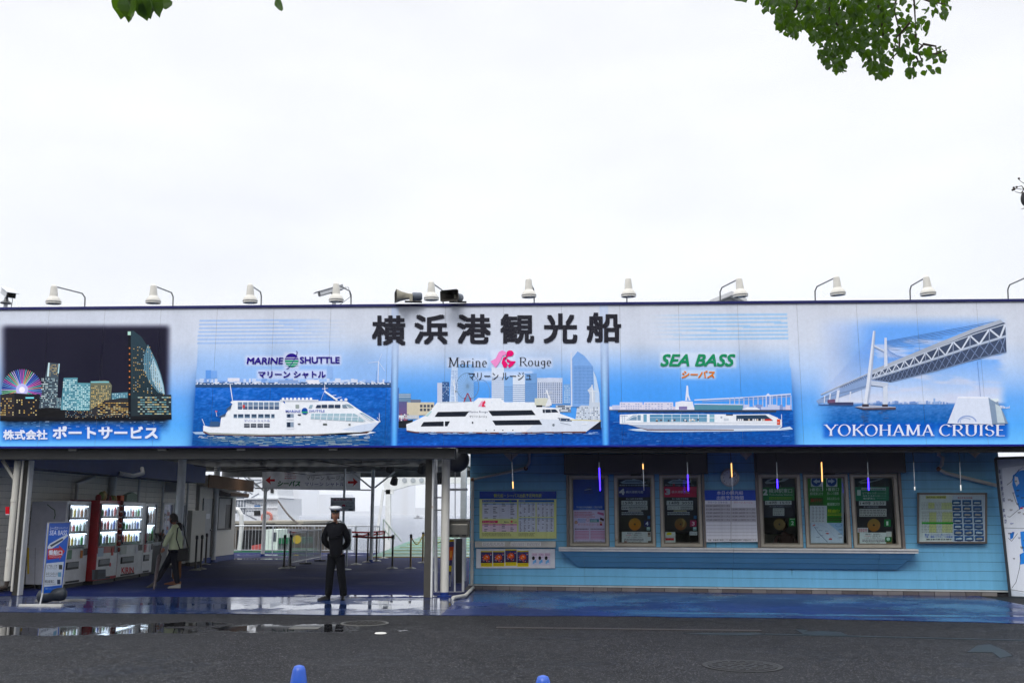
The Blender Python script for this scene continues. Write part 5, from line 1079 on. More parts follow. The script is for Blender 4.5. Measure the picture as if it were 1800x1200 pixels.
A.text('観光船・シーバスよりご覧いただけます', 166, 572, 336, 585, (30,90,200), .04, 1); A.text('行程・運賃につきましては船着場', 166, 586, 342, 599, (30,90,200), .04, 1); A.dashes(176, 604, 340, 614, 1, (80,80,90), .7, 1, 83, .1); A.text('横浜港 観光船情報', 376, 338, 470, 349, (170,40,60), .04, 1)
rq = random.Random(9)
for i in range(7):
    for j in range(3):
        x0 = 340+j*66+i*2.6; y0 = 357+i*38.3; A.rect(x0, y0, x0+56, y0+31, (60,100,160), (36,66,110)); A.poly([(x0+6,y0+18),(x0+14,y0+10+rq.random()*5),(x0+40,y0+9+rq.random()*5),(x0+50,y0+17),(x0+44,y0+23),(x0+10,y0+23)], rq.choice([(206,214,222), (150,160,176), (190,180,170)])); A.rect(x0+18, y0+33, x0+42, y0+35, (70,70,90))
A.build('printed_notice', t_)
p = SH(.105); MB().slab([p(1616, 950), p(1730.5, 950), p(1730.5, 870), p(1616, 870)], wn, .003).build('pane', glass, t_)
# big area map on a leaning frame at the right edge
mq = [G(1773, 1052), None]
ml = Vector((8.85, 20.05, .12)); 
p_bl = WALL(1776, 1049, .25); p_tl = WALL(1749.5, 805, .28); dirm = Vector((math.cos(R(-28)), math.sin(R(-28)), 0)); nm = Vector((dirm.y, -dirm.x, 0))
MAPP = Plane(p_bl, nm)
# plane through the left edge, turned towards the street
e1 = (p_tl-p_bl); nmap = dirm.cross(e1).normalized(); nmap = nmap if nmap.y < 0 else -nmap; MAPP = Plane(p_bl, nmap)
t_ = thing('map_board', tuple(p_bl), 'large grey framed harbour map board leaning at the right end of the wall', 'map board')
br = p_bl+dirm*2.2; tr = p_tl+dirm*2.2
MB().slab([p_bl, br, tr, p_tl], -nmap, .05).build('panel', mat('map_back', (196,206,220), .45), t_)
mb = MB(); fc = [p_bl, br, tr, p_tl]
for a, b_ in zip(fc, fc[1:]+fc[:1]): mb.bar(a+nmap*.01, b_+nmap*.01, .05, .06, nmap)
mb.build('frame', mat('map_frame', (58, 66, 74), .4, .3), t_)
A = Art(MAPP, .002).z(1580, 780, 3.636)
A.poly([(660,155),(900,120),(960,560),(670,535)], (222,228,238)); A.poly([(676,535),(900,540),(980,1010),(712,928)], (220,226,238)); A.poly([(728,200),(770,172),(900,140),(940,440),(800,400),(770,420),(745,330),(725,260)], (70,140,226)); A.poly([(776,560),(900,540),(960,720),(800,700),(782,640)], (70,140,226)); A.poly([(772,705),(800,690),(820,760),(776,770)], (70,140,226)); A.poly([(710,570),(740,560),(730,600),(712,610)], (60,120,200))
A.poly([(740,205),(760,212),(770,250),(752,270),(740,240)], (214,222,234)); A.line([(732,320),(748,370),(776,410),(740,440),(710,466),(694,462)], 3, (60,70,90)); A.line([(690,262),(720,240),(735,205),(770,160)], 3, (60,70,90)); A.line([(700,600),(720,620),(760,570)], 3, (60,70,90)); A.line([(780,700),(772,790),(750,880),(722,920)], 3, (50,60,80)); A.line([(712,928),(900,960)], 3, (70,80,96)); A.line([(676,535),(900,542)], 3, (110,120,130)); A.line([(744,190),(790,150),(820,160)], 3, (60,100,180))
for k, ch in enumerate('横浜港観光船'): A.text(ch, 636+k*5.6, 162+k*36, 650+k*5.6, 190+k*36, (30,60,130), .03, 1)
for k, ch in enumerate('案内図'): A.text(ch, 664+k*5, 412+k*35, 678+k*5, 436+k*35, (30,60,130), .03, 1)
rq = random.Random(5)
for k in range(22): A.k -= .9; a, b_ = rq.uniform(692, 800), rq.choice([rq.uniform(190, 520), rq.uniform(560, 880)]); A.rect(a, b_, a+rq.uniform(12, 22), b_+4, rq.choice([(40,40,50), (50,80,160), (40,40,50)])); A.k -= .9; A.rect(a+2, b_+7, a+14, b_+9, (90,90,100))
A.rect(776, 405, 792, 414, (200,40,60)); A.build('printed_map', t_)
mb = MB()
for f_ in (.15, 2.0): q = p_bl+dirm*f_; mb.tube([q-nmap*.05, (q.x-nmap.x*.05, q.y-nmap.y*.05, 0.0)], .025, 8)
mb.build('leg', mat('zinc', (150,150,150)), t_)

# ============================================================ CANOPY OVER THE PIER DECK
steel = mat('grey_painted_steel', (112, 114, 116), .5, .1, dirt=(70, 56, 44)); white_st = mat('white_painted_steel', (206, 208, 208), .4, dirt=(150, 120, 90)); under = mat('canopy_underside', (84, 84, 82), .6, dirt=(90, 74, 58))
cp = thing('canopy', (-7, 28, 2.7), 'flat corrugated steel canopy roof over the blue pier deck', 'canopy')
XL, XR = -13.2, -2.75
MB().box(-16, YB+.17, 2.69, -1.95, YB+.40, 2.895).build('front_beam', mat('front_beam', (70, 71, 72), .5, .1, dirt=(60, 50, 40)), cp, bevel=.008)
for y0, y1 in ((YB+.4, 24.2), (24.3, 30.4), (30.5, 34.9), (35.7, 38.3)):
    mb = MB(); n = int((XR-XL)/.5)
    for i in range(n):
        x = XL+i*.5; mb.box(x, y0, 3.40, x+.3, y1, 3.43); mb.box(x+.302, y0, 3.34, x+.498, y1, 3.37)
    tag(mb.build('roof_sheet', under, cp), kind=None)
for y in (21.5, 24.1, 27.0, 30.7, 34.3, 38.2): MB().box(XL, y, 3.10 if y < 38 else 3.04, XR, y+.14, 3.33).build('cross_beam', steel, cp)
for x in (-12.6, -9.4, -6.2, -3.0): MB().box(x, YB+.42, 3.20, x+.08, 38.1, 3.31).build('purlin', under, cp)
MB().box(XR+.01, YB+.42, 3.10, XR+.07, 38.3, 3.42).build('edge_beam', white_st, cp)
mb = MB(); rq = random.Random(3)
for k in range(9):
    x = rq.uniform(-12, -4); mb.tube([(x, 20.5+k*1.6, 3.13), (x+1.2, 22+k*1.6, 2.98), (x+2.6, 23+k*1.6, 3.13)], .012, 5)
tag(mb.build('cable_run', mat('black_cable', (24, 24, 24), .6), cp), kind='stuff')
for px_, py_ in ((127,790),(284,790),(423,789),(585,790)):
    p = atY(px_, py_, YB+.1); MB().box(p.x-.08, YB+.10, 2.852, p.x+.08, YB+.165, 2.895).build('clip', mat('zinc', (150,150,150), .4, .7), cp)
    # small plates seen along the trim
def column(px_, py_, z1, rad, label, m_=white_st, name='column', base=True, mats=None, py0=None):
    g = G(px_, py_); t = thing(name, (g.x, g.y, 0), label, 'column')
    MB().lathe([(rad, .02), (rad, z1)], (g.x, g.y, 0), n=16).build('shaft', m_, t, smooth=40)
    if base: MB().lathe([(rad*1.8, .004), (rad*1.8, .025), (rad*1.05, .03), (rad*1.05, .09)], (g.x, g.y, 0), n=16).build('base_plate', mat('blue_base', (20, 50, 120), .5), t, smooth=30)
    return t
grc = mat('grey_column_paint', (204, 206, 208), .4, dirt=(120, 100, 80))
c1 = atY(198, 850, 25.0); t = thing('column', (c1.x, 25, 0), 'grey round column rising behind the red vending machine', 'column'); MB().lathe([(.1, 0), (.1, 3.1)], (c1.x, 25, 0), n=16).build('shaft', grc, t, smooth=40); MB().lathe([(.103, 1.9), (.103, 1.92)], (c1.x, 25, 0), n=16).build('band', rustm, t)
c1 = atY(315, 905, 25.5); t = thing('column', (c1.x, 25.5, 0), 'grey round column above the head of the person in pale green', 'column'); MB().lathe([(.105, 0), (.105, 3.1)], (c1.x, 25.5, 0), n=16).build('shaft', grc, t, smooth=40)
column(373, 988, 3.3, .1, 'pale round column in front of the small white booth', grc)
column(461.5, 977, 3.03, .07, 'slim pale post left of the hanging direction sign', white_st)
column(652, 988, 3.1, .06, 'slim white post carrying diagonal braces right of the direction sign', white_st)
column(781, 1048, 3.4, .085, 'thick white round column beside the ticket office with metal box', mat('column_white_rusty', (206, 204, 196), .4, dirt=(176, 140, 96), streak=True))
# knee braces
for (cx_, cy_, dirs) in ((461.5, 977, (1, -1)), (652, 988, (1, -1))):
    g = G(cx_, cy_)
    for s_ in dirs: MB().bar((g.x+.06*s_, g.y, 2.5), (g.x+.75*s_, g.y, 3.04), .05, .05).build('knee_brace', white_st, cp)
# H-section posts at the front
def hpost(px0, px1, py_, Y, label, lean=0.0):
    a = atY(px0, py_, Y); b_ = atY(px1, py_, Y); x0, x1 = a.x, b_.x; t = thing('steel_post', ((x0+x1)/2, Y, 0), label, 'post')
    hm = mat('h_post_grey', (72, 70, 66), .5, .1, dirt=(90, 60, 40))
    mb = MB(); mb.box(x0, Y, .01, x1-.035, Y+.012, 2.69); mb.box(x0, Y+.16, .01, x1-.035, Y+.172, 2.69); mb.box((x0+x1)/2-.006, Y+.012, .01, (x0+x1)/2+.006, Y+.16, 2.69); mb.build('h_section', hm, t)
    MB().box(x1-.032, Y-.01, .01, x1, Y+.15, 2.69).build('edge_strip', white_st, t); return t
hpost(744.5, 759.5, 1040, 19.45, 'grey steel post at the right end of the pier opening')
hpost(24, 37, 1000, 19.45, 'grey steel post at the left end beside the rusty downpipe')
g0 = atY(10, 1040, 19.35)
t = thing('rusty_downpipe', (g0.x, 19.35, 0), 'peeling white downpipe with rust patches at the far left', 'downpipe')
rw = mat('peeling_rusty_white', (196, 194, 186), .6, dirt=(104, 66, 42), scale=5, streak=True)
x_ = atY(19, 950, 19.35).x
MB().tube([(x_, 19.35, .3), (x_, 19.35, 2.68)], .065, 12).build('pipe', rw, t, smooth=40); MB().tube([(x_+.12, 19.33, .1), (x_+.12, 19.33, 2.68)], .022, 8).build('thin_pipe', rw, t, smooth=40); MB().tube([(x_, 19.35, .3), (x_+.01, 19.3, .18), (x_-.25, 19.2, .1)], .05, 10).build('foot_bend', mat('black_rust', (40, 32, 28), .8), t, smooth=40)
for zz in (.9, 1.85): MB().lathe([(.075, 0), (.075, .05)], (x_, 19.35, zz), n=12).build('clip', rw, t)
MB().bar((x_-.35, 19.4, 2.68), (x_+.02, 19.4, 2.2), .06, .05).build('brace', rw, t)

# ============================================================ LEFT BUILDING
XW = -11.6
lb = thing('side_building', (XW-1, 22, 0), 'white weatherboarded building along the left of the deck with deep blue fascia', 'building')
lsd = mat('white_weatherboard', (216, 212, 202), .5, var=.12, dirt=(120, 112, 96), streak=True)
z = .10
while z < 2.9:
    for a, b_ in ((19.62, 23.0), (23.01, 27.3), (27.31, 31.2)):
        mb = MB(); mb.hexa([(XW-.02, a, z+.002), (XW-.02, b_, z+.002), (XW-.02, b_, z+.138), (XW-.02, a, z+.138)], [(XW+.014, a, z+.002), (XW+.014, b_, z+.002), (XW+.006, b_, z+.138), (XW+.006, a, z+.138)]); mb.build('weatherboard', lsd, lb)
    z += .142
MB().box(XW-5, 19.6, 0, XW-.03, 31.2, 3.1).build('wall', mat('side_wall_core', (60, 60, 60), .8), lb)
MB().box(XW+.02, 19.5, 2.56, -10.95, 30.2, 3.09).build('fascia', mat('deep_blue_fascia', (20, 52, 118), .5, dirt=(20, 30, 60)), lb)
MB().box(XW-6, 19.45, 0, XW-.05, 19.59, 2.9).build('front_panel', mat('white_container', (196, 198, 204), .45, dirt=(110, 90, 70)), lb)
for k in range(4): MB().bar((XW+.25-.0+k*.09-.6, 19.42, 1.9), (XW+.25+k*.09-.6, 19.42, 2.5), .014, .014).build('window_bar', steel, lb)
for k in range(5): MB().bar((XW-.4, 19.42, 1.92+k*.14), (XW-.05, 19.42, 1.92+k*.14), .012, .012).build('window_bar', steel, lb)
LW = Plane((XW+.03, 22, 0), (1, 0, 0))
FP_ = Plane((0, 19.44, 0), (0, -1, 0)); A = Art(FP_, .001); A.rect(9.5, 890, 16.5, 903, (186,26,40)); A.rect(9.5, 903, 16.5, 904.5, (190,190,200)); A.build('red_sticker', lb)
# windows with posters beyond the machines
for x0, x1, y0, y1, cs in ((253, 272, 883, 947, ((70,90,120), (120,140,160))), (282, 300.5, 883, 945, ((170,175,205), (120,60,80))), (303, 321, 884, 945, ((50,80,140), (150,160,190)))):
    a = LW(x0, y1); b_ = LW(x1, y1); z0 = LW((x0+x1)/2, y1).z; z1 = LW((x0+x1)/2, y0).z
    mb = MB(); ya, yb = a.y, b_.y
    for q in ((ya, yb, z0, z0+.06), (ya, yb, z1-.06, z1), (ya, ya+.07, z0+.06, z1-.06), (yb-.07, yb, z0+.06, z1-.06)): mb.box(XW+.0, q[0], q[2], XW+.07, q[1], q[3])
    wf = mb.build('window', white_st, lb); MB().box(XW+.02, ya+.07, z0+.06, XW+.03, yb-.07, z1-.06).build('pane', mat('poster_glass_%d' % x0, cs[0], .15), wf)
    rq = random.Random(x0); A = Art(Plane((XW+.031, 0, 0), (1, 0, 0)), .001)
    for k in range(16): u, v = rq.uniform(x0+3, x1-6), rq.uniform(y0+6, y1-12); A.rect(u, v, u+rq.uniform(2, 5), v+rq.uniform(3, 10), rq.choice([cs[0], cs[1], (200,200,215), (90,110,170), (40,50,80)]))
    A.build('poster', wf)
p = LW(292, 850); MB().box(XW+.03, LW(291, 850).y, LW(297, 865).z, XW+.4, LW(300, 850).y, LW(297, 848).z).build('air_hood', grc, lb)
for px_, py_ in ((237, 880), (280, 1000), (324, 990)): q = LW(px_, 900); MB().tube([(XW+.1, q.y, .1 if px_ > 240 else 1.2), (XW+.1, q.y, 2.58)], .035, 8).build('downpipe', grc, lb, smooth=40)
q0, q1, q2 = LW(128, 885), LW(130, 850), LW(160, 838); MB().tube([(XW+.1, q0.y, 1.5), (XW+.1, q0.y, q1.z), (XW+.1, q2.y, q2.z), (XW+.12, q2.y, 2.58)], .045, 8).build('downpipe', grc, lb, smooth=40)
q = atX(222, 814, -10.9); MB().tube([(-10.93, q.y-.3, 2.62), (-10.7, q.y, 2.56), (-10.6, q.y+.35, 2.64), (-10.7, q.y+.5, 2.78)], .05, 8).build('vent_bend', grc, lb, smooth=40)
t = thing('white_partition', (XW+.3, 29.2, 0), 'plain white rust-edged panel between the poster windows and the booth', 'partition')
ya = LW(326, 950).y; yb = LW(350, 950).y; MB().box(XW+.05, ya, .12, XW+.2, yb, 1.72).build('panel', rw, t); MB().box(XW+.06, ya+.1, .0, XW+.19, yb-.1, .119).build('foot', mat('black_rust', (40,32,28)), t)
# booth
bt_ = thing('booth', (XW-1, 33.3, 0), 'small white booth with a narrow door, window and brown cardboard-coloured fascia', 'booth')
y0, y1 = LW(349, 950).y, LW(413, 950).y
MB().box(XW-2.6, y0+.02, .18, XW-.02, y1, 2.76).build('wall', lsd, bt_); MB().box(XW-2.6, y0, 0, XW+.03, y1+.02, .178).build('base', mat('blue_base', (20,50,120)), bt_)
z = .19
while z < 2.3:
    MB().box(XW-.019, LW(383, 950).y-.3, z, XW+.0, y1, z+.17).build('weatherboard', lsd, bt_); z += .175
dy0, dy1 = LW(355, 950).y, LW(370, 950).y; dm = MB().box(XW-.018, dy0, .2, XW+.03, dy1, 2.12).build('door', mat('booth_door', (176, 178, 180), .5), bt_); MB().ball((XW+.06, dy1-.1, 1.08), .035).build('handle', mat('zinc', (150,150,150)), dm, smooth=True); MB().box(XW+.032, dy0+.25, 1.45, XW+.035, dy0+.6, 1.62).build('notice', mat('white_panel', (222,226,232)), dm); MB().box(XW+.031, dy1-.02, .2, XW+.05, dy1+.12, 2.14).build('door_jamb', mat('dark_jamb', (70,66,62)), bt_)
wy0, wy1, wz0, wz1 = LW(383, 900).y, LW(405, 900).y, LW(395, 928).z, LW(395, 876).z
w_ = MB(); 
for q in ((wy0, wy1, wz0-.05, wz0), (wy0, wy1, wz1, wz1+.05), (wy0-.06, wy0, wz0-.05, wz1+.05), (wy1, wy1+.06, wz0-.05, wz1+.05)): w_.box(XW+.005, q[0], q[2], XW+.07, q[1], q[3])
w_ = w_.build('window', mat('dark_jamb', (70,66,62)), bt_); MB().box(XW+.01, wy0, wz0, XW+.03, wy1, wz1).build('blind', mat('grey_blind', (150, 150, 150), .5), w_); MB().box(XW+.032, wy1-.5, wz0, XW+.036, wy1, wz1-.2).build('dark_gap', mat('black_plastic', (20,20,22)), w_)
mb = MB(); mb.hexa([(XW+.01, wy0-.2, wz1+.10), (XW+.01, wy1+.5, wz1+.10), (XW+.01, wy1+.5, wz1+.3), (XW+.01, wy0-.2, wz1+.3)], [(XW+.5, wy0-.2, wz1+.05), (XW+.5, wy1+.5, wz1+.05), (XW+.5, wy1+.5, wz1+.16), (XW+.5, wy0-.2, wz1+.16)]); mb.build('awning', mat('grey_awning', (120, 116, 120), .5), bt_); MB().box(XW+.505, wy0-.2, wz1+.08, XW+.52, wy1+.5, wz1+.19).build('awning_edge', mat('brown_edge', (110, 76, 50)), bt_)
fa, fb_ = atY(367, 846, 31.2), atY(444, 842, 37.8); brm = mat('brown_fascia', (122, 88, 60), .7, var=.12)
MB().bar((fa.x, 31.2, 2.66), (fb_.x+.1, 37.6, 2.66), .05, .42).build('fascia', brm, bt_)
MB().box(XW-2.6, y0-.1, 2.5, fa.x-.05, y0+.0, 2.86).build('fascia_return', mat('cream_rail', (206,204,192)), bt_)

# ============================================================ VENDING MACHINES
lit = mat('machine_display_light', (235, 240, 250), .4, emit=(225, 235, 255), es=1.05)
cream = mat('machine_white', (226, 227, 228), .3, coat=.2); redm = mat('machine_red', (170, 18, 30), .3, coat=.3); drk = mat('machine_dark', (26, 28, 32), .4); gsl = mat('machine_slot', (120, 124, 128), .35, .4)
XF = -10.75
def yat(px_): return atX(px_, 1000, XF).y
def machine(px0, px1, h, body, label, seed, lowc, brand=None, proud=0.0, red=False, narrow=False):
    y0, y1 = yat(px0), yat(px1)-.03; w_ = y1-y0; t = thing('vending_machine', (XF-.4, (y0+y1)/2, 0), label, 'vending machine', 'vending machines against the side building')
    xf = XF+proud; rq = random.Random(seed); u = lambda a: y0+w_*a
    MB().box(XW+.27, y0, .09, xf, y1, h).build('cabinet', body, t, bevel=.015); MB().box(XW+.3, y0+.04, 0, xf-.04, y1-.04, .089).build('plinth', drk, t)
    a0, a1 = (.08, .8) if not narrow else (.2, .85); z0, z1 = h*.46, h*.945
    dw = MB(); 
    for q in ((u(a0)-.02, u(a1)+.02, z0-.03, z0), (u(a0)-.02, u(a1)+.02, z1, z1+.03), (u(a0)-.02, u(a0), z0, z1), (u(a1), u(a1)+.02, z0, z1)): dw.box(xf+.002, q[0], q[2], xf+.03, q[1], q[3])
    dw = dw.build('display_window', gsl, t); MB().box(xf+.001, u(a0), z0, xf+.004, u(a1), z1).build('light_panel', lit, dw)
    ns_ = 3 if not narrow else 2
    for k in range(ns_):
        zz = z0+(z1-z0)*k/ns_; MB().box(xf+.005, u(a0), zz, xf+.05, u(a1), zz+.05).build('shelf', drk if not red else mat('shelf_grey', (90,92,98)), dw)
        mb = MB(); mc = {}
        y = u(a0)+.04
        while y < u(a1)-.06:
            r_ = rq.uniform(.026, .034); hh = (z1-z0)/ns_*rq.uniform(.42, .72); c_ = rq.choice(['green', 'amber', 'blue', 'pale', 'brown', 'red', 'white', 'yellow'])
            mc.setdefault(c_, MB()).lathe([(r_, 0), (r_, hh*.7), (r_*.45, hh*.85), (r_*.45, hh)], (xf+.03, y, zz+.052), n=7); y += r_*5.2
        for c_, m_ in mc.items(): tag(m_.build('%s_drinks' % c_, mat('drink_'+c_, {'green': (70,150,70), 'amber': (190,120,40), 'blue': (60,100,180), 'pale': (200,210,200), 'brown': (90,60,40), 'red': (190,40,40), 'white': (220,220,224), 'yellow': (220,190,50)}[c_], .3), dw), kind='stuff')
        mb = MB(); nbt = int((u(a1)-u(a0))/.07)
        for j in range(nbt): mb.box(xf+.0505, u(a0)+.02+j*.07, zz+.014, xf+.056, u(a0)+.055+j*.07, zz+.036)
        tag(mb.build('buttons', mat('button_white', (210,214,220)), dw), kind='stuff')
    for k in range(ns_): zz = z0+(z1-z0)*(k+1)/ns_; MB().box(xf+.036, u(a0)+.01, zz-.03, xf+.05, u(a1)-.01, zz-.012).build('light_tube', mat('machine_tube', (240,245,255), .4, emit=(225,236,255), es=4), dw)
    MB().box(xf+.052, u(a0)-.01, z0-.01, xf+.056, u(a1)+.01, z1+.01).build('pane', glass, dw)
    if red: MB().box(xf+.001, u(.03), h*.37, xf+.012, u(.97), h*.455).build('control_panel', redm, t); MB().box(xf+.001, u(.05), .16, xf+.01, u(.96), h*.365).build('lower_panel', cream, t)
    sl = MB().box(xf+.002, u(.12), h*.21, xf+.02, u(.62), h*.295).build('collection_slot', drk, t); MB().box(xf+.021, u(.14), h*.235, xf+.03, u(.60), h*.288).build('flap', gsl, sl)
    MB().box(xf+.013, u(.8), h*.36, xf+.02, u(.95), h*.44).build('coin_plate', drk if not red else gsl, t); MB().box(xf+.013, u(.66), h*.33, xf+.018, u(.76), h*.42).build('notice_label', mat('label_tint_%d' % seed, rq.choice([(200,120,40), (220,220,226), (190,60,50)]), .5), t)
    MB().box(xf+.013, u(.06), h*.33, xf+.017, u(.3), h*.435).build('advert_panel', mat('advert_%d' % seed, lowc, .3), t)
    MB().box(xf+.001, u(.15), .11, xf+.01, u(.7), .15).build('vent_slot', drk, t)
    A = Art(Plane((xf+.004, 0, 0), (1, 0, 0)), .001)
    return t, A, u, xf, y0, y1
t, A, u, xf, *_ = machine(110, 153, 1.90, cream, 'white vending machine nearest the street with pale grey side panel', 1, (90,140,110))
MB().box(XW+.05, yat(110)-.012, .1, XF-.03, yat(110)-.001, 1.88).build('side_panel', mat('grey_side_panel', (176, 178, 188), .4, dirt=(110,104,100)), t)
AS = Art(Plane((0, yat(110)-.013, 0), (0, -1, 0)), .001); AS.rect(48, 962, 51, 1008, (190,160,40)); AS.line([(83,886),(90,892),(96,896),(97,905),(95,912)], 1.6, (60,84,50)); AS.line([(62,962),(61,1034)], .8, (90,90,96)); AS.build('side_sticker', t)
t, A, u, xf, *_ = machine(156, 196, 1.93, redm, 'red vending machine with decorations along its top', 2, (170,190,210), proud=.14, red=True)
rq = random.Random(4)
for k in range(7): MB().ball((xf-.12, u(.15+.12*k), 1.98+.05*math.sin(k)), .07, .09, .09+.02*(k % 3), 8, 5).build('decoration', mat('decor_%d' % (k % 4), [(150,40,36), (120,130,60), (180,150,90), (90,60,50)][k % 4], .5), t, smooth=True)
mb = MB(); 
for k in range(9): mb.ball((xf+.03, u(.98), 1.88-.14*k), .04, .05, .06, 7, 5)
mb.build('garland', mat('garland_red', (140, 50, 36), .6, dirt=(190,170,60), scale=12), t, smooth=True)
A.P = Plane((xf+.011, 0, 0), (1, 0, 0)); y_ = LW(170, 990); A.z(140, 860, 6.315); A.poly([(140,890),(290,882),(290,985),(135,1005)], (60,70,84)); A.poly([(170,890),(205,888),(200,990),(160,996)], (22,26,32)); A.dashes(206, 925, 290, 975, 3, (30,30,36), .6, .8, 5, .16); A.ell(337, 830, 12, 24, (190,30,40), 12); A.build('printed_panel', t)
t, A, u, xf, *_ = machine(202, 246, 1.91, cream, 'white vending machine with large red lettering across its lower front', 3, (190,196,190), proud=.05)
MB().slab([(xf-.2, u(.3), 1.92), (xf-.2, u(.75), 1.92), (xf-.2, u(.75), 2.1), (xf-.2, u(.55), 2.16), (xf-.2, u(.32), 2.08)], (1, 0, 0), .12).build('top_sign', mat('top_sign', (120, 140, 120), .5, dirt=(220,220,220), scale=14), t); MB().box(xf-.2, u(.1), 1.92, xf-.1, u(.24), 2.07).build('orange_card', mat('orange_card', (220,90,30)), t)
A.P = Plane((xf+.002, 0, 0), (1, 0, 0)); A.z(140, 860, 6.315); A.text('KIRIN', 464, 860, 600, 930, (190,24,34), .022, 3); A.build('lettering', t)
t, A, u, xf, *_ = machine(248.5, 267, 1.89, cream, 'narrow white vending machine with a red poster, farthest from the street', 4, (176,40,50), narrow=True)
MB().box(xf+.018, u(.1), .84, xf+.022, u(.92), 1.1).build('red_poster', mat('advert_red', (150,44,60)), t); A.P = Plane((xf+.023, 0, 0), (1, 0, 0)); A.z(140, 860, 6.315); A.poly([(742,590),(756,600),(750,640),(740,630)], (220,190,200)); A.text('FIRE', 724, 672, 768, 690, (226,200,206), .03, 2); A.build('poster_print', t)
# recycling bins
for k, px_ in enumerate((276, 290)):
    y_ = yat(px_); t = thing('recycling_bin', (XF-.35, y_, 0), ('dark grey recycling bin beside the narrow vending machine', 'pale grey recycling bin right behind the person in pale green')[k], 'bin', 'recycling bins beside the vending machines')
    m_ = mat('bin_dark', (54, 56, 60), .5) if k == 0 else mat('bin_pale', (150, 150, 150), .5)
    mb = MB(); c = (XF-.35, y_); mb.hexa([(c[0]-.24, y_-.24, .02), (c[0]+.24, y_-.24, .02), (c[0]+.24, y_+.24, .02), (c[0]-.24, y_+.24, .02)], [(c[0]-.3, y_-.29, .78), (c[0]+.3, y_-.29, .78), (c[0]+.3, y_+.29, .78), (c[0]-.3, y_+.29, .78)]); mb.build('body', m_, t, bevel=.02)
    MB().lathe([(.31, .86), (.31, .92), (.24, 1.04), (.1, 1.09)], (c[0], y_, 0), n=16).build('lid', mat('bin_lid', (50, 46, 48), .4), t, smooth=40)
    MB().lathe([(.315, .77), (.33, .80), (.30, .86)], (c[0], y_, 0), n=14).build('bag_rim', mat('clear_bag', (190,196,200), .2), t)
    for s_ in (-.12, .12): MB().lathe([(.07, 0), (.07, .02)], (c[0]+.26, y_+s_, .97), (1, 0, .4), 12).build('opening', drk, t)

# ============================================================ SIGN STAND AT THE KERB
# blue sandwich-style stand: leaning plate on a tube frame with a water weight
gl, gr = G(69, 1066), G(113, 1058)
t = thing('sign_stand', (gl.x+.2, gl.y, 0), 'narrow blue boarding sign on a tube stand with a black weight bag', 'sign')
ud = Vector((gr.x-gl.x, gr.y-gl.y, 0)).normalized(); nn_ = Vector((ud.y, -ud.x, 0)); SP = Plane(gl, nn_)
c_ = [SP(75.5, 1041), SP(108.5, 1033.5), SP(123, 918), SP(85.5, 919.5)]
MB().slab(c_, -nn_, .03).build('plate', mat('sign_blue', (24, 90, 190), .4), t)
alt = mat('silver_tube', (170, 172, 176), .35, .6)
mb = MB(); mb.tube([SP(69.5, 1066), SP(75, 1041), SP(85, 918.5), SP(123.5, 917), SP(109, 1033.5), SP(105, 1062)], .016, 8); mb.build('tube_frame', alt, t)
A = Art(SP, .003).z(0, 780, 4.0); A.poly([(345,565),(490,560),(435,1035),(303,1050)], (24,92,196)); A.poly([(345,565),(490,560),(484,600),(342,612)], (30,80,170))
A.text('シーバス', 352, 580, 406, 602, (220,228,240), .02, 2, .15); A.text('水上ネットワーク', 410, 582, 476, 596, (200,214,236), .01, 1); A.text('SEA BASS', 348, 606, 472, 640, (226,232,244), .03, 3, .2)
A.poly([(334,724),(350,700),(440,650),(474,634),(478,644),(430,690),(360,738),(340,740)], (214,220,226)); A.poly([(350,712),(440,662),(446,672),(362,722)], (50,60,74))
A.poly([(336,738),(416,728),(416,712),(456,752),(418,816),(418,800),(334,812)], (190,20,44)); A.text('乗船口', 342, 744, 438, 782, (226,230,240), .03, 3); A.text('Embarkation point', 348, 786, 430, 799, (226,200,210), .01, 1)
A.poly([(326,838),(448,826),(432,990),(308,1004)], (206,214,224))
for k, s_ in enumerate(('ピア赤レンガ', 'みなとみらい21', '横浜駅東口')):
    A.text(s_, 330-k*7, 846+k*54, (402, 408, 384)[k]-k*2, 868+k*54, (24,28,40), .015, 2); A.dashes(330-k*7, 872+k*54, 400-k*4, 878+k*54, 1, (80,84,96), .5, 1, k, .06); A.rect(414-k*6, 848+k*52, 438-k*7, 880+k*52, ((40,44,40), (110,160,190), (30,50,80))[k])
A.text('横浜ベイエリアと水上バス', 320, 1010, 414, 1022, (150,190,230), .01, 1); A.build('printed_plate', t)
MB().box(gl.x-.35, gl.y-.05, .01, gl.x+.42, gl.y+.03, .045).build('foot', mat('foot_white', (190,190,186), .5), t); mb = MB(); mb.hexa([(gr.x-.55, gr.y-.02, .012), (gr.x+.35, gr.y+.1, .012), (gr.x+.35, gr.y+.14, .012), (gr.x-.55, gr.y+.04, .012)][::1], [(gr.x-.55, gr.y-.02, .05), (gr.x+.35, gr.y+.1, .05), (gr.x+.35, gr.y+.14, .05), (gr.x-.55, gr.y+.04, .05)]); mb.build('foot', mat('foot_grey', (130,130,128)), t)
g_ = G(91, 1062); mb = MB(); mb.lathe([(.05, -.26), (.115, -.22), (.125, -.1), (.10, .0), (.12, .1), (.115, .2), (.05, .24)], (g_.x, g_.y, .165), (1, .25, .12), 14); mb.build('weight_bag', mat('grey_weight', (40, 46, 54), .45), t, smooth=True)

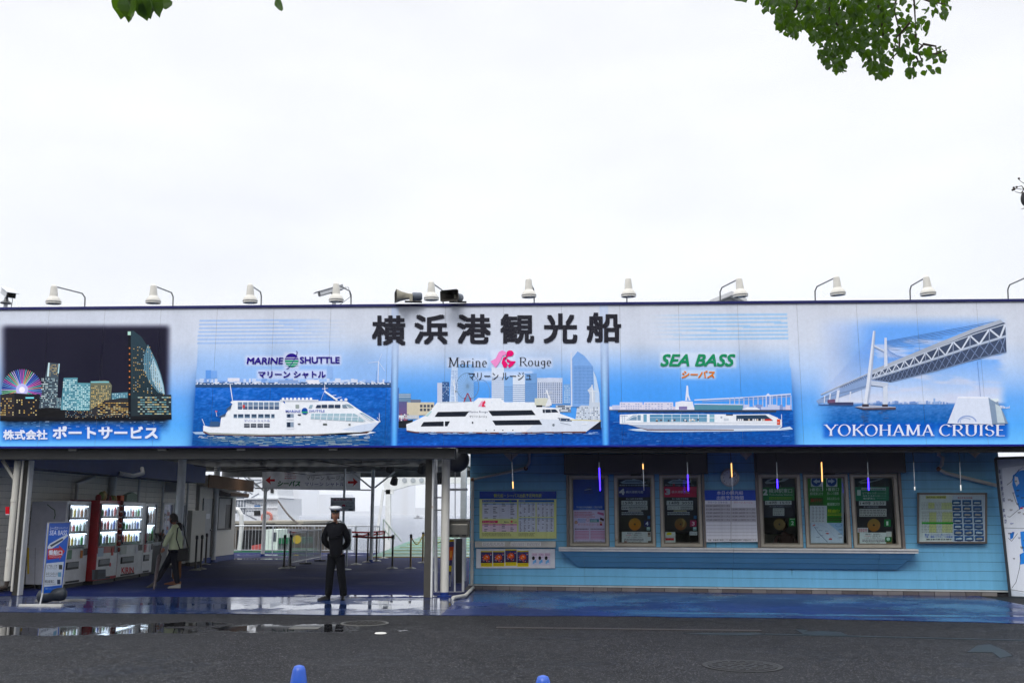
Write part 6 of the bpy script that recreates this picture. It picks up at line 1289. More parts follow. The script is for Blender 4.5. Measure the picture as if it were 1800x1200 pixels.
# ============================================================ DECK FURNITURE
steelm = mat('stainless', (160, 160, 156), .3, .8); galv = mat('galvanised_rail', (186, 190, 194), .4, .3)
def railing(name, p0, p1, h, step, label, cat='railing', m_=galv, posts=2.0, zb=.12, r_=.013, feet=False):
    p0 = Vector(p0); p1 = Vector(p1); L_ = (p1-p0).length; d = (p1-p0)/L_; t = thing(name, tuple(p0), label, cat)
    MB().tube([p0+Vector((0, 0, h)), p1+Vector((0, 0, h))], .025, 8).build('top_rail', m_, t, smooth=40); MB().tube([p0+Vector((0, 0, zb)), p1+Vector((0, 0, zb))], .018, 6).build('bottom_rail', m_, t, smooth=40)
    mb = MB(); n = int(L_/step)
    for i in range(1, n): q = p0+d*(L_*i/n); mb.tube([q+Vector((0, 0, zb)), q+Vector((0, 0, h))], r_*.7, 5, False)
    tag(mb.build('balusters', m_, t), kind='stuff')
    n = max(1, int(round(L_/posts)))
    for i in range(n+1):
        q = p0+d*(L_*i/n); MB().tube([q, q+Vector((0, 0, h))], .024, 8).build('post', m_, t, smooth=40)
        if feet: MB().box(q.x-.2, q.y-.04, .006, q.x+.2, q.y+.04, .05).build('foot', drk, t)
    return t
a = G(414, 971); railing('railing', (a.x-.1, 40.9, 0), (-8.35, 40.9, 0), 1.12, .14, 'long pale railing along the far left edge of the deck')
b_ = atY(618, 950, 40.4); c__ = atY(665, 950, 39.6); railing('railing', (-8.3, 40.9, 0), (c__.x, 39.8, 0), 1.12, .12, 'short pale railing ending beside the green ramp')
a = G(508, 997); b_ = G(563, 986); railing('rolling_barrier', tuple(a), tuple(b_), 1.08, .12, 'white rolling crowd barrier with close bars behind the officer', 'barrier', mat('barrier_white', (206,208,210), .4), 2.2, .15, feet=True)
t = thing('notice_box', tuple(G(611, 996)), 'slim white notice box standing just right of the officer', 'notice box'); p = G(611, 996); d_ = p.y
a, b_ = atY(604.5, 966, d_), atY(617, 929, d_); MB().box(a.x, d_, a.z, b_.x, d_+.12, b_.z).build('box', mat('machine_white', (206,208,212)), t, bevel=.01); MB().tube([(p.x-.05, d_+.06, 0), (p.x-.05, d_+.06, a.z)], .03, 8).build('leg', alt, t)
A = Art(Plane((0, d_, 0), (0, -1, 0)), .002); A.rect(607, 932, 613, 935, (190,60,60)); A.dashes(606, 938, 615, 944, 3, (130,130,136), .4, 1, 2, .2); A.build('printed_note', t)
# sign on its own pole
g = G(601, 1001); t = thing('pole_sign', (g.x, g.y, 0), 'white plate lettered in red on a tall slim pole behind the officer', 'sign'); PS = Plane((0, g.y-.04, 0), (0, -1, 0))
q = [PS(581, 898), PS(624, 898), PS(624, 874), PS(581, 874)]; MB().slab(q, (0, 1, 0), .03).build('plate', mat('sign_grey', (226,226,230), .4), t); MB().tube([(g.x, g.y, .02), (g.x+.0, g.y, 2.95)], .035, 10).build('pole', alt, t, smooth=40); MB().lathe([(.28, .005), (.28, .02), (.06, .05)], (g.x, g.y, 0), n=18).build('foot', alt, t)
A = Art(PS, .002).z(540, 780, 3.75); A.rect(158, 354, 312, 440, (226,226,230)); A.text('横浜港観光船', 172, 358, 298, 374, (150,20,50), .04, 2); A.text('PORT SERVICE & RESTAURANT SHIP', 164, 378, 306, 386, (60,60,66), .0, 1); A.rect(160, 390, 310, 426, (206,206,210)); A.text('Marine', 172, 402, 220, 416, (60,60,70), .0, 1); A.text('Rouge', 258, 402, 298, 416, (60,60,70), .0, 1); A.poly([(226,414),(232,400),(240,397),(250,400),(252,414),(240,408)], (190,30,70)); A.rect(160, 390, 310, 392, (80,80,86)); A.rect(160, 424, 310, 426, (80,80,86)); A.dashes(166, 430, 250, 437, 1, (150,30,50), .6, 1, 3, .05); A.rect(272, 429, 302, 437, (40,40,46)); A.build('printed_plate', t)
# direction sign under the canopy
DS = Plane((0, 37.6, 0), (0, -1, 0)); q = [DS(461, 857.5), DS(633, 861), DS(633, 831), DS(461, 828)]
t = thing('direction_sign', tuple(DS(547, 845)), 'wide white hanging sign with red arrows pointing both ways', 'sign'); MB().slab(q, (0, 1, 0), .06).build('plate', mat('hanging_sign', (226,228,232), .4), t)
mb = MB(); mb.bar(q[0]+Vector((-.3, .05, 0)), q[1]+Vector((.5, .05, 0)), .05, .05); mb.bar(q[3]+Vector((-.3, .05, .03)), q[2]+Vector((.5, .05, .03)), .05, .05); mb.build('support_rail', white_st, t)
A = Art(DS, .004).z(330, 790, 5.457); A.poly([(745,292),(798,250),(790,282),(836,282),(836,304),(790,304),(798,334)], (180,20,30)); A.text('ピア赤レンガ', 932, 224, 1026, 238, (170,30,40), .03, 1); A.text('みなとみらい21', 928, 246, 1040, 260, (170,30,40), .03, 1); A.text('横浜駅東口行', 928, 267, 1036, 281, (170,30,40), .03, 1); A.text('シーバス', 862, 296, 1080, 350, (16,96,60), .035, 3, .25)
A.z(330, 790, 5.457); A.text('マリーン ルージュ', 1138, 250, 1500, 292, (36,36,44), .0, 2); A.text('マリーン シャトル', 1124, 312, 1500, 350, (30,36,120), .04, 3); A.z(540, 780, 3.75); A.poly([(334,250),(300,222),(306,244),(268,244),(268,260),(306,260),(300,280)], (180,20,30)); A.build('lettering', t)
# belt stanchions and rope stanchions
def stanchion(name='belt_stanchion', h=.98, m_=None, hr=.03):
    t = local_thing(name, 'x', 'stanchion'); m_ = m_ or mat('dark_stanchion', (64, 60, 56), .35, .5)
    MB().lathe([(.03, .03), (.03, h)], n=10).build('pole', m_, t, smooth=40); MB().lathe([(.17, .005), (.17, .02), (.06, .045), (.035, .06)], n=20).build('base', steelm, t, smooth=40); MB().lathe([(.042, h-.09), (.042, h), (.02, h+.02)], n=10).build('head', drk, t, smooth=40); return t
st0 = stanchion(); first = True; SPOS = {}
for px_, py_, lb_, gk in ((499, 999, 'dark belt stanchion standing left of the rolling barrier', 0), (510, 998, 'dark belt stanchion at the near corner of the rolling barrier', 0), (343, 1002, 'belt stanchion leftmost of the trio before the booth door', 0), (352.5, 1000, 'middle belt stanchion of the trio before the booth door', 0), (361, 992, 'belt stanchion of the trio set farthest back by the booth door', 0), (626, 992, 'red-belt stanchion nearest the notice box', 1), (646, 988, 'second red-belt stanchion from the notice box', 1), (661.5, 986, 'third red-belt stanchion from the notice box', 1), (674.5, 981, 'red-belt stanchion nearest the green ramp', 1), (689.5, 999, 'red-belt stanchion standing alone nearest the street, at the belt end', 1)):
    o = st0 if first else copy_tree(st0); first = False; g = G(px_, py_); o.location = g; tag(o, lb_, 'stanchion', 'red belt stanchions' if gk else 'dark belt stanchions'); SPOS[px_] = g
beltm = mat('red_belt', (170, 14, 30), .5)
def belt(a, b_, z, label):
    t = thing('queue_belt', tuple(a), label, 'belt', 'red belts between the stanchions'); p0 = a+Vector((0, 0, z)); p1 = b_+Vector((0, 0, z)); m_ = p0.lerp(p1, .5)-Vector((0, 0, .03)); mb = MB(); mb.bar(p0, m_, .006, .06); mb.bar(m_, p1, .006, .06); mb.build('webbing', beltm, t)
K_ = [SPOS[k] for k in (626, 646, 661.5, 674.5)]; far = G(612, 984)
belt(K_[0], K_[1], .93, 'red belt between the two stanchions nearest the notice box'); belt(K_[1], K_[2], .93, 'red belt between the second and third stanchions'); belt(K_[2], K_[3], .93, 'red belt ending at the stanchion by the green ramp'); belt(SPOS[689.5], G(618, 996), .93, 'long red belt nearest the street'); belt(far, K_[3], .98, 'long red belt farthest from the street')
rp0 = stanchion('rope_stanchion', 1.0, mat('brass_pole', (140, 116, 80), .35, .5)); first = True; rp = []
for px_, py_, lb_ in ((721.5, 999, 'brass-coloured rope stanchion nearest the street'), (743, 989, 'brass-coloured rope stanchion set back behind the first'), (757, 1003, 'rope stanchion partly hidden by the steel post')):
    o = rp0 if first else copy_tree(rp0); first = False; g = G(px_, py_); o.location = g; tag(o, lb_, 'stanchion', 'rope stanchions'); rp.append(g)
rope = mat('yellow_rope', (176, 150, 50), .7)
for a, b_, lb_ in ((rp[0], rp[1], 'yellow rope sagging between the two brass-coloured stanchions'), (rp[1], G(790, 992), 'yellow rope running right behind the steel post')):
    pts = [a.lerp(b_, k/10)+Vector((0, 0, .95-.28*math.sin(math.pi*k/10))) for k in range(11)]; tag(MB().tube(pts, .016, 6).build('barrier_rope', rope), lb_, 'rope', 'yellow ropes')
# green ramp, gangway gantry, handrail
gm = wet_mat('green_ramp_paint', lin((60,110,96)), lin((78,128,112)), None, .5, .2, [], wetcut=(.4,.7), bump=.3, bsc=20)
rl, rr_, = G(648, 979), G(790, 979); t = thing('gangway_ramp', ((rl.x+rr_.x)/2, rl.y, 0), 'green painted ramp rising to the water with pale cross strips', 'ramp')
y0 = rl.y; yE = 45.5; zt = .55
nst = 7
for k in range(nst):
    a, b_ = k/nst, (k+1)/nst; ya, yb = y0+(yE-y0)*a, y0+(yE-y0)*b_; xl_a = rl.x+.55*a*1.4; xl_b = rl.x+.55*b_*1.4
    mb = MB(); mb.hexa([(xl_a, ya, zt*a-.2), (-1.0, ya, zt*a-.2), (-1.0, yb-.03, zt*b_-.2), (xl_b, yb-.03, zt*b_-.2)], [(xl_a, ya, zt*a+.01), (-1.0, ya, zt*a+.01), (-1.0, yb-.03, zt*b_+.01), (xl_b, yb-.03, zt*b_+.01)]); mb.build('ramp_panel', gm, t)
    mb = MB(); mb.box(xl_b+.3, yb-.09, zt*b_+.015, -1.2, yb-.04, zt*b_+.03); mb.build('cross_strip', mat('pale_strip', (170,196,180) if k else (190,180,110)), t)
MB().box(rl.x, y0-.06, .005, -1.0, y0-.005, .03).build('yellow_edge', mat('yellow_edge', (190, 160, 60)), t)
GY = 45.0; GA = Plane((0, GY, 0), (0, -1, 0)); t = thing('gangway_gantry', tuple(GA(680, 975)), 'white steel gangway gantry with pierced arched beam over the ramp', 'gantry')
gw = mat('gantry_white', (226, 228, 230), .4)
mb = MB(); mb.slab([GA(676, 975), GA(686, 975), GA(686, 860), GA(678, 860)], (0, 1, 0), .3); mb.build('leg', gw, t)
arch = [GA(672, 838), GA(830, 838), GA(830, 851), GA(800, 849), GA(760, 848.5), GA(720, 853), GA(690, 862), GA(676, 864)]; MB().slab(arch, (0, 1, 0), .3).build('arched_beam', gw, t)
for px_ in (693, 711, 726, 741, 754): q = GA(px_, 843.5 if px_ > 700 else 845); MB().lathe([(.11, 0), (.11, .02)], (q.x, GY-.012, q.z), (0, -1, 0), 14).build('lightening_hole', mat('hole_rim', (170,176,184)), t)
MB().bar(GA(664, 932), GA(674, 860), .12, .1).build('brace', gw, t); q = GA(700, 866); MB().slab([GA(677, 862), GA(692, 862), GA(692, 868), GA(677, 868)], (0, 1, 0), .1).build('lug', gw, t)
mb = MB()
grl = mat('handrail_grey_green', (150, 164, 156), .4)
t = thing('stair_handrail', tuple(GA(690, 960)), 'sloping grey handrail descending past the gantry leg to the right', 'handrail')
h0, h1 = GA(674, 912), GA(706, 951); MB().tube([h0, h1], .03, 6).build('rail', grl, t); MB().tube([GA(675, 929), GA(692, 951)], .025, 6).build('rail', grl, t)
for f_ in (.0, .3, .62): q = h0.lerp(h1, f_); MB().tube([q, (q.x, q.y, .45)], .025, 6).build('post', grl, t)
# chain from the moored ship
a, b_ = GA(494, 850), GA(548, 935); a = atY(489, 880, 60); b_ = atY(549, 935, 41)
mb = MB(); n = 46
for k in range(n): 
    f_ = k/n; q = a.lerp(b_, f_)-Vector((0, 0, .25*math.sin(math.pi*f_))); q2 = a.lerp(b_, (k+.8)/n)-Vector((0, 0, .25*math.sin(math.pi*(k+.8)/n))); mb.bar(q, q2, .10 if k % 2 else .05, .05 if k % 2 else .10)
tag(mb.build('mooring_chain', mat('rusty_chain', (80, 72, 68), .7)), 'rusty mooring chain slanting from the white ship to the railing', 'chain', kind='thing')

# ============================================================ MOORED SHIP, PIER AND PONTOON AT THE LEFT
SHY = 62.0; SH_ = Plane((0, SHY, 0), (0, -1, 0))
def shp(px_, py_): return SH_(px_, py_)
t = thing('moored_ship', tuple(shp(450, 905)), 'white moored ship superstructure with door, lifebuoy and railing beyond the deck', 'ship')
shw = mat('ship_white', (214, 218, 224), .4, dirt=(180, 176, 168), streak=True)
MB().slab([shp(434, 906), shp(488, 906), shp(488, 874), shp(434, 874)], (0, 1, 0), 6).build('deckhouse', shw, t)
MB().slab([shp(434, 874.5), shp(490, 874.5), shp(488, 870), shp(484, 838), shp(486, 830), shp(440, 830), shp(434, 860)], (0, 1, 0), 4).build('bridge_house', shw, t)
MB().slab([shp(432, 877), shp(491, 877), shp(491, 874.8), shp(432, 874.8)], (0, -1, 0), .3).build('deck_edge', shw, t)
MB().slab([shp(447, 905), shp(458, 905), shp(458, 897), shp(447, 897)], (0, -1, 0), .06).build('doorway', drk, t)
MB().slab([shp(447.5, 890.5), shp(458, 890.5), shp(458, 887.5), shp(447.5, 887.5)], (0, -1, 0), .08).build('name_plate', mat('plate_blue', (70,110,160)), t)
MB().slab([shp(476, 866), shp(481, 866), shp(481, 858), shp(476, 858)], (0, -1, 0), .08).build('window', drk, t)
q = shp(472, 909); mb = MB(); mb.tube([(q.x+.3*math.cos(R(i*30)), SHY-.35, q.z+.3*math.sin(R(i*30))) for i in range(13)], .1, 6, False); mb.build('lifebuoy', mat('lifebuoy_red', (190,120,110)), t)
MB().slab([shp(400, 916), shp(490, 916), shp(489, 905.5), shp(400, 905.5)], (0, 1, 0), 5).build('hull', shw, t)
mb = MB()
for k in range(16): q = shp(412+k*5, 905.5); mb.tube([q, q+Vector((0, 0, 1.0))], .04, 5)
mb.tube([shp(412, 905.5)+Vector((0, -.1, 1.0)), shp(488, 905.5)+Vector((0, -.1, 1.0))], .04, 5); mb.tube([shp(412, 905.5)+Vector((0, -.1, .5)), shp(488, 905.5)+Vector((0, -.1, .5))], .03, 5); tag(mb.build('deck_railing', shw, t), kind='stuff')
mb = MB(); rq = random.Random(6)
for k in range(34): a = shp(rq.uniform(412, 437), rq.uniform(838, 902)); mb.bar(a, a+Vector((rq.uniform(-1.6, 1.6), 0, rq.uniform(-.6, .6))), .06, .06)
tag(mb.build('rigging', mat('rigging_grey', (120, 126, 138), .6), t), kind='stuff'); MB().slab([shp(411, 902), shp(432, 902), shp(436, 866), shp(411, 870)], (0, 1, 0), 2).build('stern_block', mat('ship_grey', (130, 138, 150), .5), t)
MB().slab([shp(411, 868), shp(438, 864), shp(438, 850), shp(411, 846)], (0, 1, 0), 2).build('upper_block', shw, t)
PY_ = 52.0; PP = Plane((0, PY_, 0), (0, -1, 0)); t = thing('stone_pier', tuple(PP(480, 950)), 'dark weathered concrete pier block behind the railing', 'pier')
cn = mat('weathered_concrete', (96, 88, 78), .8, dirt=(40, 34, 28), scale=1.2, var=.4, streak=True)
a, b_ = PP(412, 917), PP(531, 917); MB().box(a.x, PY_, -1.8, b_.x, PY_+9, PP(470, 918).z).build('pier_block', cn, t); MB().box(a.x, PY_-.15, PP(470, 920).z, b_.x+.1, PY_+9.1, PP(470, 916).z+.02).build('coping', mat('pale_coping', (150,146,136), .8, dirt=(60,56,50)), t)
a, b_ = PP(460, 935), PP(485, 935); MB().box(a.x, PY_-.3, PP(470, 926).z, b_.x, PY_-.16, PP(470, 919).z).build('fender', drk, t)
FY = 46.0; FPn = Plane((0, FY, 0), (0, -1, 0)); t = thing('ferry_pontoon', tuple(FPn(460, 965)), 'pale green pontoon cabin with dark openings below the far railing', 'pontoon')
pg = mat('pale_green_cabin', (206, 218, 214), .5, dirt=(140,150,140))
a, b_ = FPn(412, 967), FPn(522, 967); MB().box(a.x, FY-1, -1.8, b_.x, FY+4, FPn(470, 968).z).build('float', mat('green_float', (24, 96, 66), .5), t)
for x0, x1, y0, y1, m_, nm_ in ((415, 466, 966, 931, drk, 'dark_bay'), (466, 489, 967, 930, pg, 'cabin'), (489, 530, 955, 945, mat('green_float', (24,96,66)), 'green_rail_panel')):
    a, b_ = FPn(x0, y0), FPn(x1, y1); MB().box(a.x, FY, a.z, b_.x, FY+2.2, b_.z).build(nm_, m_, t)
a, b_ = FPn(479, 951), FPn(486, 935); MB().box(a.x, FY-.02, a.z, b_.x, FY-.002, b_.z).build('cabin_window', mat('dark_glass', (50,60,70), .2), t)
q = FPn(527, 947); MB().lathe([(.16, 0), (.2, .2)], (q.x, FY-.3, q.z), (0, -1, 0), 14).build('yellow_lamp', mat('yellow_float', (230, 200, 20), .4), t)
mb = MB()
for k in range(4): a, b_ = FPn(442, 966-k*2.2), FPn(460, 963-k*2.2); mb.bar(a, b_, .07, .05)
mb.build('red_white_gangplank', mat('gangplank_red', (190, 90, 90), .5), t)
mb = MB(); a = FPn(421, 966); mb.tube([FPn(421, 966), FPn(425, 925), FPn(424, 905), FPn(419, 896), FPn(412, 894)], .11, 8); tag(mb.build('davit', white_st), 'curved white pipe davit rising left of the slim post', 'davit')
A = Art(Plane((0, 40.7, 0), (0, -1, 0)), 0); q = [Plane((0, 40.7, 0), (0, -1, 0))(*c) for c in ((505, 937), (539, 936), (539, 929), (505, 929))]
t = thing('railing_sign', tuple(q[0]), 'small grey sign with a red arrow hung on the far railing', 'sign'); MB().slab(q, (0, 1, 0), .02).build('plate', mat('sign_grey2', (150,152,160), .5), t); A.off = .003; A.z(330, 790, 5.457); A.poly([(972,793),(988,784),(988,789),(1036,788),(1036,797),(988,797),(988,802)], (170,20,30)); A.text('シーバス', 1030, 762, 1096, 780, (30,60,60), .03, 2, .2); A.build('lettering', t)

# ============================================================ RIGHT END OF THE OPENING: GATE, BOX, LEANING BOARDS
gY = 20.9; GG = Plane((0, gY, 0), (0, -1, 0)); t = thing('bar_gate', tuple(GG(790, 1040)), 'narrow white bar gate between the steel post and the ticket office', 'gate')
for px_ in (766, 799.5): a, b_ = GG(px_, 1040), GG(px_, 800 if px_ < 790 else 945); MB().tube([a, b_], .018, 8).build('bar', white_st, t)
MB().bar(GG(757, 1041), GG(816, 1041), .05, .04).build('bottom_rail', white_st, t); MB().bar(GG(814, 1041), GG(815, 935), .05, .05).build('stile', white_st, t)
for y_ in (874, 896): MB().bar(GG(757, y_), GG(776, y_), .03, .03).build('cross_bar', alt, t)
MB().bar(GG(786, 860), GG(822, 860), .04, .05).build('cross_bar', white_st, t)
for px_, rad in ((764, .012), (767.5, .02), (800, .01)): a, b_ = Plane((0, 21.2, 0), (0, -1, 0))(px_, 1040 if px_ < 790 else 912), Plane((0, 21.2, 0), (0, -1, 0))(px_, 792); tag(MB().tube([a, b_], rad, 6).build('service_pipe', grc), {764: 'thinnest vertical cable pipe just right of the steel post', 767.5: 'grey vertical service pipe between steel post and round column', 800: 'thin vertical wire above the metal box'}[px_], 'pipe')
bY = 19.95; BX = Plane((0, bY, 0), (0, -1, 0)); t = thing('metal_box', tuple(BX(805, 945)), 'stainless steel switch box fixed beside the white round column', 'box')
a, b_ = BX(784, 944), BX(825, 914); MB().box(a.x, bY, a.z, b_.x, bY+.2, b_.z).build('body', mat('box_steel', (96, 94, 88), .35, .7, dirt=(90,86,76)), t, bevel=.01)
MB().box(a.x-.02, bY-.03, b_.z+.002, b_.x+.02, bY+.22, b_.z+.03).build('lid', mat('box_lid', (110,108,102), .4, .6), t)
c_, d_ = BX(786, 939), BX(822, 921); MB().box(c_.x, bY-.02, c_.z, d_.x, bY-.001, d_.z).build('door', mat('box_door', (128,126,120), .3, .7), t, bevel=.005)
for px_ in (792, 804, 816): q = BX(px_, 940.5); MB().box(q.x-.04, bY-.012, q.z-.012, q.x+.04, bY-.001, q.z+.012).build('latch', drk, t)
t = thing('leaning_poster', tuple(Plane((0, 22.2, 0), (0, -1, 0))(795, 1015)), 'colourful poster board leaning behind the round column', 'poster'); PL_ = Plane((0, 22.2, 0), (0, -1, 0)); q = [PL_(786, 1010), PL_(793, 1010), PL_(799, 947), PL_(789, 947)]
MB().slab(q, (0, 1, 0), .02).build('sheet', mat('poster_backing', (60,60,80)), t); A = Art(PL_, .002).z(640, 790, 4.444); A.poly([(655,700),(706,700),(684,972),(652,972)], (60,50,90)); A.poly([(655,905),(688,905),(684,950),(652,950)], (220,196,30)); A.poly([(662,760),(700,756),(692,860),(658,862)], (200,80,40)); A.poly([(672,790),(690,786),(686,840),(668,842)], (230,140,60)); A.poly([(656,705),(704,703),(702,716),(656,718)], (200,170,50)); A.build('poster_print', t)
MB().bar(PL_(783, 1028), PL_(789, 945), .03, .02).build('strut', alt, t); MB().bar(PL_(791, 1030), PL_(801, 945), .03, .02).build('strut', alt, t)
t = thing('dark_board', tuple(Plane((0, 23.4, 0), (0, -1, 0))(808, 1020)), 'dark panel stood upright behind the metal box', 'panel'); PL2 = Plane((0, 23.4, 0), (0, -1, 0)); MB().slab([PL2(797, 1024), PL2(815, 1024), PL2(815, 946), PL2(800, 946)], (0, 1, 0), .04).build('panel', mat('dark_panel', (50,50,54), .6), t)
t = thing('corner_post', tuple(Plane((0, 23.9, 0), (0, -1, 0))(812, 1000)), 'broad white upright post behind the gate at the office corner', 'post'); PL3 = Plane((0, 24.2, 0), (0, -1, 0)); a, b_ = PL3(808, 1015), PL3(818, 1015); MB().box(a.x, 24.2, 0, b_.x, 24.4, 3.1).build('shaft', white_st, t)
q = GG(800, 800); tag(MB().ball((q.x+.05, gY, q.z-.1), .26, .2, .26, 14, 10).build('meter', mat('grey_meter', (70, 72, 76), .5), None, smooth=True), 'round grey electric bell high above the metal box', 'bell'); 
q = BX(762, 818); tag(MB().tube([(q.x, 21.1, 2.5), (q.x+.02, 21.1, 2.25)], .07, 8).build('dark_lamp', drk), 'small dark lantern hanging right of the steel post', 'lamp')
# CCTV bulbs and speakers under the canopy
for px_, py_, Y_, lb_ in ((686, 822, 34, 'small dark dome camera under the canopy beam'), (743, 823, 30, 'dark spotlight hanging near the steel post'), (693, 845, 37.5, 'grey spotlight hanging in front of the arched gantry beam')):
    q = atY(px_, py_, Y_); tt_ = thing('spotlight', tuple(q), lb_, 'spotlight'); MB().lathe([(.08, .16), (.13, .1), (.15, -.12), (.11, -.14)], q, (.25, -.5, .8), 14).build('housing', mat('spot_dark', (44, 44, 48), .5), tt_, smooth=40); MB().tube([q, (q.x, q.y, 2.9 if Y_ < 37 else 3.0)], .02, 6).build('stem', drk, tt_)

# ============================================================ ALONG THE TOP OF THE BILLBOARD
lampm = mat('lamp_enamel', (206, 204, 198), .45, var=.15, scale=7, dirt=(96, 90, 82)); armm = mat('lamp_arm', (132, 134, 138), .4, .5)
LP = [(92,503,149,540,'leftmost sign lamp, above the ferris wheel picture'), (267,502,304,538,'sign lamp above the sail shaped tower picture'), (437,501,459,537,'sign lamp above the left striped ferry picture'), (588,499,617,535,'sign lamp in front of the middle security camera'), (755,496,779,533,'sign lamp between the two horn speakers'), (929,491,939,532,'sign lamp above the fourth large black character'), (1104,490,1102,531,'sign lamp just right of the large black characters'), (1299,490,1266,529,'sign lamp in front of the little gable'), (1470,487,1433,528,'sign lamp above the suspension tower of the bridge picture'), (1628,487,1600,526,'sign lamp above the bridge deck picture'), (1812,484,1772,524,'rightmost sign lamp, its shade cut by the frame')]
for i, (sx_, sy_, bx_, by_, lb_) in enumerate(LP):
    b_ = atY(bx_, by_, YB+.05); b_.z = ZB1-.02; top = atY(sx_+(3 if i < 5 else 0), sy_, 17.9)
    t = thing('sign_lamp', tuple(b_), lb_, 'lamp', 'lamps along the top of the billboard')
    k_ = b_+Vector((0, -.02, .22)); k2 = b_.lerp(top, .12)+Vector((0, 0, .26)); k3 = Vector((top.x, top.y, top.z))
    MB().tube([b_, k_, k2, k3], .014, 8).build('arm', armm, t, smooth=60)
    tilt = Vector((-.02 if i < 7 else -.06, -.06, 1)).normalized(); c = top
    s_ = MB().lathe([(.02, .02), (.055, .0), (.062, -.04), (.078, -.20), (.10, -.225), (.135, -.275), (.14, -.30), (.14, -.345), (.132, -.348), (.12, -.30)], c, tilt, 20).build('shade', lampm, t, smooth=35)
    MB().ball(c-tilt*.31, .07, .07, .05, 10, 6).build('bulb', mat('lamp_bulb', (200, 200, 196), .2), s_, smooth=True); MB().lathe([(.141, -.302), (.146, -.306), (.146, -.312), (.141, -.316)], c, tilt, 20).build('rim_band', armm, s_)
# security cameras
def cctv(px_, py_, Y, dirv_, L_, w_, label, pole_px):
    c = atY(px_, py_, Y); d = Vector(dirv_).normalized(); t = thing('security_camera', (c.x, c.y, ZB1), label, 'security camera'); sd_ = d.cross(Vector((0, 0, 1))).normalized(); u_ = sd_.cross(d)
    a = c-d*L_/2; b_ = c+d*L_/2; cw = mat('camera_white', (186, 190, 196), .35)
    f = lambda p, s1, s2: p+sd_*s1+u_*s2
    MB().hexa([f(a, -w_, -w_*.6), f(a, w_, -w_*.6), f(a, w_*.9, w_*.6), f(a, -w_*.9, w_*.6)], [f(b_, -w_, -w_*.6), f(b_, w_, -w_*.6), f(b_, w_*.9, w_*.6), f(b_, -w_*.9, w_*.6)]).build('housing', cw, t, bevel=.01)
    b2 = b_+d*.09; MB().hexa([f(a, -w_*1.15, w_*.62), f(a, w_*1.15, w_*.62), f(a, w_*1.15, w_*.74), f(a, -w_*1.15, w_*.74)], [f(b2, -w_*1.15, w_*.62), f(b2, w_*1.15, w_*.62), f(b2, w_*1.15, w_*.74), f(b2, -w_*1.15, w_*.74)]).build('sun_shield', cw, t)
    MB().hexa([f(b_, -w_*.8, -w_*.45), f(b_, w_*.8, -w_*.45), f(b_, w_*.75, w_*.45), f(b_, -w_*.75, w_*.45)], [f(b_+d*.012, -w_*.8, -w_*.45), f(b_+d*.012, w_*.8, -w_*.45), f(b_+d*.012, w_*.75, w_*.45), f(b_+d*.012, -w_*.75, w_*.45)]).build('lens_glass', mat('lens_black', (12, 12, 14), .1), t)
    q = atY(pole_px, 536, Y); zt_ = c.z-w_-.12; MB().tube([(q.x, Y, ZB1-.3), (q.x, Y, zt_)], .04, 10).build('pole', cw, t, smooth=40); MB().lathe([(.11, zt_), (.11, zt_+.02), (.05, zt_+.06), (.03, zt_+.14)], (q.x, Y, 0), n=14).build('bracket', armm, t); MB().bar((q.x, Y, zt_+.1), tuple(c-u_*w_*.5), .05, .05).build('arm', cw, t)
    MB().tube([a, a+Vector((.12, 0, .0)), a+Vector((.16, 0, -.2)), (q.x+.12, Y, zt_-.1), (q.x+.05, Y, ZB1-.1)], .008, 5).build('cable', armm, t, smooth=True)
cctv(15, 515, 18.95, (.8, -.75, -.45), .40, .10, 'white security camera at the far left end of the billboard', 10)
cctv(582, 511, 19.1, (-.95, -.5, -.42), .52, .075, 'long white security camera behind a sign lamp', 587)
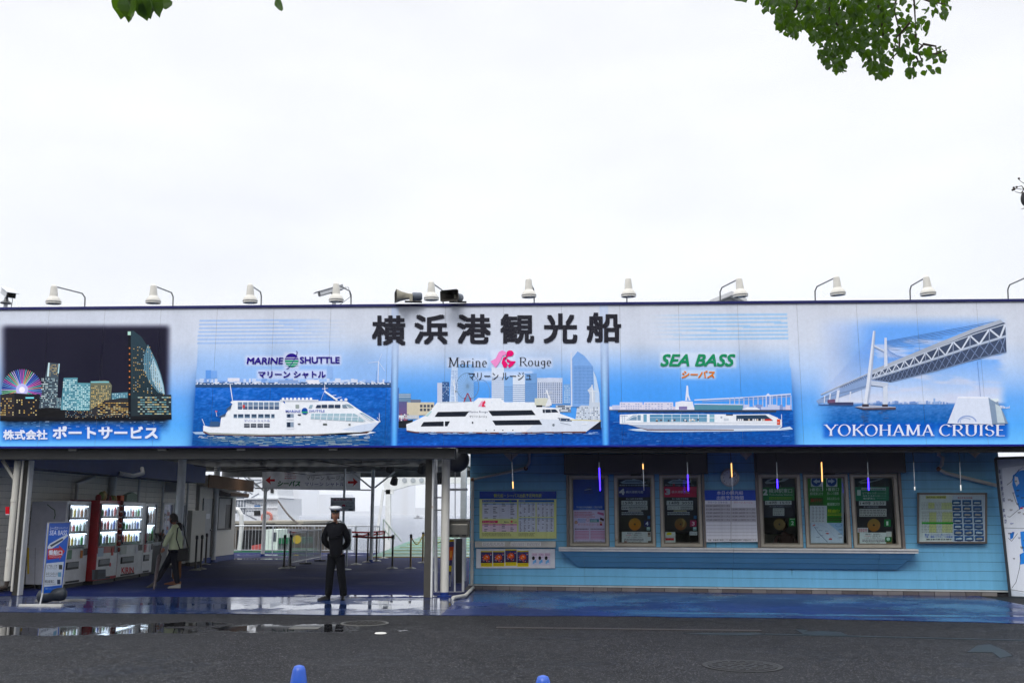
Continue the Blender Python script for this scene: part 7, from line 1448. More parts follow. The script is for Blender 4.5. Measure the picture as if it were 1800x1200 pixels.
# horn speakers
def horn(px_, py_, Y, dirv_, label):
    c = atY(px_, py_, Y); d = Vector(dirv_).normalized(); s_ = d.cross(Vector((0, 0, 1))).normalized(); u_ = s_.cross(d); t = thing('horn_speaker', (c.x, c.y, ZB1), label, 'loudspeaker', 'horn speakers on top of the billboard')
    hm = mat('horn_beige', (150, 146, 132), .5, dirt=(80,74,64)); m_ = MB(); pr_ = [(0, .055, .045), (.12, .075, .055), (.24, .12, .08), (.33, .19, .105), (.345, .20, .115)]
    rings = [[c+d*(x-.02)+s_*(a*w_)+u_*(b_*h_) for a, b_ in ((-1, -.8), (-.8, -1), (.8, -1), (1, -.8), (1, .8), (.8, 1), (-.8, 1), (-1, .8))] for x, w_, h_ in pr_]
    rings += [[c+d*(x-.02)+s_*(a*w_)+u_*(b_*h_) for a, b_ in ((-1, -.8), (-.8, -1), (.8, -1), (1, -.8), (1, .8), (.8, 1), (-.8, 1), (-1, .8))] for x, w_, h_ in ((.34, .185, .10), (.2, .09, .055), (.1, .04, .03))]
    vs_ = [p for r_ in rings for p in r_]; fs = [(i*8+k, i*8+(k+1) % 8, (i+1)*8+(k+1) % 8, (i+1)*8+k) for i in range(len(rings)-1) for k in range(8)]+[tuple(range(56, 64))]
    m_.add(vs_[:40], fs[:32]); m_.build('horn', hm, t, smooth=50); m_ = MB(); m_.add(vs_[32:], [tuple(i-32 for i in f) for f in fs[32:]]); m_.build('mouth', mat('horn_mouth_dark', (34, 30, 26), .7), t, smooth=50); MB().lathe([(.06, 0), (.085, -.02), (.085, -.17), (.07, -.20)], c, d, 16).build('driver', mat('driver_grey', (92, 100, 112), .5), t, smooth=40)
    MB().bar(c+d*.02-u_*.09-Vector((0, 0, 0)), (c.x, c.y, ZB1-.0), .05, .03).build('bracket', mat('black_plastic', (22,22,24)), t); MB().bar((c.x-.14, c.y, ZB1+.02), (c.x+.2, c.y+.05, ZB1+.02), .05, .03).build('base', mat('black_plastic', (22,22,24)), t); MB().box(c.x-.03, c.y-.12, c.z-.12, c.x+.03, c.y-.08, c.z+.02).build('yoke', hm, t)
horn(724, 521, 18.75, (-1, -.28, -.03), 'horn speaker pointing left, mouth edge-on')
horn(802, 522, 18.8, (-.35, -1, -.12), 'horn speaker turned to face the street with its dark mouth showing')

# ============================================================ LED TUBES HANGING FROM THE EAVE
LED = [(898,846,858,'amber'), (983,873,880,None), (1051,822,862,'blue'), (1128,815,824,'amber'), (1206,834,862,'blue'), (1283.5,814,838,'amber'), (1363,842,858,'blue'), (1442,812,846,'amber'), (1523,840,861,'blue'), (1604,855,861,'white'), (1685,852,862,'white')]
for px_, y0, y1, c_ in LED:
    if c_ is None: continue
    Y = 19.35; a = atY(px_, 797, Y); b_ = atY(px_+2, 812, Y); e_ = atY(px_+4, 862, Y); t = thing('led_tube', tuple(a), {898: 'clear hanging light tube above the yellow timetable, amber tip', 1051: 'hanging light tube glowing strong blue before the information poster', 1128: 'hanging light tube lit amber only near its top', 1206: 'hanging light tube glowing blue before the crimson banded window', 1283.5: 'hanging light tube lit amber before the wall clock', 1363: 'hanging light tube with short violet glow before the window left of the green route poster', 1442: 'hanging light tube glowing amber before the green route poster', 1523: 'hanging light tube glowing blue before the last window on the right', 1604: 'hanging light tube with a faint white glow at its tip just right of the shutter box', 1685: 'rightmost light tube, tip glowing faintly white, above the framed notice case'}[px_], 'hanging light', 'light tubes hanging from the eave')
    MB().tube([a+Vector((0, 0, .15)), b_], .006, 5).build('cord', mat('black_cable', (24,24,24)), t); MB().tube([b_, e_], .0085, 8).build('tube', mat('clear_tube', (176, 182, 190), .2), t, smooth=True)
    q0, q1 = atY(px_+2+2*(y0-812)/50, y0, Y), atY(px_+2+2*(y1-812)/50, y1, Y); cc = {'amber': (255, 190, 110), 'blue': (60, 36, 255), 'white': (230, 230, 220)}[c_]
    MB().tube([q0, q1], .0115, 8).build('lit_segment', mat('led_'+c_, cc, .3, emit=cc, es={'amber': 1.5, 'blue': 4.5, 'white': .5}[c_]), t, smooth=True)  # white tips are given a faint glow of their own too

# ============================================================ ROAD DETAILS
iron = mat('cast_iron', (52, 50, 48), .35, .5, bump=.4, bscale=40); rim = mat('pale_iron_rim', (104, 104, 102), .4, .3)
def manhole(px_, py_, r_, label, wetm=iron, rim=rim):
    g = G(px_, py_); t = thing('manhole_cover', (g.x, g.y, 0), label, 'manhole cover'); MB().lathe([(r_*1.16, .001), (r_*1.16, .007), (r_*1.05, .010), (r_*1.02, .004)], (g.x, g.y, 0), n=40).build('rim', rim, t); MB().lathe([(r_, .002), (r_, .011)], (g.x, g.y, 0), n=40).build('lid', wetm, t)
    mb = MB()
    for k in range(3):
        for j in range(6+6*k): a = 2*math.pi*j/(6+6*k); rr2 = r_*(.25+.27*k); mb.box(g.x+rr2*math.cos(a)-.03, g.y+rr2*math.sin(a)-.03, .011, g.x+rr2*math.cos(a)+.03, g.y+rr2*math.sin(a)+.03, .015)
    tag(mb.build('lid_studs', wetm, t), kind='stuff')
manhole(641, 1095, .31, 'round wet manhole cover with pale rim in front of the officer')
manhole(1305, 1170, .37, 'large dark oval-looking manhole cover in the road in front of the counters', mat('dark_iron', (30,30,31), .55, .1, bump=.4), mat('dark_rim', (36,36,37), .55))
def plate(px_, py_, a, b_, name, label, m_, cat):
    g = G(px_, py_); tag(MB().box(g.x-a/2, g.y-b_/2, .001, g.x+a/2, g.y+b_/2, .007).build(name, m_, bevel=.002), label, cat)
plate(537, 1103, .42, .26, 'valve_cover', 'small square iron valve cover in the wet patch of road', rim, 'valve cover'); 
g = G(669, 1112.5); tag(MB().lathe([(.085, .001), (.07, .012), (.02, .018)], (g.x, g.y, 0), n=14).build('road_stud', mat('stud_white', (200,200,196), .4)), 'small white road stud near the round manhole', 'road stud')
g0, g1 = G(872, 1102.5), G(1338, 1108); n = 9; dch = thing('drain_channel', tuple(g0), 'narrow drain channel of iron gratings along the blue pavement', 'drain'); dd = (g1-g0)/n
for k in range(n): a = g0+dd*k+dd*.01; b_ = g0+dd*(k+1)-dd*.01; MB().slab([a+Vector((0,-.08,.001)), b_+Vector((0,-.08,.001)), b_+Vector((0,.08,.001)), a+Vector((0,.08,.001))], (0,0,1), .006).build('grating', mat('grating', (58,54,54), .5, .3, bump=.5), dch)
teal = mat('worn_teal_paint', (22, 38, 46), .5, var=.5, scale=9)
def paint(pts, label):
    t = MB(); ps = [G(*p) for p in pts]; t.add([(p.x, p.y, .004) for p in ps]+[(p.x, p.y, .001) for p in ps], [tuple(range(len(ps)))]+[(i, (i+1) % len(ps), (i+1) % len(ps)+len(ps), i+len(ps)) for i in range(len(ps))]); o = t.build('road_marking', teal); tag(o, kind='structure')
paint([(1398,1106),(1420,1107),(1412,1110),(1440,1108.5),(1478,1110.5),(1490,1116),(1430,1115),(1412,1114),(1404,1109)], ''); paint([(1200,1112.5),(1330,1112),(1345,1114),(1320,1116),(1230,1114.5)], ''); paint([(1700,1146),(1718,1134),(1740,1132),(1765,1142),(1780,1152),(1758,1156),(1745,1146)], ''); paint([(1345,1113),(1800,1124),(1800,1125.5),(1345,1114.6)], '')
# cones
blue = mat('cone_blue', (26, 84, 190), .35, spec=.6)
for px_, py_, Z_, lb_ in ((526, 1168, .70, 'left blue traffic cone with a pale band, only its tip showing'), (954.5, 1186, .70, 'right blue traffic cone, barely reaching into view')):
    q = G(px_, py_, Z_); t = thing('traffic_cone', (q.x, q.y, 0), lb_, 'traffic cone', 'blue traffic cones in the foreground')
    MB().box(q.x-.19, q.y-.19, .0, q.x+.19, q.y+.19, .03).build('base', blue, t, bevel=.01); MB().lathe([(.135, .03), (.054, .58), (.040, .67), (.030, .693), (.010, .70)], (q.x, q.y, 0), n=32).build('cone', blue, t, smooth=50); MB().lathe([(.0765, .44), (.0565, .578)], (q.x, q.y, 0), n=32).build('reflective_band', mat('band_white', (220,222,226), .3), t, smooth=40)

# ============================================================ PEOPLE
def skin(name, pts, edges, m_, parent, levels=2, root=0):
    """pts: {key: (x, y, z, r)}; grows one continuous surface round the joined edges"""
    ks = list(pts); me = bpy.data.meshes.new(name); me.from_pydata([pts[k][:3] for k in ks], [(ks.index(a), ks.index(b_)) for a, b_ in edges], []); o = bpy.data.objects.new(name, me); col.objects.link(o)
    o.modifiers.new('s', 'SKIN'); o.modifiers['s'].use_smooth_shade = True
    if not me.skin_vertices: me.attributes  # layer is made with the modifier below
    bm = bmesh.new(); bm.from_mesh(me); sl_ = bm.verts.layers.skin.verify(); bm.verts.ensure_lookup_table()
    for k, v in zip(ks, bm.verts):
        r_ = pts[k][3]; v[sl_].radius = (r_, r_) if not isinstance(r_, tuple) else r_; v[sl_].use_root = (k == ks[root])
    bm.to_mesh(me); bm.free(); sb_ = o.modifiers.new('u', 'SUBSURF'); sb_.levels = levels; sb_.render_levels = levels
    if levels == 2:
        sm_ = o.modifiers.new('m', 'SMOOTH'); sm_.factor = .6; sm_.iterations = 7
    bpy.context.view_layer.update(); dg_ = bpy.context.evaluated_depsgraph_get(); m2 = bpy.data.meshes.new_from_object(o.evaluated_get(dg_)); bpy.data.objects.remove(o)
    m2.name = name; m2.shade_smooth(); m2.materials.clear(); m2.materials.append(m_); ob = bpy.data.objects.new(name, m2); col.objects.link(ob); ob.parent = parent; return ob
import bmesh
skinm = mat('skin', (150, 104, 82), .5, var=.1)
def head(t, x, y, z, rz, hair, haircol, s=1.0, tilt=0.0):
    """head with brow, nose, mouth, chin and ears, facing -Y before the turn; returns an Empty-free list"""
    mb = MB(); n, m_ = 20, 16
    for i in range(m_+1):
        ph = math.pi*i/m_; zz = math.cos(ph)
        for k in range(n):
            a = 2*math.pi*k/n; rx = .076; ry = .095; X = rx*math.sin(ph)*math.sin(a); Yv = -ry*math.sin(ph)*math.cos(a); Z = .118*zz
            if zz < -.1: f_ = 1-.28*(-zz-.1); X *= f_
            if Yv < -.03:
                if abs(X) < .016 and -.035 < Z < .02: Yv -= .020*(1-abs(X)/.016)*(1-abs(Z+.02)/.04 if Z < .02 else 0)
                if .005 < Z < .035 and .015 < abs(X) < .05: Yv += .009
                if -.075 < Z < -.05: Yv += .004
                if Z < -.085: Yv -= .010
            mb.v.append((X, Yv, Z))
    for i in range(m_):
        for k in range(n): a0 = i*n+k; a1 = i*n+(k+1) % n; mb.f.append((a0, a0+n, a1+n, a1))
    for s_ in (-1, 1): mb.ball((.077*s_, .008, -.005), .010, .02, .032, 8, 6)
    M_ = Matrix.Translation((x, y, z)) @ Matrix.Rotation(rz, 4, 'Z') @ Matrix.Rotation(tilt, 4, 'X') @ Matrix.Scale(s, 4)
    def put(mb, name, mt, sm=True, parent=None):
        o = mb.build(name, mt, None, smooth=sm); o.data.transform(M_); o.parent = parent or t; return o
    h = put(mb, 'head', skinm)
    for s_ in (-1, 1):
        put(MB().ball((.031*s_, -.080, .018), .012, .007, .007, 8, 6), 'eye', mat('eye_dark', (30,24,22), .2), True, h); put(MB().bar((.018*s_, -.093, .038), (.046*s_, -.084, .040), .005, .006), 'eyebrow', mat('brow', (30,26,24)), False, h)
    put(MB().bar((-.022, -.0915, -.058), (.022, -.0915, -.058), .006, .007), 'mouth', mat('lips', (120,66,60)), False, h)
    if hair:
        mb = MB(); b0 = 0; cap = []
        for i in range(11):
            ph = math.pi*.5*i/9
            for k in range(22):
                a = 2*math.pi*k/22; fr_ = math.cos(a); lim = 1 if i < 6 else (1 if fr_ < .35 else .86); j = 1+.05*math.sin(k*3.7+i*2.1); Z = .13*math.cos(ph)+(.0 if i < 9 else -.03*(i-8))*(fr_ < .35)
                if i >= 6 and fr_ >= .35: ph2 = math.pi*.5*5.6/9; X, Yv, Z = .086*math.sin(ph2)*math.sin(a), -.104*math.sin(ph2)*math.cos(a), .13*math.cos(ph2)
                else: X, Yv = .088*j*math.sin(ph)*math.sin(a), -.108*j*math.sin(ph)*math.cos(a)
                mb.v.append((X, Yv+.004, Z))
        for i in range(10):
            for k in range(22): a0 = i*22+k; a1 = i*22+(k+1) % 22; mb.f.append((a0, a0+22, a1+22, a1))
        put(mb, 'hair', mat('hair_%d' % haircol[0], haircol, .5, bump=.6, bscale=120))
    return h, put
def hand(t, wrist, dirv_, palm_n, m_=None, curl=.5, s=1.0):
    """palm with four jointed fingers and a thumb, one surface each rooted in the palm"""
    w_ = Vector(wrist); d = Vector(dirv_).normalized(); n = Vector(palm_n).normalized(); sd_ = d.cross(n).normalized(); n = sd_.cross(d)
    P_ = {'w': (*w_, .024*s), 'p': (*(w_+d*.045*s), .034*s), 'q': (*(w_+d*.08*s), .034*s)}; E_ = [('w', 'p'), ('p', 'q')]
    hd_ = skin('hand', P_, E_, m_ or skinm, t, 1)
    for k, (o_, L_) in enumerate(((-.03, .066), (-.01, .075), (.01, .07), (.03, .055))):
        a = w_+d*.07*s+sd_*o_*s; pts = {'0': (*a, .0095*s)}; p = a; an = 0
        for j in range(3): an += curl*(.5+.3*j); p = p+(d*math.cos(an)+n*math.sin(an))*(L_*s*(.45, .32, .26)[j]); pts[str(j+1)] = (*p, .0085*s-.001*j*s)
        skin('finger', pts, [('0', '1'), ('1', '2'), ('2', '3')], m_ or skinm, hd_, 1)
    a = w_+d*.02*s-sd_*.025*s; b_ = a-sd_*.028*s+d*.03*s+n*.01; c_ = b_+d*.03*s+n*.014; skin('thumb', {'0': (*a, .012*s), '1': (*b_, .0105*s), '2': (*c_, .0085*s)}, [('0', '1'), ('1', '2')], m_ or skinm, hd_, 1)
    return hd_
def shoe(t, x, y, z, ang, m_, s=1.0, pitch=0):
    mb = MB(); prof = [(-.06, .03, .085), (-.02, .036, .09), (.05, .038, .075), (.12, .044, .055), (.19, .042, .042), (.22, .028, .03)]; vs_ = []
    for (l, w_, h_) in prof: vs_ += [(-w_, -l, 0), (w_, -l, 0), (w_*1.02, -l, h_*.45), (w_*.6, -l, h_), (-w_*.6, -l, h_), (-w_*1.02, -l, h_*.45)]
    fs = [(i*6+k, i*6+(k+1) % 6, (i+1)*6+(k+1) % 6, (i+1)*6+k) for i in range(5) for k in range(6)]+[tuple(range(6))[::-1], tuple(range(30, 36))]
    mb.add(vs_, fs); o = mb.build('shoe', m_, None, smooth=45); o.data.transform(Matrix.Translation((x, y, z)) @ Matrix.Rotation(ang, 4, 'Z') @ Matrix.Rotation(pitch, 4, 'X') @ Matrix.Scale(s, 4)); o.parent = t; return o
def under_body(t, parts, joins, extra, ee, k=.7):
    """the body under the clothes: the same joints, slimmer, plus neck and wrists, in one surface"""
    P_, E_ = {}, []
    for pre, (pts, ed) in parts.items():
        for a, (x, y, z, r_) in pts.items(): r_ = min(r_) if isinstance(r_, tuple) else r_; P_[pre+a] = (x, y, z, r_*k)
        E_ += [(pre+a, pre+b_) for a, b_ in ed]
    P_.update(extra); return skin('body', P_, E_+joins+ee, skinm, t)
# --- officer
g = G(589, 1054); t = thing('person', (g.x, g.y, .005), 'person in dark navy uniform and white peaked cap, hands behind the back', 'person')
t.scale.x = .93
uni = mat('navy_uniform', (11, 12, 18), .9, spec=.08, var=.25, scale=14, bump=.5, bscale=22); unit = mat('navy_trousers', (12, 14, 19), .9, spec=.08, var=.25, scale=12, bump=.5, bscale=18); blk = mat('black_leather', (14, 14, 16), .35)
ORG[t.name] = Vector((0, 0, 0)); LFx, RFx = -.145, .145
tr = {'pel': (-.01, .01, .93, (.165, .125)), 'h1': (-.085, 0, .82, .115), 'k1': (-.12, -.02, .50, .097), 'c1': (-.135, .005, .28, .09), 'f1': (LFx, .01, .12, .085), 'g1': (LFx-.004, .005, .06, .088), 'h2': (.07, 0, .82, .115), 'k2': (.11, -.02, .50, .097), 'c2': (.145, .005, .28, .09), 'f2': (.168, .01, .12, .085), 'g2': (.168, .005, .06, .088)}
te = [('pel','h1'),('h1','k1'),('k1','c1'),('c1','f1'),('f1','g1'),('pel','h2'),('h2','k2'),('k2','c2'),('c2','f2'),('f2','g2')]
skin('trousers', tr, te, unit, t)
jk = {'w': (-.015, .01, 1.02, (.195, .15)), 'hem': (-.012, .01, .80, (.2, .155)), 'm': (-.03, .01, 1.17, (.195, .15)), 'c': (-.04, .005, 1.30, (.2, .14)), 'n': (-.045, -.005, 1.425, (.105, .09)), 'col': (-.045, -.01, 1.475, .07),
 's1': (-.205, .01, 1.36, .098), 'a1': (-.262, .03, 1.24, .09), 'e1': (-.295, .07, 1.10, .082), 'h1': (-.21, .16, 1.0, .066), 'w1': (-.10, .21, .95, .054), 's2': (.12, .01, 1.36, .098), 'a2': (.18, .03, 1.24, .09), 'e2': (.225, .07, 1.10, .082), 'h2': (.15, .16, 1.0, .066), 'w2': (.05, .21, .95, .054)}
je = [('w','hem'),('w','m'),('m','c'),('c','n'),('n','col'),('c','s1'),('s1','a1'),('a1','e1'),('e1','h1'),('h1','w1'),('c','s2'),('s2','a2'),('a2','e2'),('e2','h2'),('h2','w2')]
j_ = skin('jacket', jk, je, uni, t)
under_body(t, {'t': (tr, te), 'j': ({k: v for k, v in jk.items() if k != 'hem'}, [q for q in je if 'hem' not in q])}, [('tpel', 'jw')], {'hd': (-.045, -.02, 1.54, .05)}, [('jcol', 'hd')], .6)
for s_, x_ in ((-1, -.185), (1, .095)):
    o = MB().hexa([(x_-.05, -.07, 1.448-.0), (x_+.05, -.07, 1.448), (x_+.05, .05, 1.452), (x_-.05, .05, 1.452)], [(x_-.05, -.07, 1.462), (x_+.05, -.07, 1.462), (x_+.05, .05, 1.466), (x_-.05, .05, 1.466)]).build('epaulette', mat('epaulette_grey', (86, 92, 100), .5), None); o.data.transform(Matrix.Translation((x_, 0, 1.455)) @ Matrix.Rotation(s_*.45, 4, 'Y') @ Matrix.Translation((-x_, 0, -1.455))); o.parent = j_
o = MB().tube([(-.045, -.118, 1.40), (-.04, -.13, 1.2), (-.02, -.138, .95)], .004, 5).build('zip', mat('zip_grey', (50,52,58)), None); o.parent = j_
hand(t, (-.09, .22, .95), (1, .1, -.5), (0, 1, 0)); hand(t, (.04, .23, .95), (-1, .1, -.5), (0, 1, 0))
shoe(t, LFx-.02, -.0, .0, R(-42), blk); shoe(t, RFx+.02, -.0, .0, R(10), blk)
h, put = head(t, -.045, -.03, 1.595, R(14), True, (28,24,22))
capw = mat('cap_white', (200, 204, 210), .5)
put(MB().lathe([(.092, .045), (.094, .085), (.098, .09)], (0, .005, 0), (0, -.06, 1), 26), 'cap_band', mat('cap_band_black', (16,16,20), .5)); put(MB().lathe([(.098, .088), (.122, .112), (.132, .135), (.125, .152), (.08, .166), (.02, .17)], (0, .008, 0), (0, -.10, 1), 28), 'cap_crown', capw)
put(MB().hexa([(-.075, -.075, .055), (.075, -.075, .055), (.075, -.07, .062), (-.075, -.07, .062)], [(-.05, -.135, .036), (.05, -.135, .036), (.05, -.135, .041), (-.05, -.135, .041)]), 'cap_peak', blk); put(MB().lathe([(.017, 0), (.012, .008), (.004, .01)], (0, -.10, .085), (0, -1, .2), 12), 'cap_badge', mat('gold_badge', (190,150,60), .3, .7))
# --- walker in pale green, back three-quarter, with umbrella
g = G(300, 1033); t = thing('person', (g.x, g.y, .005), 'person in a pale green jacket walking left with black shoulder bag and phone', 'person'); ORG[t.name] = Vector((0, 0, 0)); t.rotation_euler.z = R(4)
navyp = mat('walker_trousers', (18, 20, 32), .9, spec=.08, var=.25, bump=.4, bscale=20); pgj = mat('pale_green_jacket', (196, 206, 168), .7, var=.12, bump=.5, bscale=22)
tr = {'pel': (.06, 0, .90, (.14, .15)), 'h1': (.0, .07, .78, .108), 'k1': (-.16, .09, .50, .085), 'c1': (-.27, .1, .3, .072), 'f1': (-.37, .1, .12, .062), 'h2': (.07, -.07, .78, .11), 'k2': (.08, -.06, .48, .088), 'c2': (.12, -.05, .28, .075), 'f2': (.165, -.05, .08, .066)}
te = [('pel','h1'),('h1','k1'),('k1','c1'),('c1','f1'),('pel','h2'),('h2','k2'),('k2','c2'),('c2','f2')]
skin('trousers', tr, te, navyp, t)
jk = {'w': (.055, 0, 1.0, (.155, .175)), 'hem': (.06, 0, .82, (.17, .19)), 'c': (.045, 0, 1.22, (.15, .18)), 'n': (.01, 0, 1.345, (.09, .095)), 'col': (-.005, 0, 1.385, .06), 's1': (.02, -.155, 1.275, .085), 'e1': (-.08, -.19, 1.06, .07), 'h1': (-.16, -.15, .89, .052), 's2': (.02, .16, 1.275, .085), 'e2': (-.09, .21, 1.10, .068), 'h2': (-.22, .14, 1.15, .052)}
je = [('w','hem'),('w','c'),('c','n'),('n','col'),('c','s1'),('s1','e1'),('e1','h1'),('c','s2'),('s2','e2'),('e2','h2')]
jo = skin('jacket', jk, je, pgj, t)
under_body(t, {'t': (tr, te), 'j': ({k: v for k, v in jk.items() if k != 'hem'}, [q for q in je if 'hem' not in q])}, [('tpel', 'jw')], {'hd': (-.02, 0, 1.46, .045)}, [('jcol', 'hd')], .6)
hand(t, (-.165, -.14, .875), (-.3, 0, -1), (-.3, -1, 0), curl=.8, s=.95); hand(t, (-.24, .13, 1.155), (-1, -.1, .2), (0, -1, 0), curl=.6, s=.9)
shoe(t, -.40, .1, .03, R(-84), mat('dark_shoe', (30,26,26), .5), .95, .35); shoe(t, .17, -.05, .0, R(-80), mat('pale_shoe', (130,128,122), .5), .95)
head(t, -.035, 0, 1.50, R(-108), True, (30,20,18), .98, .25)
o = MB().slab([(-.31, .10, 1.12), (-.28, .10, 1.27), (-.265, .10, 1.26), (-.30, .10, 1.11)], (0, -1, 0), .07); tag(o.build('phone', blk, None), 'dark mobile phone held up by the walker', 'phone'); bpy.data.objects['phone'].location = t.location
bag = thing('shoulder_bag', (g.x+.30, g.y-.12, .62), 'black shoulder bag hanging at the hip of the walker', 'bag'); ORG[bag.name] = Vector((0,0,0)); MB().hexa([(-.13, -.06, -.04), (.12, -.06, -.02), (.12, .06, -.02), (-.13, .06, -.04)], [(-.12, -.05, .24), (.10, -.05, .25), (.10, .05, .25), (-.12, .05, .24)]).build('bag_body', mat('bag_black', (16,16,20), .7), bag, bevel=.02); MB().tube([(-.1, -.02, .24), (-.16, -.08, .45), (-.17, -.02, .68), (-.12, .14, .76)], .012, 6).build('strap', mat('bag_black', (20,20,24)), bag); MB().tube([(.1, -.02, .24), (.0, .02, .5), (-.1, .12, .74)], .012, 6).build('strap', mat('bag_black', (20,20,24)), bag)
u0 = Vector((g.x-.20, g.y-.2, .86)); u1 = G(270, 1038); u1.z = .02; um = thing('umbrella', tuple(u0), 'folded umbrella in a printed plastic sleeve, pointing down to the left', 'umbrella'); MB().tube([u0.lerp(u1, .12), u0.lerp(u1, .2), u0.lerp(u1, .6), u0.lerp(u1, .93), u1], [.02, .05, .04, .022, .008], 10).build('folded_cover', mat('umbrella_print', (70, 60, 64), .25, var=.6, scale=22, dirt=(206,196,200)), um, smooth=True); MB().tube([u0.lerp(u1, -.16)+Vector((.05, 0, 0)), u0.lerp(u1, -.16), u0.lerp(u1, .13)], .012, 8).build('handle', mat('umbrella_handle', (70,44,34)), um, smooth=True)
# --- second person behind, ochre trousers
g = G(301, 1029); g.y += .3; t = thing('person', (g.x, g.y, .005), 'person mostly hidden behind the walker, only ochre trousers showing', 'person'); ORG[t.name] = Vector((0, 0, 0))
skin('body', {'pel': (0, 0, .72, .06), 'ch': (-.02, 0, .98, .07), 'nk': (-.02, 0, 1.14, .04), 'hd': (-.03, 0, 1.2, .04), 'k1': (-.06, .05, .4, .035), 'f1': (-.08, .06, .08, .03), 'k2': (.03, -.04, .4, .035), 'f2': (.06, -.04, .08, .03), 's': (-.02, -.12, 1.06, .04), 'e': (-.02, -.15, .85, .034), 's2': (-.02, .12, 1.06, .04), 'e2': (-.02, .15, .85, .034)}, [('pel','ch'),('ch','nk'),('nk','hd'),('pel','k1'),('k1','f1'),('pel','k2'),('k2','f2'),('ch','s'),('s','e'),('ch','s2'),('s2','e2')], skinm, t)
skin('trousers', {'pel': (0, 0, .72, (.10, .12)), 'k1': (-.06, .05, .4, .085), 'f1': (-.08, .06, .1, .07), 'k2': (.03, -.04, .4, .085), 'f2': (.06, -.04, .1, .07)}, [('pel','k1'),('k1','f1'),('pel','k2'),('k2','f2')], mat('ochre_trousers', (112, 66, 30), .8, bump=.4), t); skin('top', {'w': (0, 0, .74, (.14, .16)), 'c': (-.02, 0, 1.0, (.14, .16)), 'n': (-.02, 0, 1.12, .06), 's': (-.02, -.13, 1.06, .055), 'e': (-.02, -.16, .84, .045), 's2': (-.02, .13, 1.06, .055), 'e2': (-.02, .16, .84, .045)}, [('w','c'),('c','n'),('c','s'),('s','e'),('c','s2'),('s2','e2')], mat('dim_top', (70,72,70), .8), t)
head(t, -.04, 0, 1.30, R(-100), True, (30,20,18), .95); shoe(t, .07, -.05, 0, R(-80), mat('tan_shoe', (120,70,40), .5), .9); shoe(t, -.1, .06, 0, R(-80), mat('tan_shoe', (120,70,40), .5), .9)
# --- clerk behind counter 2
q = SH(-.75)(1376, 925); t = thing('person', (q.x, q.y, .35), 'clerk seated behind the glass of counter window 2, dark hair, brown top', 'person'); ORG[t.name] = Vector((0, 0, 0)); z_ = q.z-.35
skin('body', {'w': (.06, 0, z_-.62, (.15, .11)), 'c': (.05, 0, z_-.3, (.17, .12)), 'n': (.02, 0, z_-.10, .05), 's1': (-.13, 0, z_-.2, .06), 'e1': (-.22, -.08, z_-.42, .05), 's2': (.22, 0, z_-.2, .06), 'e2': (.27, -.08, z_-.42, .05)}, [('w','c'),('c','n'),('c','s1'),('s1','e1'),('c','s2'),('s2','e2')], mat('clerk_top', (110, 66, 56), .8), t); head(t, .0, -.04, z_+.03, R(-30), True, (44,30,24), 1.0, .3)
qb = MB().box(-.25, -.02, 0, .35, .3, z_-.62); o = qb.build('stool', mat('dark_panel', (50,50,54)), None); o.location = (q.x, q.y, .04); o.scale.z = 1.0; tag(o, 'dark block seat under the clerk inside counter 2', 'stool')

# ============================================================ TREES
leafm = mat('leaf_green', (34, 62, 17), .5, var=.5, scale=3, spec=.2); 
lt = leafm.node_tree; lb2 = lt.nodes['Principled BSDF']; tl = lt.nodes.new('ShaderNodeBsdfTranslucent'); tl.inputs[0].default_value = (*lin((104, 146, 28)), 1); mx = lt.nodes.new('ShaderNodeMixShader'); mx.inputs[0].default_value = .34; ou = [n for n in lt.nodes if n.type == 'OUTPUT_MATERIAL'][0]; lt.links.new(lb2.outputs[0], mx.inputs[1]); lt.links.new(tl.outputs[0], mx.inputs[2]); lt.links.new(mx.outputs[0], ou.inputs[0])
bark = mat('bark', (58, 48, 40), .9, bump=.8, bscale=20)
def leaf_geo(s=1.0, bend=.25):
    pr_ = [(0, 0), (.30, .10), (.46, .34), (.40, .62), (.2, .85), (0, 1.06)]; vs_ = [(0, 0, 0)]; 
    L_ = [(-x*s, 0, -y*s) for x, y in pr_[1:-1]]; R__ = [(x*s, 0, -y*s) for x, y in pr_[1:-1]]; mid = [(0, bend*s*.35*math.sin(y*3), -y*s) for _, y in pr_[1:-1]]; tip = (0, -.08*s, -pr_[-1][1]*s)
    v = [(0, 0, 0)]+[(a[0], a[1]-abs(a[0])*bend, a[2]) for a in L_]+mid+[(a[0], a[1]-abs(a[0])*bend, a[2]) for a in R__]+[tip]; f = [(0, 1, 5), (0, 5, 9), (1, 2, 6, 5), (2, 3, 7, 6), (3, 4, 8, 7), (5, 6, 10, 9), (6, 7, 11, 10), (7, 8, 12, 11), (4, 13, 8), (8, 13, 12)]; return v, f
LV, LF = leaf_geo()
lmesh = []
for bend_ in (.1, .3, .5):
    v, f = leaf_geo(1.0, bend_); me = bpy.data.meshes.new('leaf'); me.from_pydata(v, [], f); me.materials.append(leafm); lmesh.append(me)
def inside(x, y, poly):
    c = False
    for (x1, y1), (x2, y2) in zip(poly, poly[1:]+poly[:1]):
        if (y1 > y) != (y2 > y) and x < (x2-x1)*(y-y1)/(y2-y1)+x1: c = not c
    return c
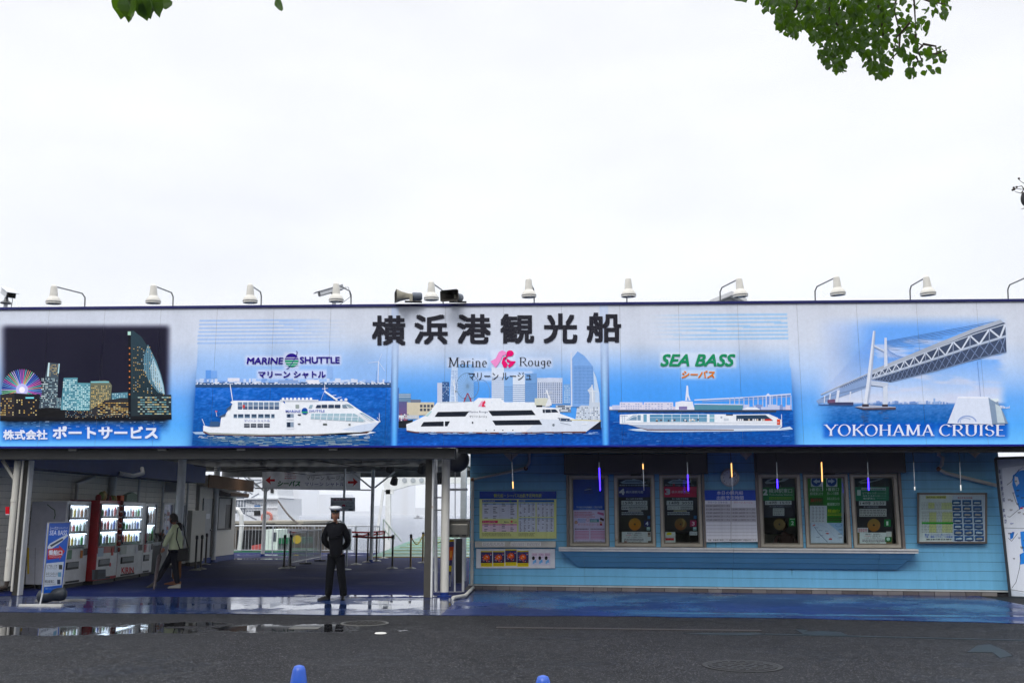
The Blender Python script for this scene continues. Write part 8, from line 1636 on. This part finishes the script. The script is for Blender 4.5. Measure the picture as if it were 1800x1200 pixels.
def tree(label, trunk, crown_c, pts_near, leaves_extra, twigs, ls=.075, seed=1, topz=9):
    t = thing('tree', trunk, label, 'tree'); r_ = random.Random(seed); T = Vector(trunk); cc = Vector(crown_c)
    MB().tube([T, T+Vector((.05, .1, 2.5)), T+Vector((-.1, .2, 5)), Vector((T.x, T.y, topz))], [.22, .18, .14, .06], 10).build('trunk', bark, t, smooth=True)
    for k in range(5): a = T+Vector((0, .1, 3.6+k*.7)); b_ = cc+Vector((r_.uniform(-1, 1), r_.uniform(-.8, .8), r_.uniform(-.2, 1))); MB().tube([a, a.lerp(b_, .5)+Vector((0, 0, .5)), b_], [.07, .045, .015], 7).build('branch', bark, t, smooth=True)
    mb = MB()
    for a, b_ in twigs: m_ = Vector(a).lerp(Vector(b_), .5)+Vector((r_.uniform(-.06, .06), 0, r_.uniform(-.05, .05))); mb.tube([a, m_, b_], [.012, .008, .004], 5)
    if twigs: tag(mb.build('twigs', bark, t), kind='stuff')
    pts_near.sort(key=lambda p: (p-CAM).length)
    for i, p in enumerate(pts_near[:290]):
        o = bpy.data.objects.new('leaf', lmesh[i % 3]); col.objects.link(o); o.parent = t; o.location = p-wo(t); o.rotation_euler = (r_.uniform(-.7, .9), r_.uniform(-.6, .6), r_.uniform(0, 6.28)); o.scale = [ls*r_.uniform(.75, 1.25)]*3
    rest = pts_near[290:]+leaves_extra; vs_, fs = [], []
    lv = np.array(LV)
    for p in rest:
        s = ls*r_.uniform(.75, 1.3); e_ = Matrix.Rotation(r_.uniform(0, 6.28), 3, 'Z') @ Matrix.Rotation(r_.uniform(-.9, .9), 3, 'X') @ Matrix.Rotation(r_.uniform(-.7, .7), 3, 'Y'); q = (lv*s) @ np.array(e_).T+np.array(p-wo(t)); b_ = len(vs_); vs_ += q.tolist(); fs += [tuple(i+b_ for i in f) for f in LF]
    me = bpy.data.meshes.new('foliage'); me.from_pydata(vs_, [], fs); me.materials.append(leafm); o = bpy.data.objects.new('foliage', me); col.objects.link(o); o.parent = t; tag(o, kind='stuff'); return t
out_ = [(1330,-20),(1332,2),(1345,22),(1357,14),(1364,42),(1380,60),(1398,64),(1412,44),(1428,66),(1436,92),(1446,112),(1462,118),(1478,128),(1490,104),(1504,88),(1516,96),(1520,118),(1530,132),(1548,140),(1566,126),(1560,100),(1575,92),(1590,104),(1584,124),(1600,138),(1614,130),(1640,132),(1655,112),(1668,92),(1650,80),(1620,88),(1606,72),(1636,58),(1634,36),(1668,24),(1672,6),(1655,-20)]
rt_ = random.Random(21); pn = []
while len(pn) < 1500:
    x, y = rt_.uniform(1325, 1680), rt_.uniform(-20, 142)
    if not inside(x, y-3, out_): continue
    core = 1.0 if (x < 1550 and y < 70) else (.7 if x < 1565 else (.34 if y > 60 else .26))
    if 1440 < x < 1500 and y > 85: core = .8
    if rt_.random() > core: continue
    pn.append(CAM+ray(x, y-6).normalized()*rt_.uniform(8.6, 10.8))
ex = [];
for k in range(5200):
    a, b_, c_ = rt_.gauss(0, 1), rt_.gauss(0, .8), rt_.random(); p = Vector((4.9+a*1.6, 9.4+b_*1.4, 7.6+c_*2.2)); d = p-CAM; z = d.dot(fwd); X = 900+FP*d.dot(rt)/z; Y_ = 600-FP*d.dot(up)/z
    if Y_ > -8 and z > 0 and -50 < X < 1850: continue
    ex.append(p)
def sp(x, y, d): return tuple(CAM+ray(x, y).normalized()*d)
tw = [(sp(1600,-60,9.6), sp(1610,60,9.5)), (sp(1610,60,9.5), sp(1622,80,9.5)), (sp(1622,78,9.5), sp(1648,96,9.4)), (sp(1622,80,9.5), sp(1622,110,9.5)), (sp(1600,40,9.6), sp(1570,95,9.6)), (sp(1580,-40,9.6), sp(1582,60,9.6)), (sp(1582,60,9.6), sp(1560,110,9.5)), (sp(1460,-40,9.4), sp(1470,90,9.4)), (sp(1470,40,9.4), sp(1500,90,9.4)), (sp(1400,-30,9.2), sp(1380,50,9.2)), (sp(1600,-10,9.5), sp(1665,8,9.5)), (sp(1540,-10,9.6), sp(1545,130,9.6)), (sp(1610,100,9.4), sp(1596,130,9.4)), (sp(1640,96,9.4), sp(1664,88,9.4))]
tree('tree whose leafy bough hangs into the upper right of the view', (7.9, 8.2, 0), (4.6, 9.2, 8.0), pn, ex, tw, .062, 5, 9)
def leaf_at(x, y, d): return CAM+ray(x, y).normalized()*d
near = [leaf_at(x, y, d) for x, y, d in ((222,-2,4.6), (228,2,4.7), (240,4,4.55), (252,2,4.6), (262,-1,4.7), (276,-2,4.65), (286,-4,4.7), (214,-8,4.7), (247,-6,4.6), (268,-9,4.6), (490,-7,4.8), (1296,-10,5.0), (206,-10,4.9), (236,-10,4.7), (258,-12,4.7), (282,-12,4.8))]
exl = []
for k in range(1400):
    p = Vector((-2.6+rt_.gauss(0, 1.3), 3.2+rt_.gauss(0, 1.2), 4.6+rt_.random()*1.8)); d = p-CAM; z = d.dot(fwd); X = 900+FP*d.dot(rt)/max(z, .01); Y_ = 600-FP*d.dot(up)/max(z, .01)
    if z > 0 and Y_ > -45 and -60 < X < 1860: continue
    exl.append(p)
tree('tree with a few dark leaves dipping into the upper left corner', (-5.6, 1.4, 0), (-2.2, 3.6, 5.2), near, exl, [(sp(250,-60,4.7), sp(240,2,4.7)), (sp(262,-50,4.7), sp(264,-2,4.7)), (sp(490,-60,4.8), sp(490,-6,4.8)), (sp(1295,-60,5.0), sp(1296,-10,5.0))], .085, 6, 6.5)
# bare tree reaching in at the right edge, behind the billboard
bt = thing('bare_tree', (14.6, 27, 0), 'bare twigs with tiny buds reaching in at the right edge of the sky', 'tree'); Tq = Vector((14.6, 27, 0)); MB().tube([Tq, (14.5, 27, 5), (14.4, 26.9, 9.5), (14.6, 27, 11)], [.2, .15, .08, .02], 8).build('trunk', bark, bt, smooth=True)
f_ = lambda x, y: atY(x, y, 26.9)
mb = MB()
for pl in (((1835,350),(1806,326),(1793,318),(1791,314)), ((1830,340),(1800,333),(1786,332),(1782,330)), ((1825,350),(1800,341),(1784,337)), ((1800,333),(1796,327),(1786,329)), ((1796,339),(1799,334)), ((1820,364),(1800,366),(1795,368))): mb.tube([f_(*p) for p in pl], [.02, .012, .008, .006][:len(pl)], 5)
for p in ((1791,314),(1782,330),(1780,334),(1783,333),(1787,329)): mb.ball(f_(*p), .035, n=6, m_=4)
tag(mb.build('twigs', bark, bt), kind='stuff'); q = f_(1803, 350); MB().ball(q, .14, .12, .22, 10, 7).build('seed_head', mat('seed_dark', (40, 40, 46), .7), bt, smooth=True); MB().tube([(14.4, 26.9, 9.3), f_(1850, 360), f_(1835, 352)], [.06, .04, .025], 6).build('branch', bark, bt)

# park trees across the road behind the camera: what the glass reflects and what hides the low sky there
pk = mat('park_foliage', (44, 66, 30), .7, var=.5, scale=1.5)
base_leaf = [np.array(LV)*1.0]
proto = None
def park_mesh(seed):
    r_ = random.Random(seed); vs_, fs = [], []; lv = np.array(LV)
    for k in range(1500):
        while True:
            p = np.array([r_.uniform(-1, 1) for _ in range(3)])
            if .35 < (p**2).sum() < 1: break
        p = p*np.array([3.6, 3.2, 3.4])*(1+.15*math.sin(k)); e_ = Matrix.Rotation(r_.uniform(0, 6.28), 3, 'Z') @ Matrix.Rotation(r_.uniform(-1.2, 1.2), 3, 'X'); q = (lv*r_.uniform(.5, .9)) @ np.array(e_).T+p; b_ = len(vs_); vs_ += q.tolist(); fs += [tuple(i+b_ for i in f) for f in LF]
    me = bpy.data.meshes.new('crown'); me.from_pydata(vs_, [], fs); me.materials.append(pk); return me
pms = [park_mesh(k) for k in (1, 2)]; tk = MB().tube([(0, 0, 0), (.1, 0, 2.5), (0, .1, 5)], [.28, .22, .12], 8)
for i in range(22):
    x = -46+(i % 11)*9+(4 if i > 10 else 0); y = -25-(5 if i > 10 else 0)+rt_.uniform(-.6, .6); t = thing('tree', (x, y, 0), 'park tree in the double row across the road from the billboard', 'tree', 'park trees across the road')
    o = bpy.data.objects.new('crown', pms[i % 2]); col.objects.link(o); o.parent = t; o.location = (0, 0, 5.4+(i % 3)*.3); o.rotation_euler.z = i*1.3; o.scale = (1.35, 1.2, 1.12)
    tr_ = MB(); tr_.v = [(a+x, b_+y, c) for a, b_, c in tk.v]; tr_.f = tk.f; tr_.build('trunk', bark, t, smooth=True)
t = MB().box(-60, -34, 0, 60, -32.5, 2.6); tag(t.build('hedge', mat('hedge_green', (40, 58, 28), .8, var=.5, scale=6, bump=1, bscale=12)), 'clipped green hedge along the park across the road', 'hedge')

# ============================================================ RAIN HAZE OVER THE HARBOUR
M = bpy.data.materials.new('haze_air'); M.use_nodes = True; tt = M.node_tree
for n in list(tt.nodes): tt.nodes.remove(n)
ou = tt.nodes.new('ShaderNodeOutputMaterial'); pv = tt.nodes.new('ShaderNodeVolumePrincipled'); pv.inputs['Color'].default_value = (.94, .96, 1, 1); pv.inputs['Density'].default_value = .0003; tt.links.new(pv.outputs[0], ou.inputs['Volume'])
hz = MB().box(-9500, -75, -4.2, 9500, 12500, 300).build('haze', M); tag(hz, kind='stuff')

bpy.data.scenes.remove(tmp)
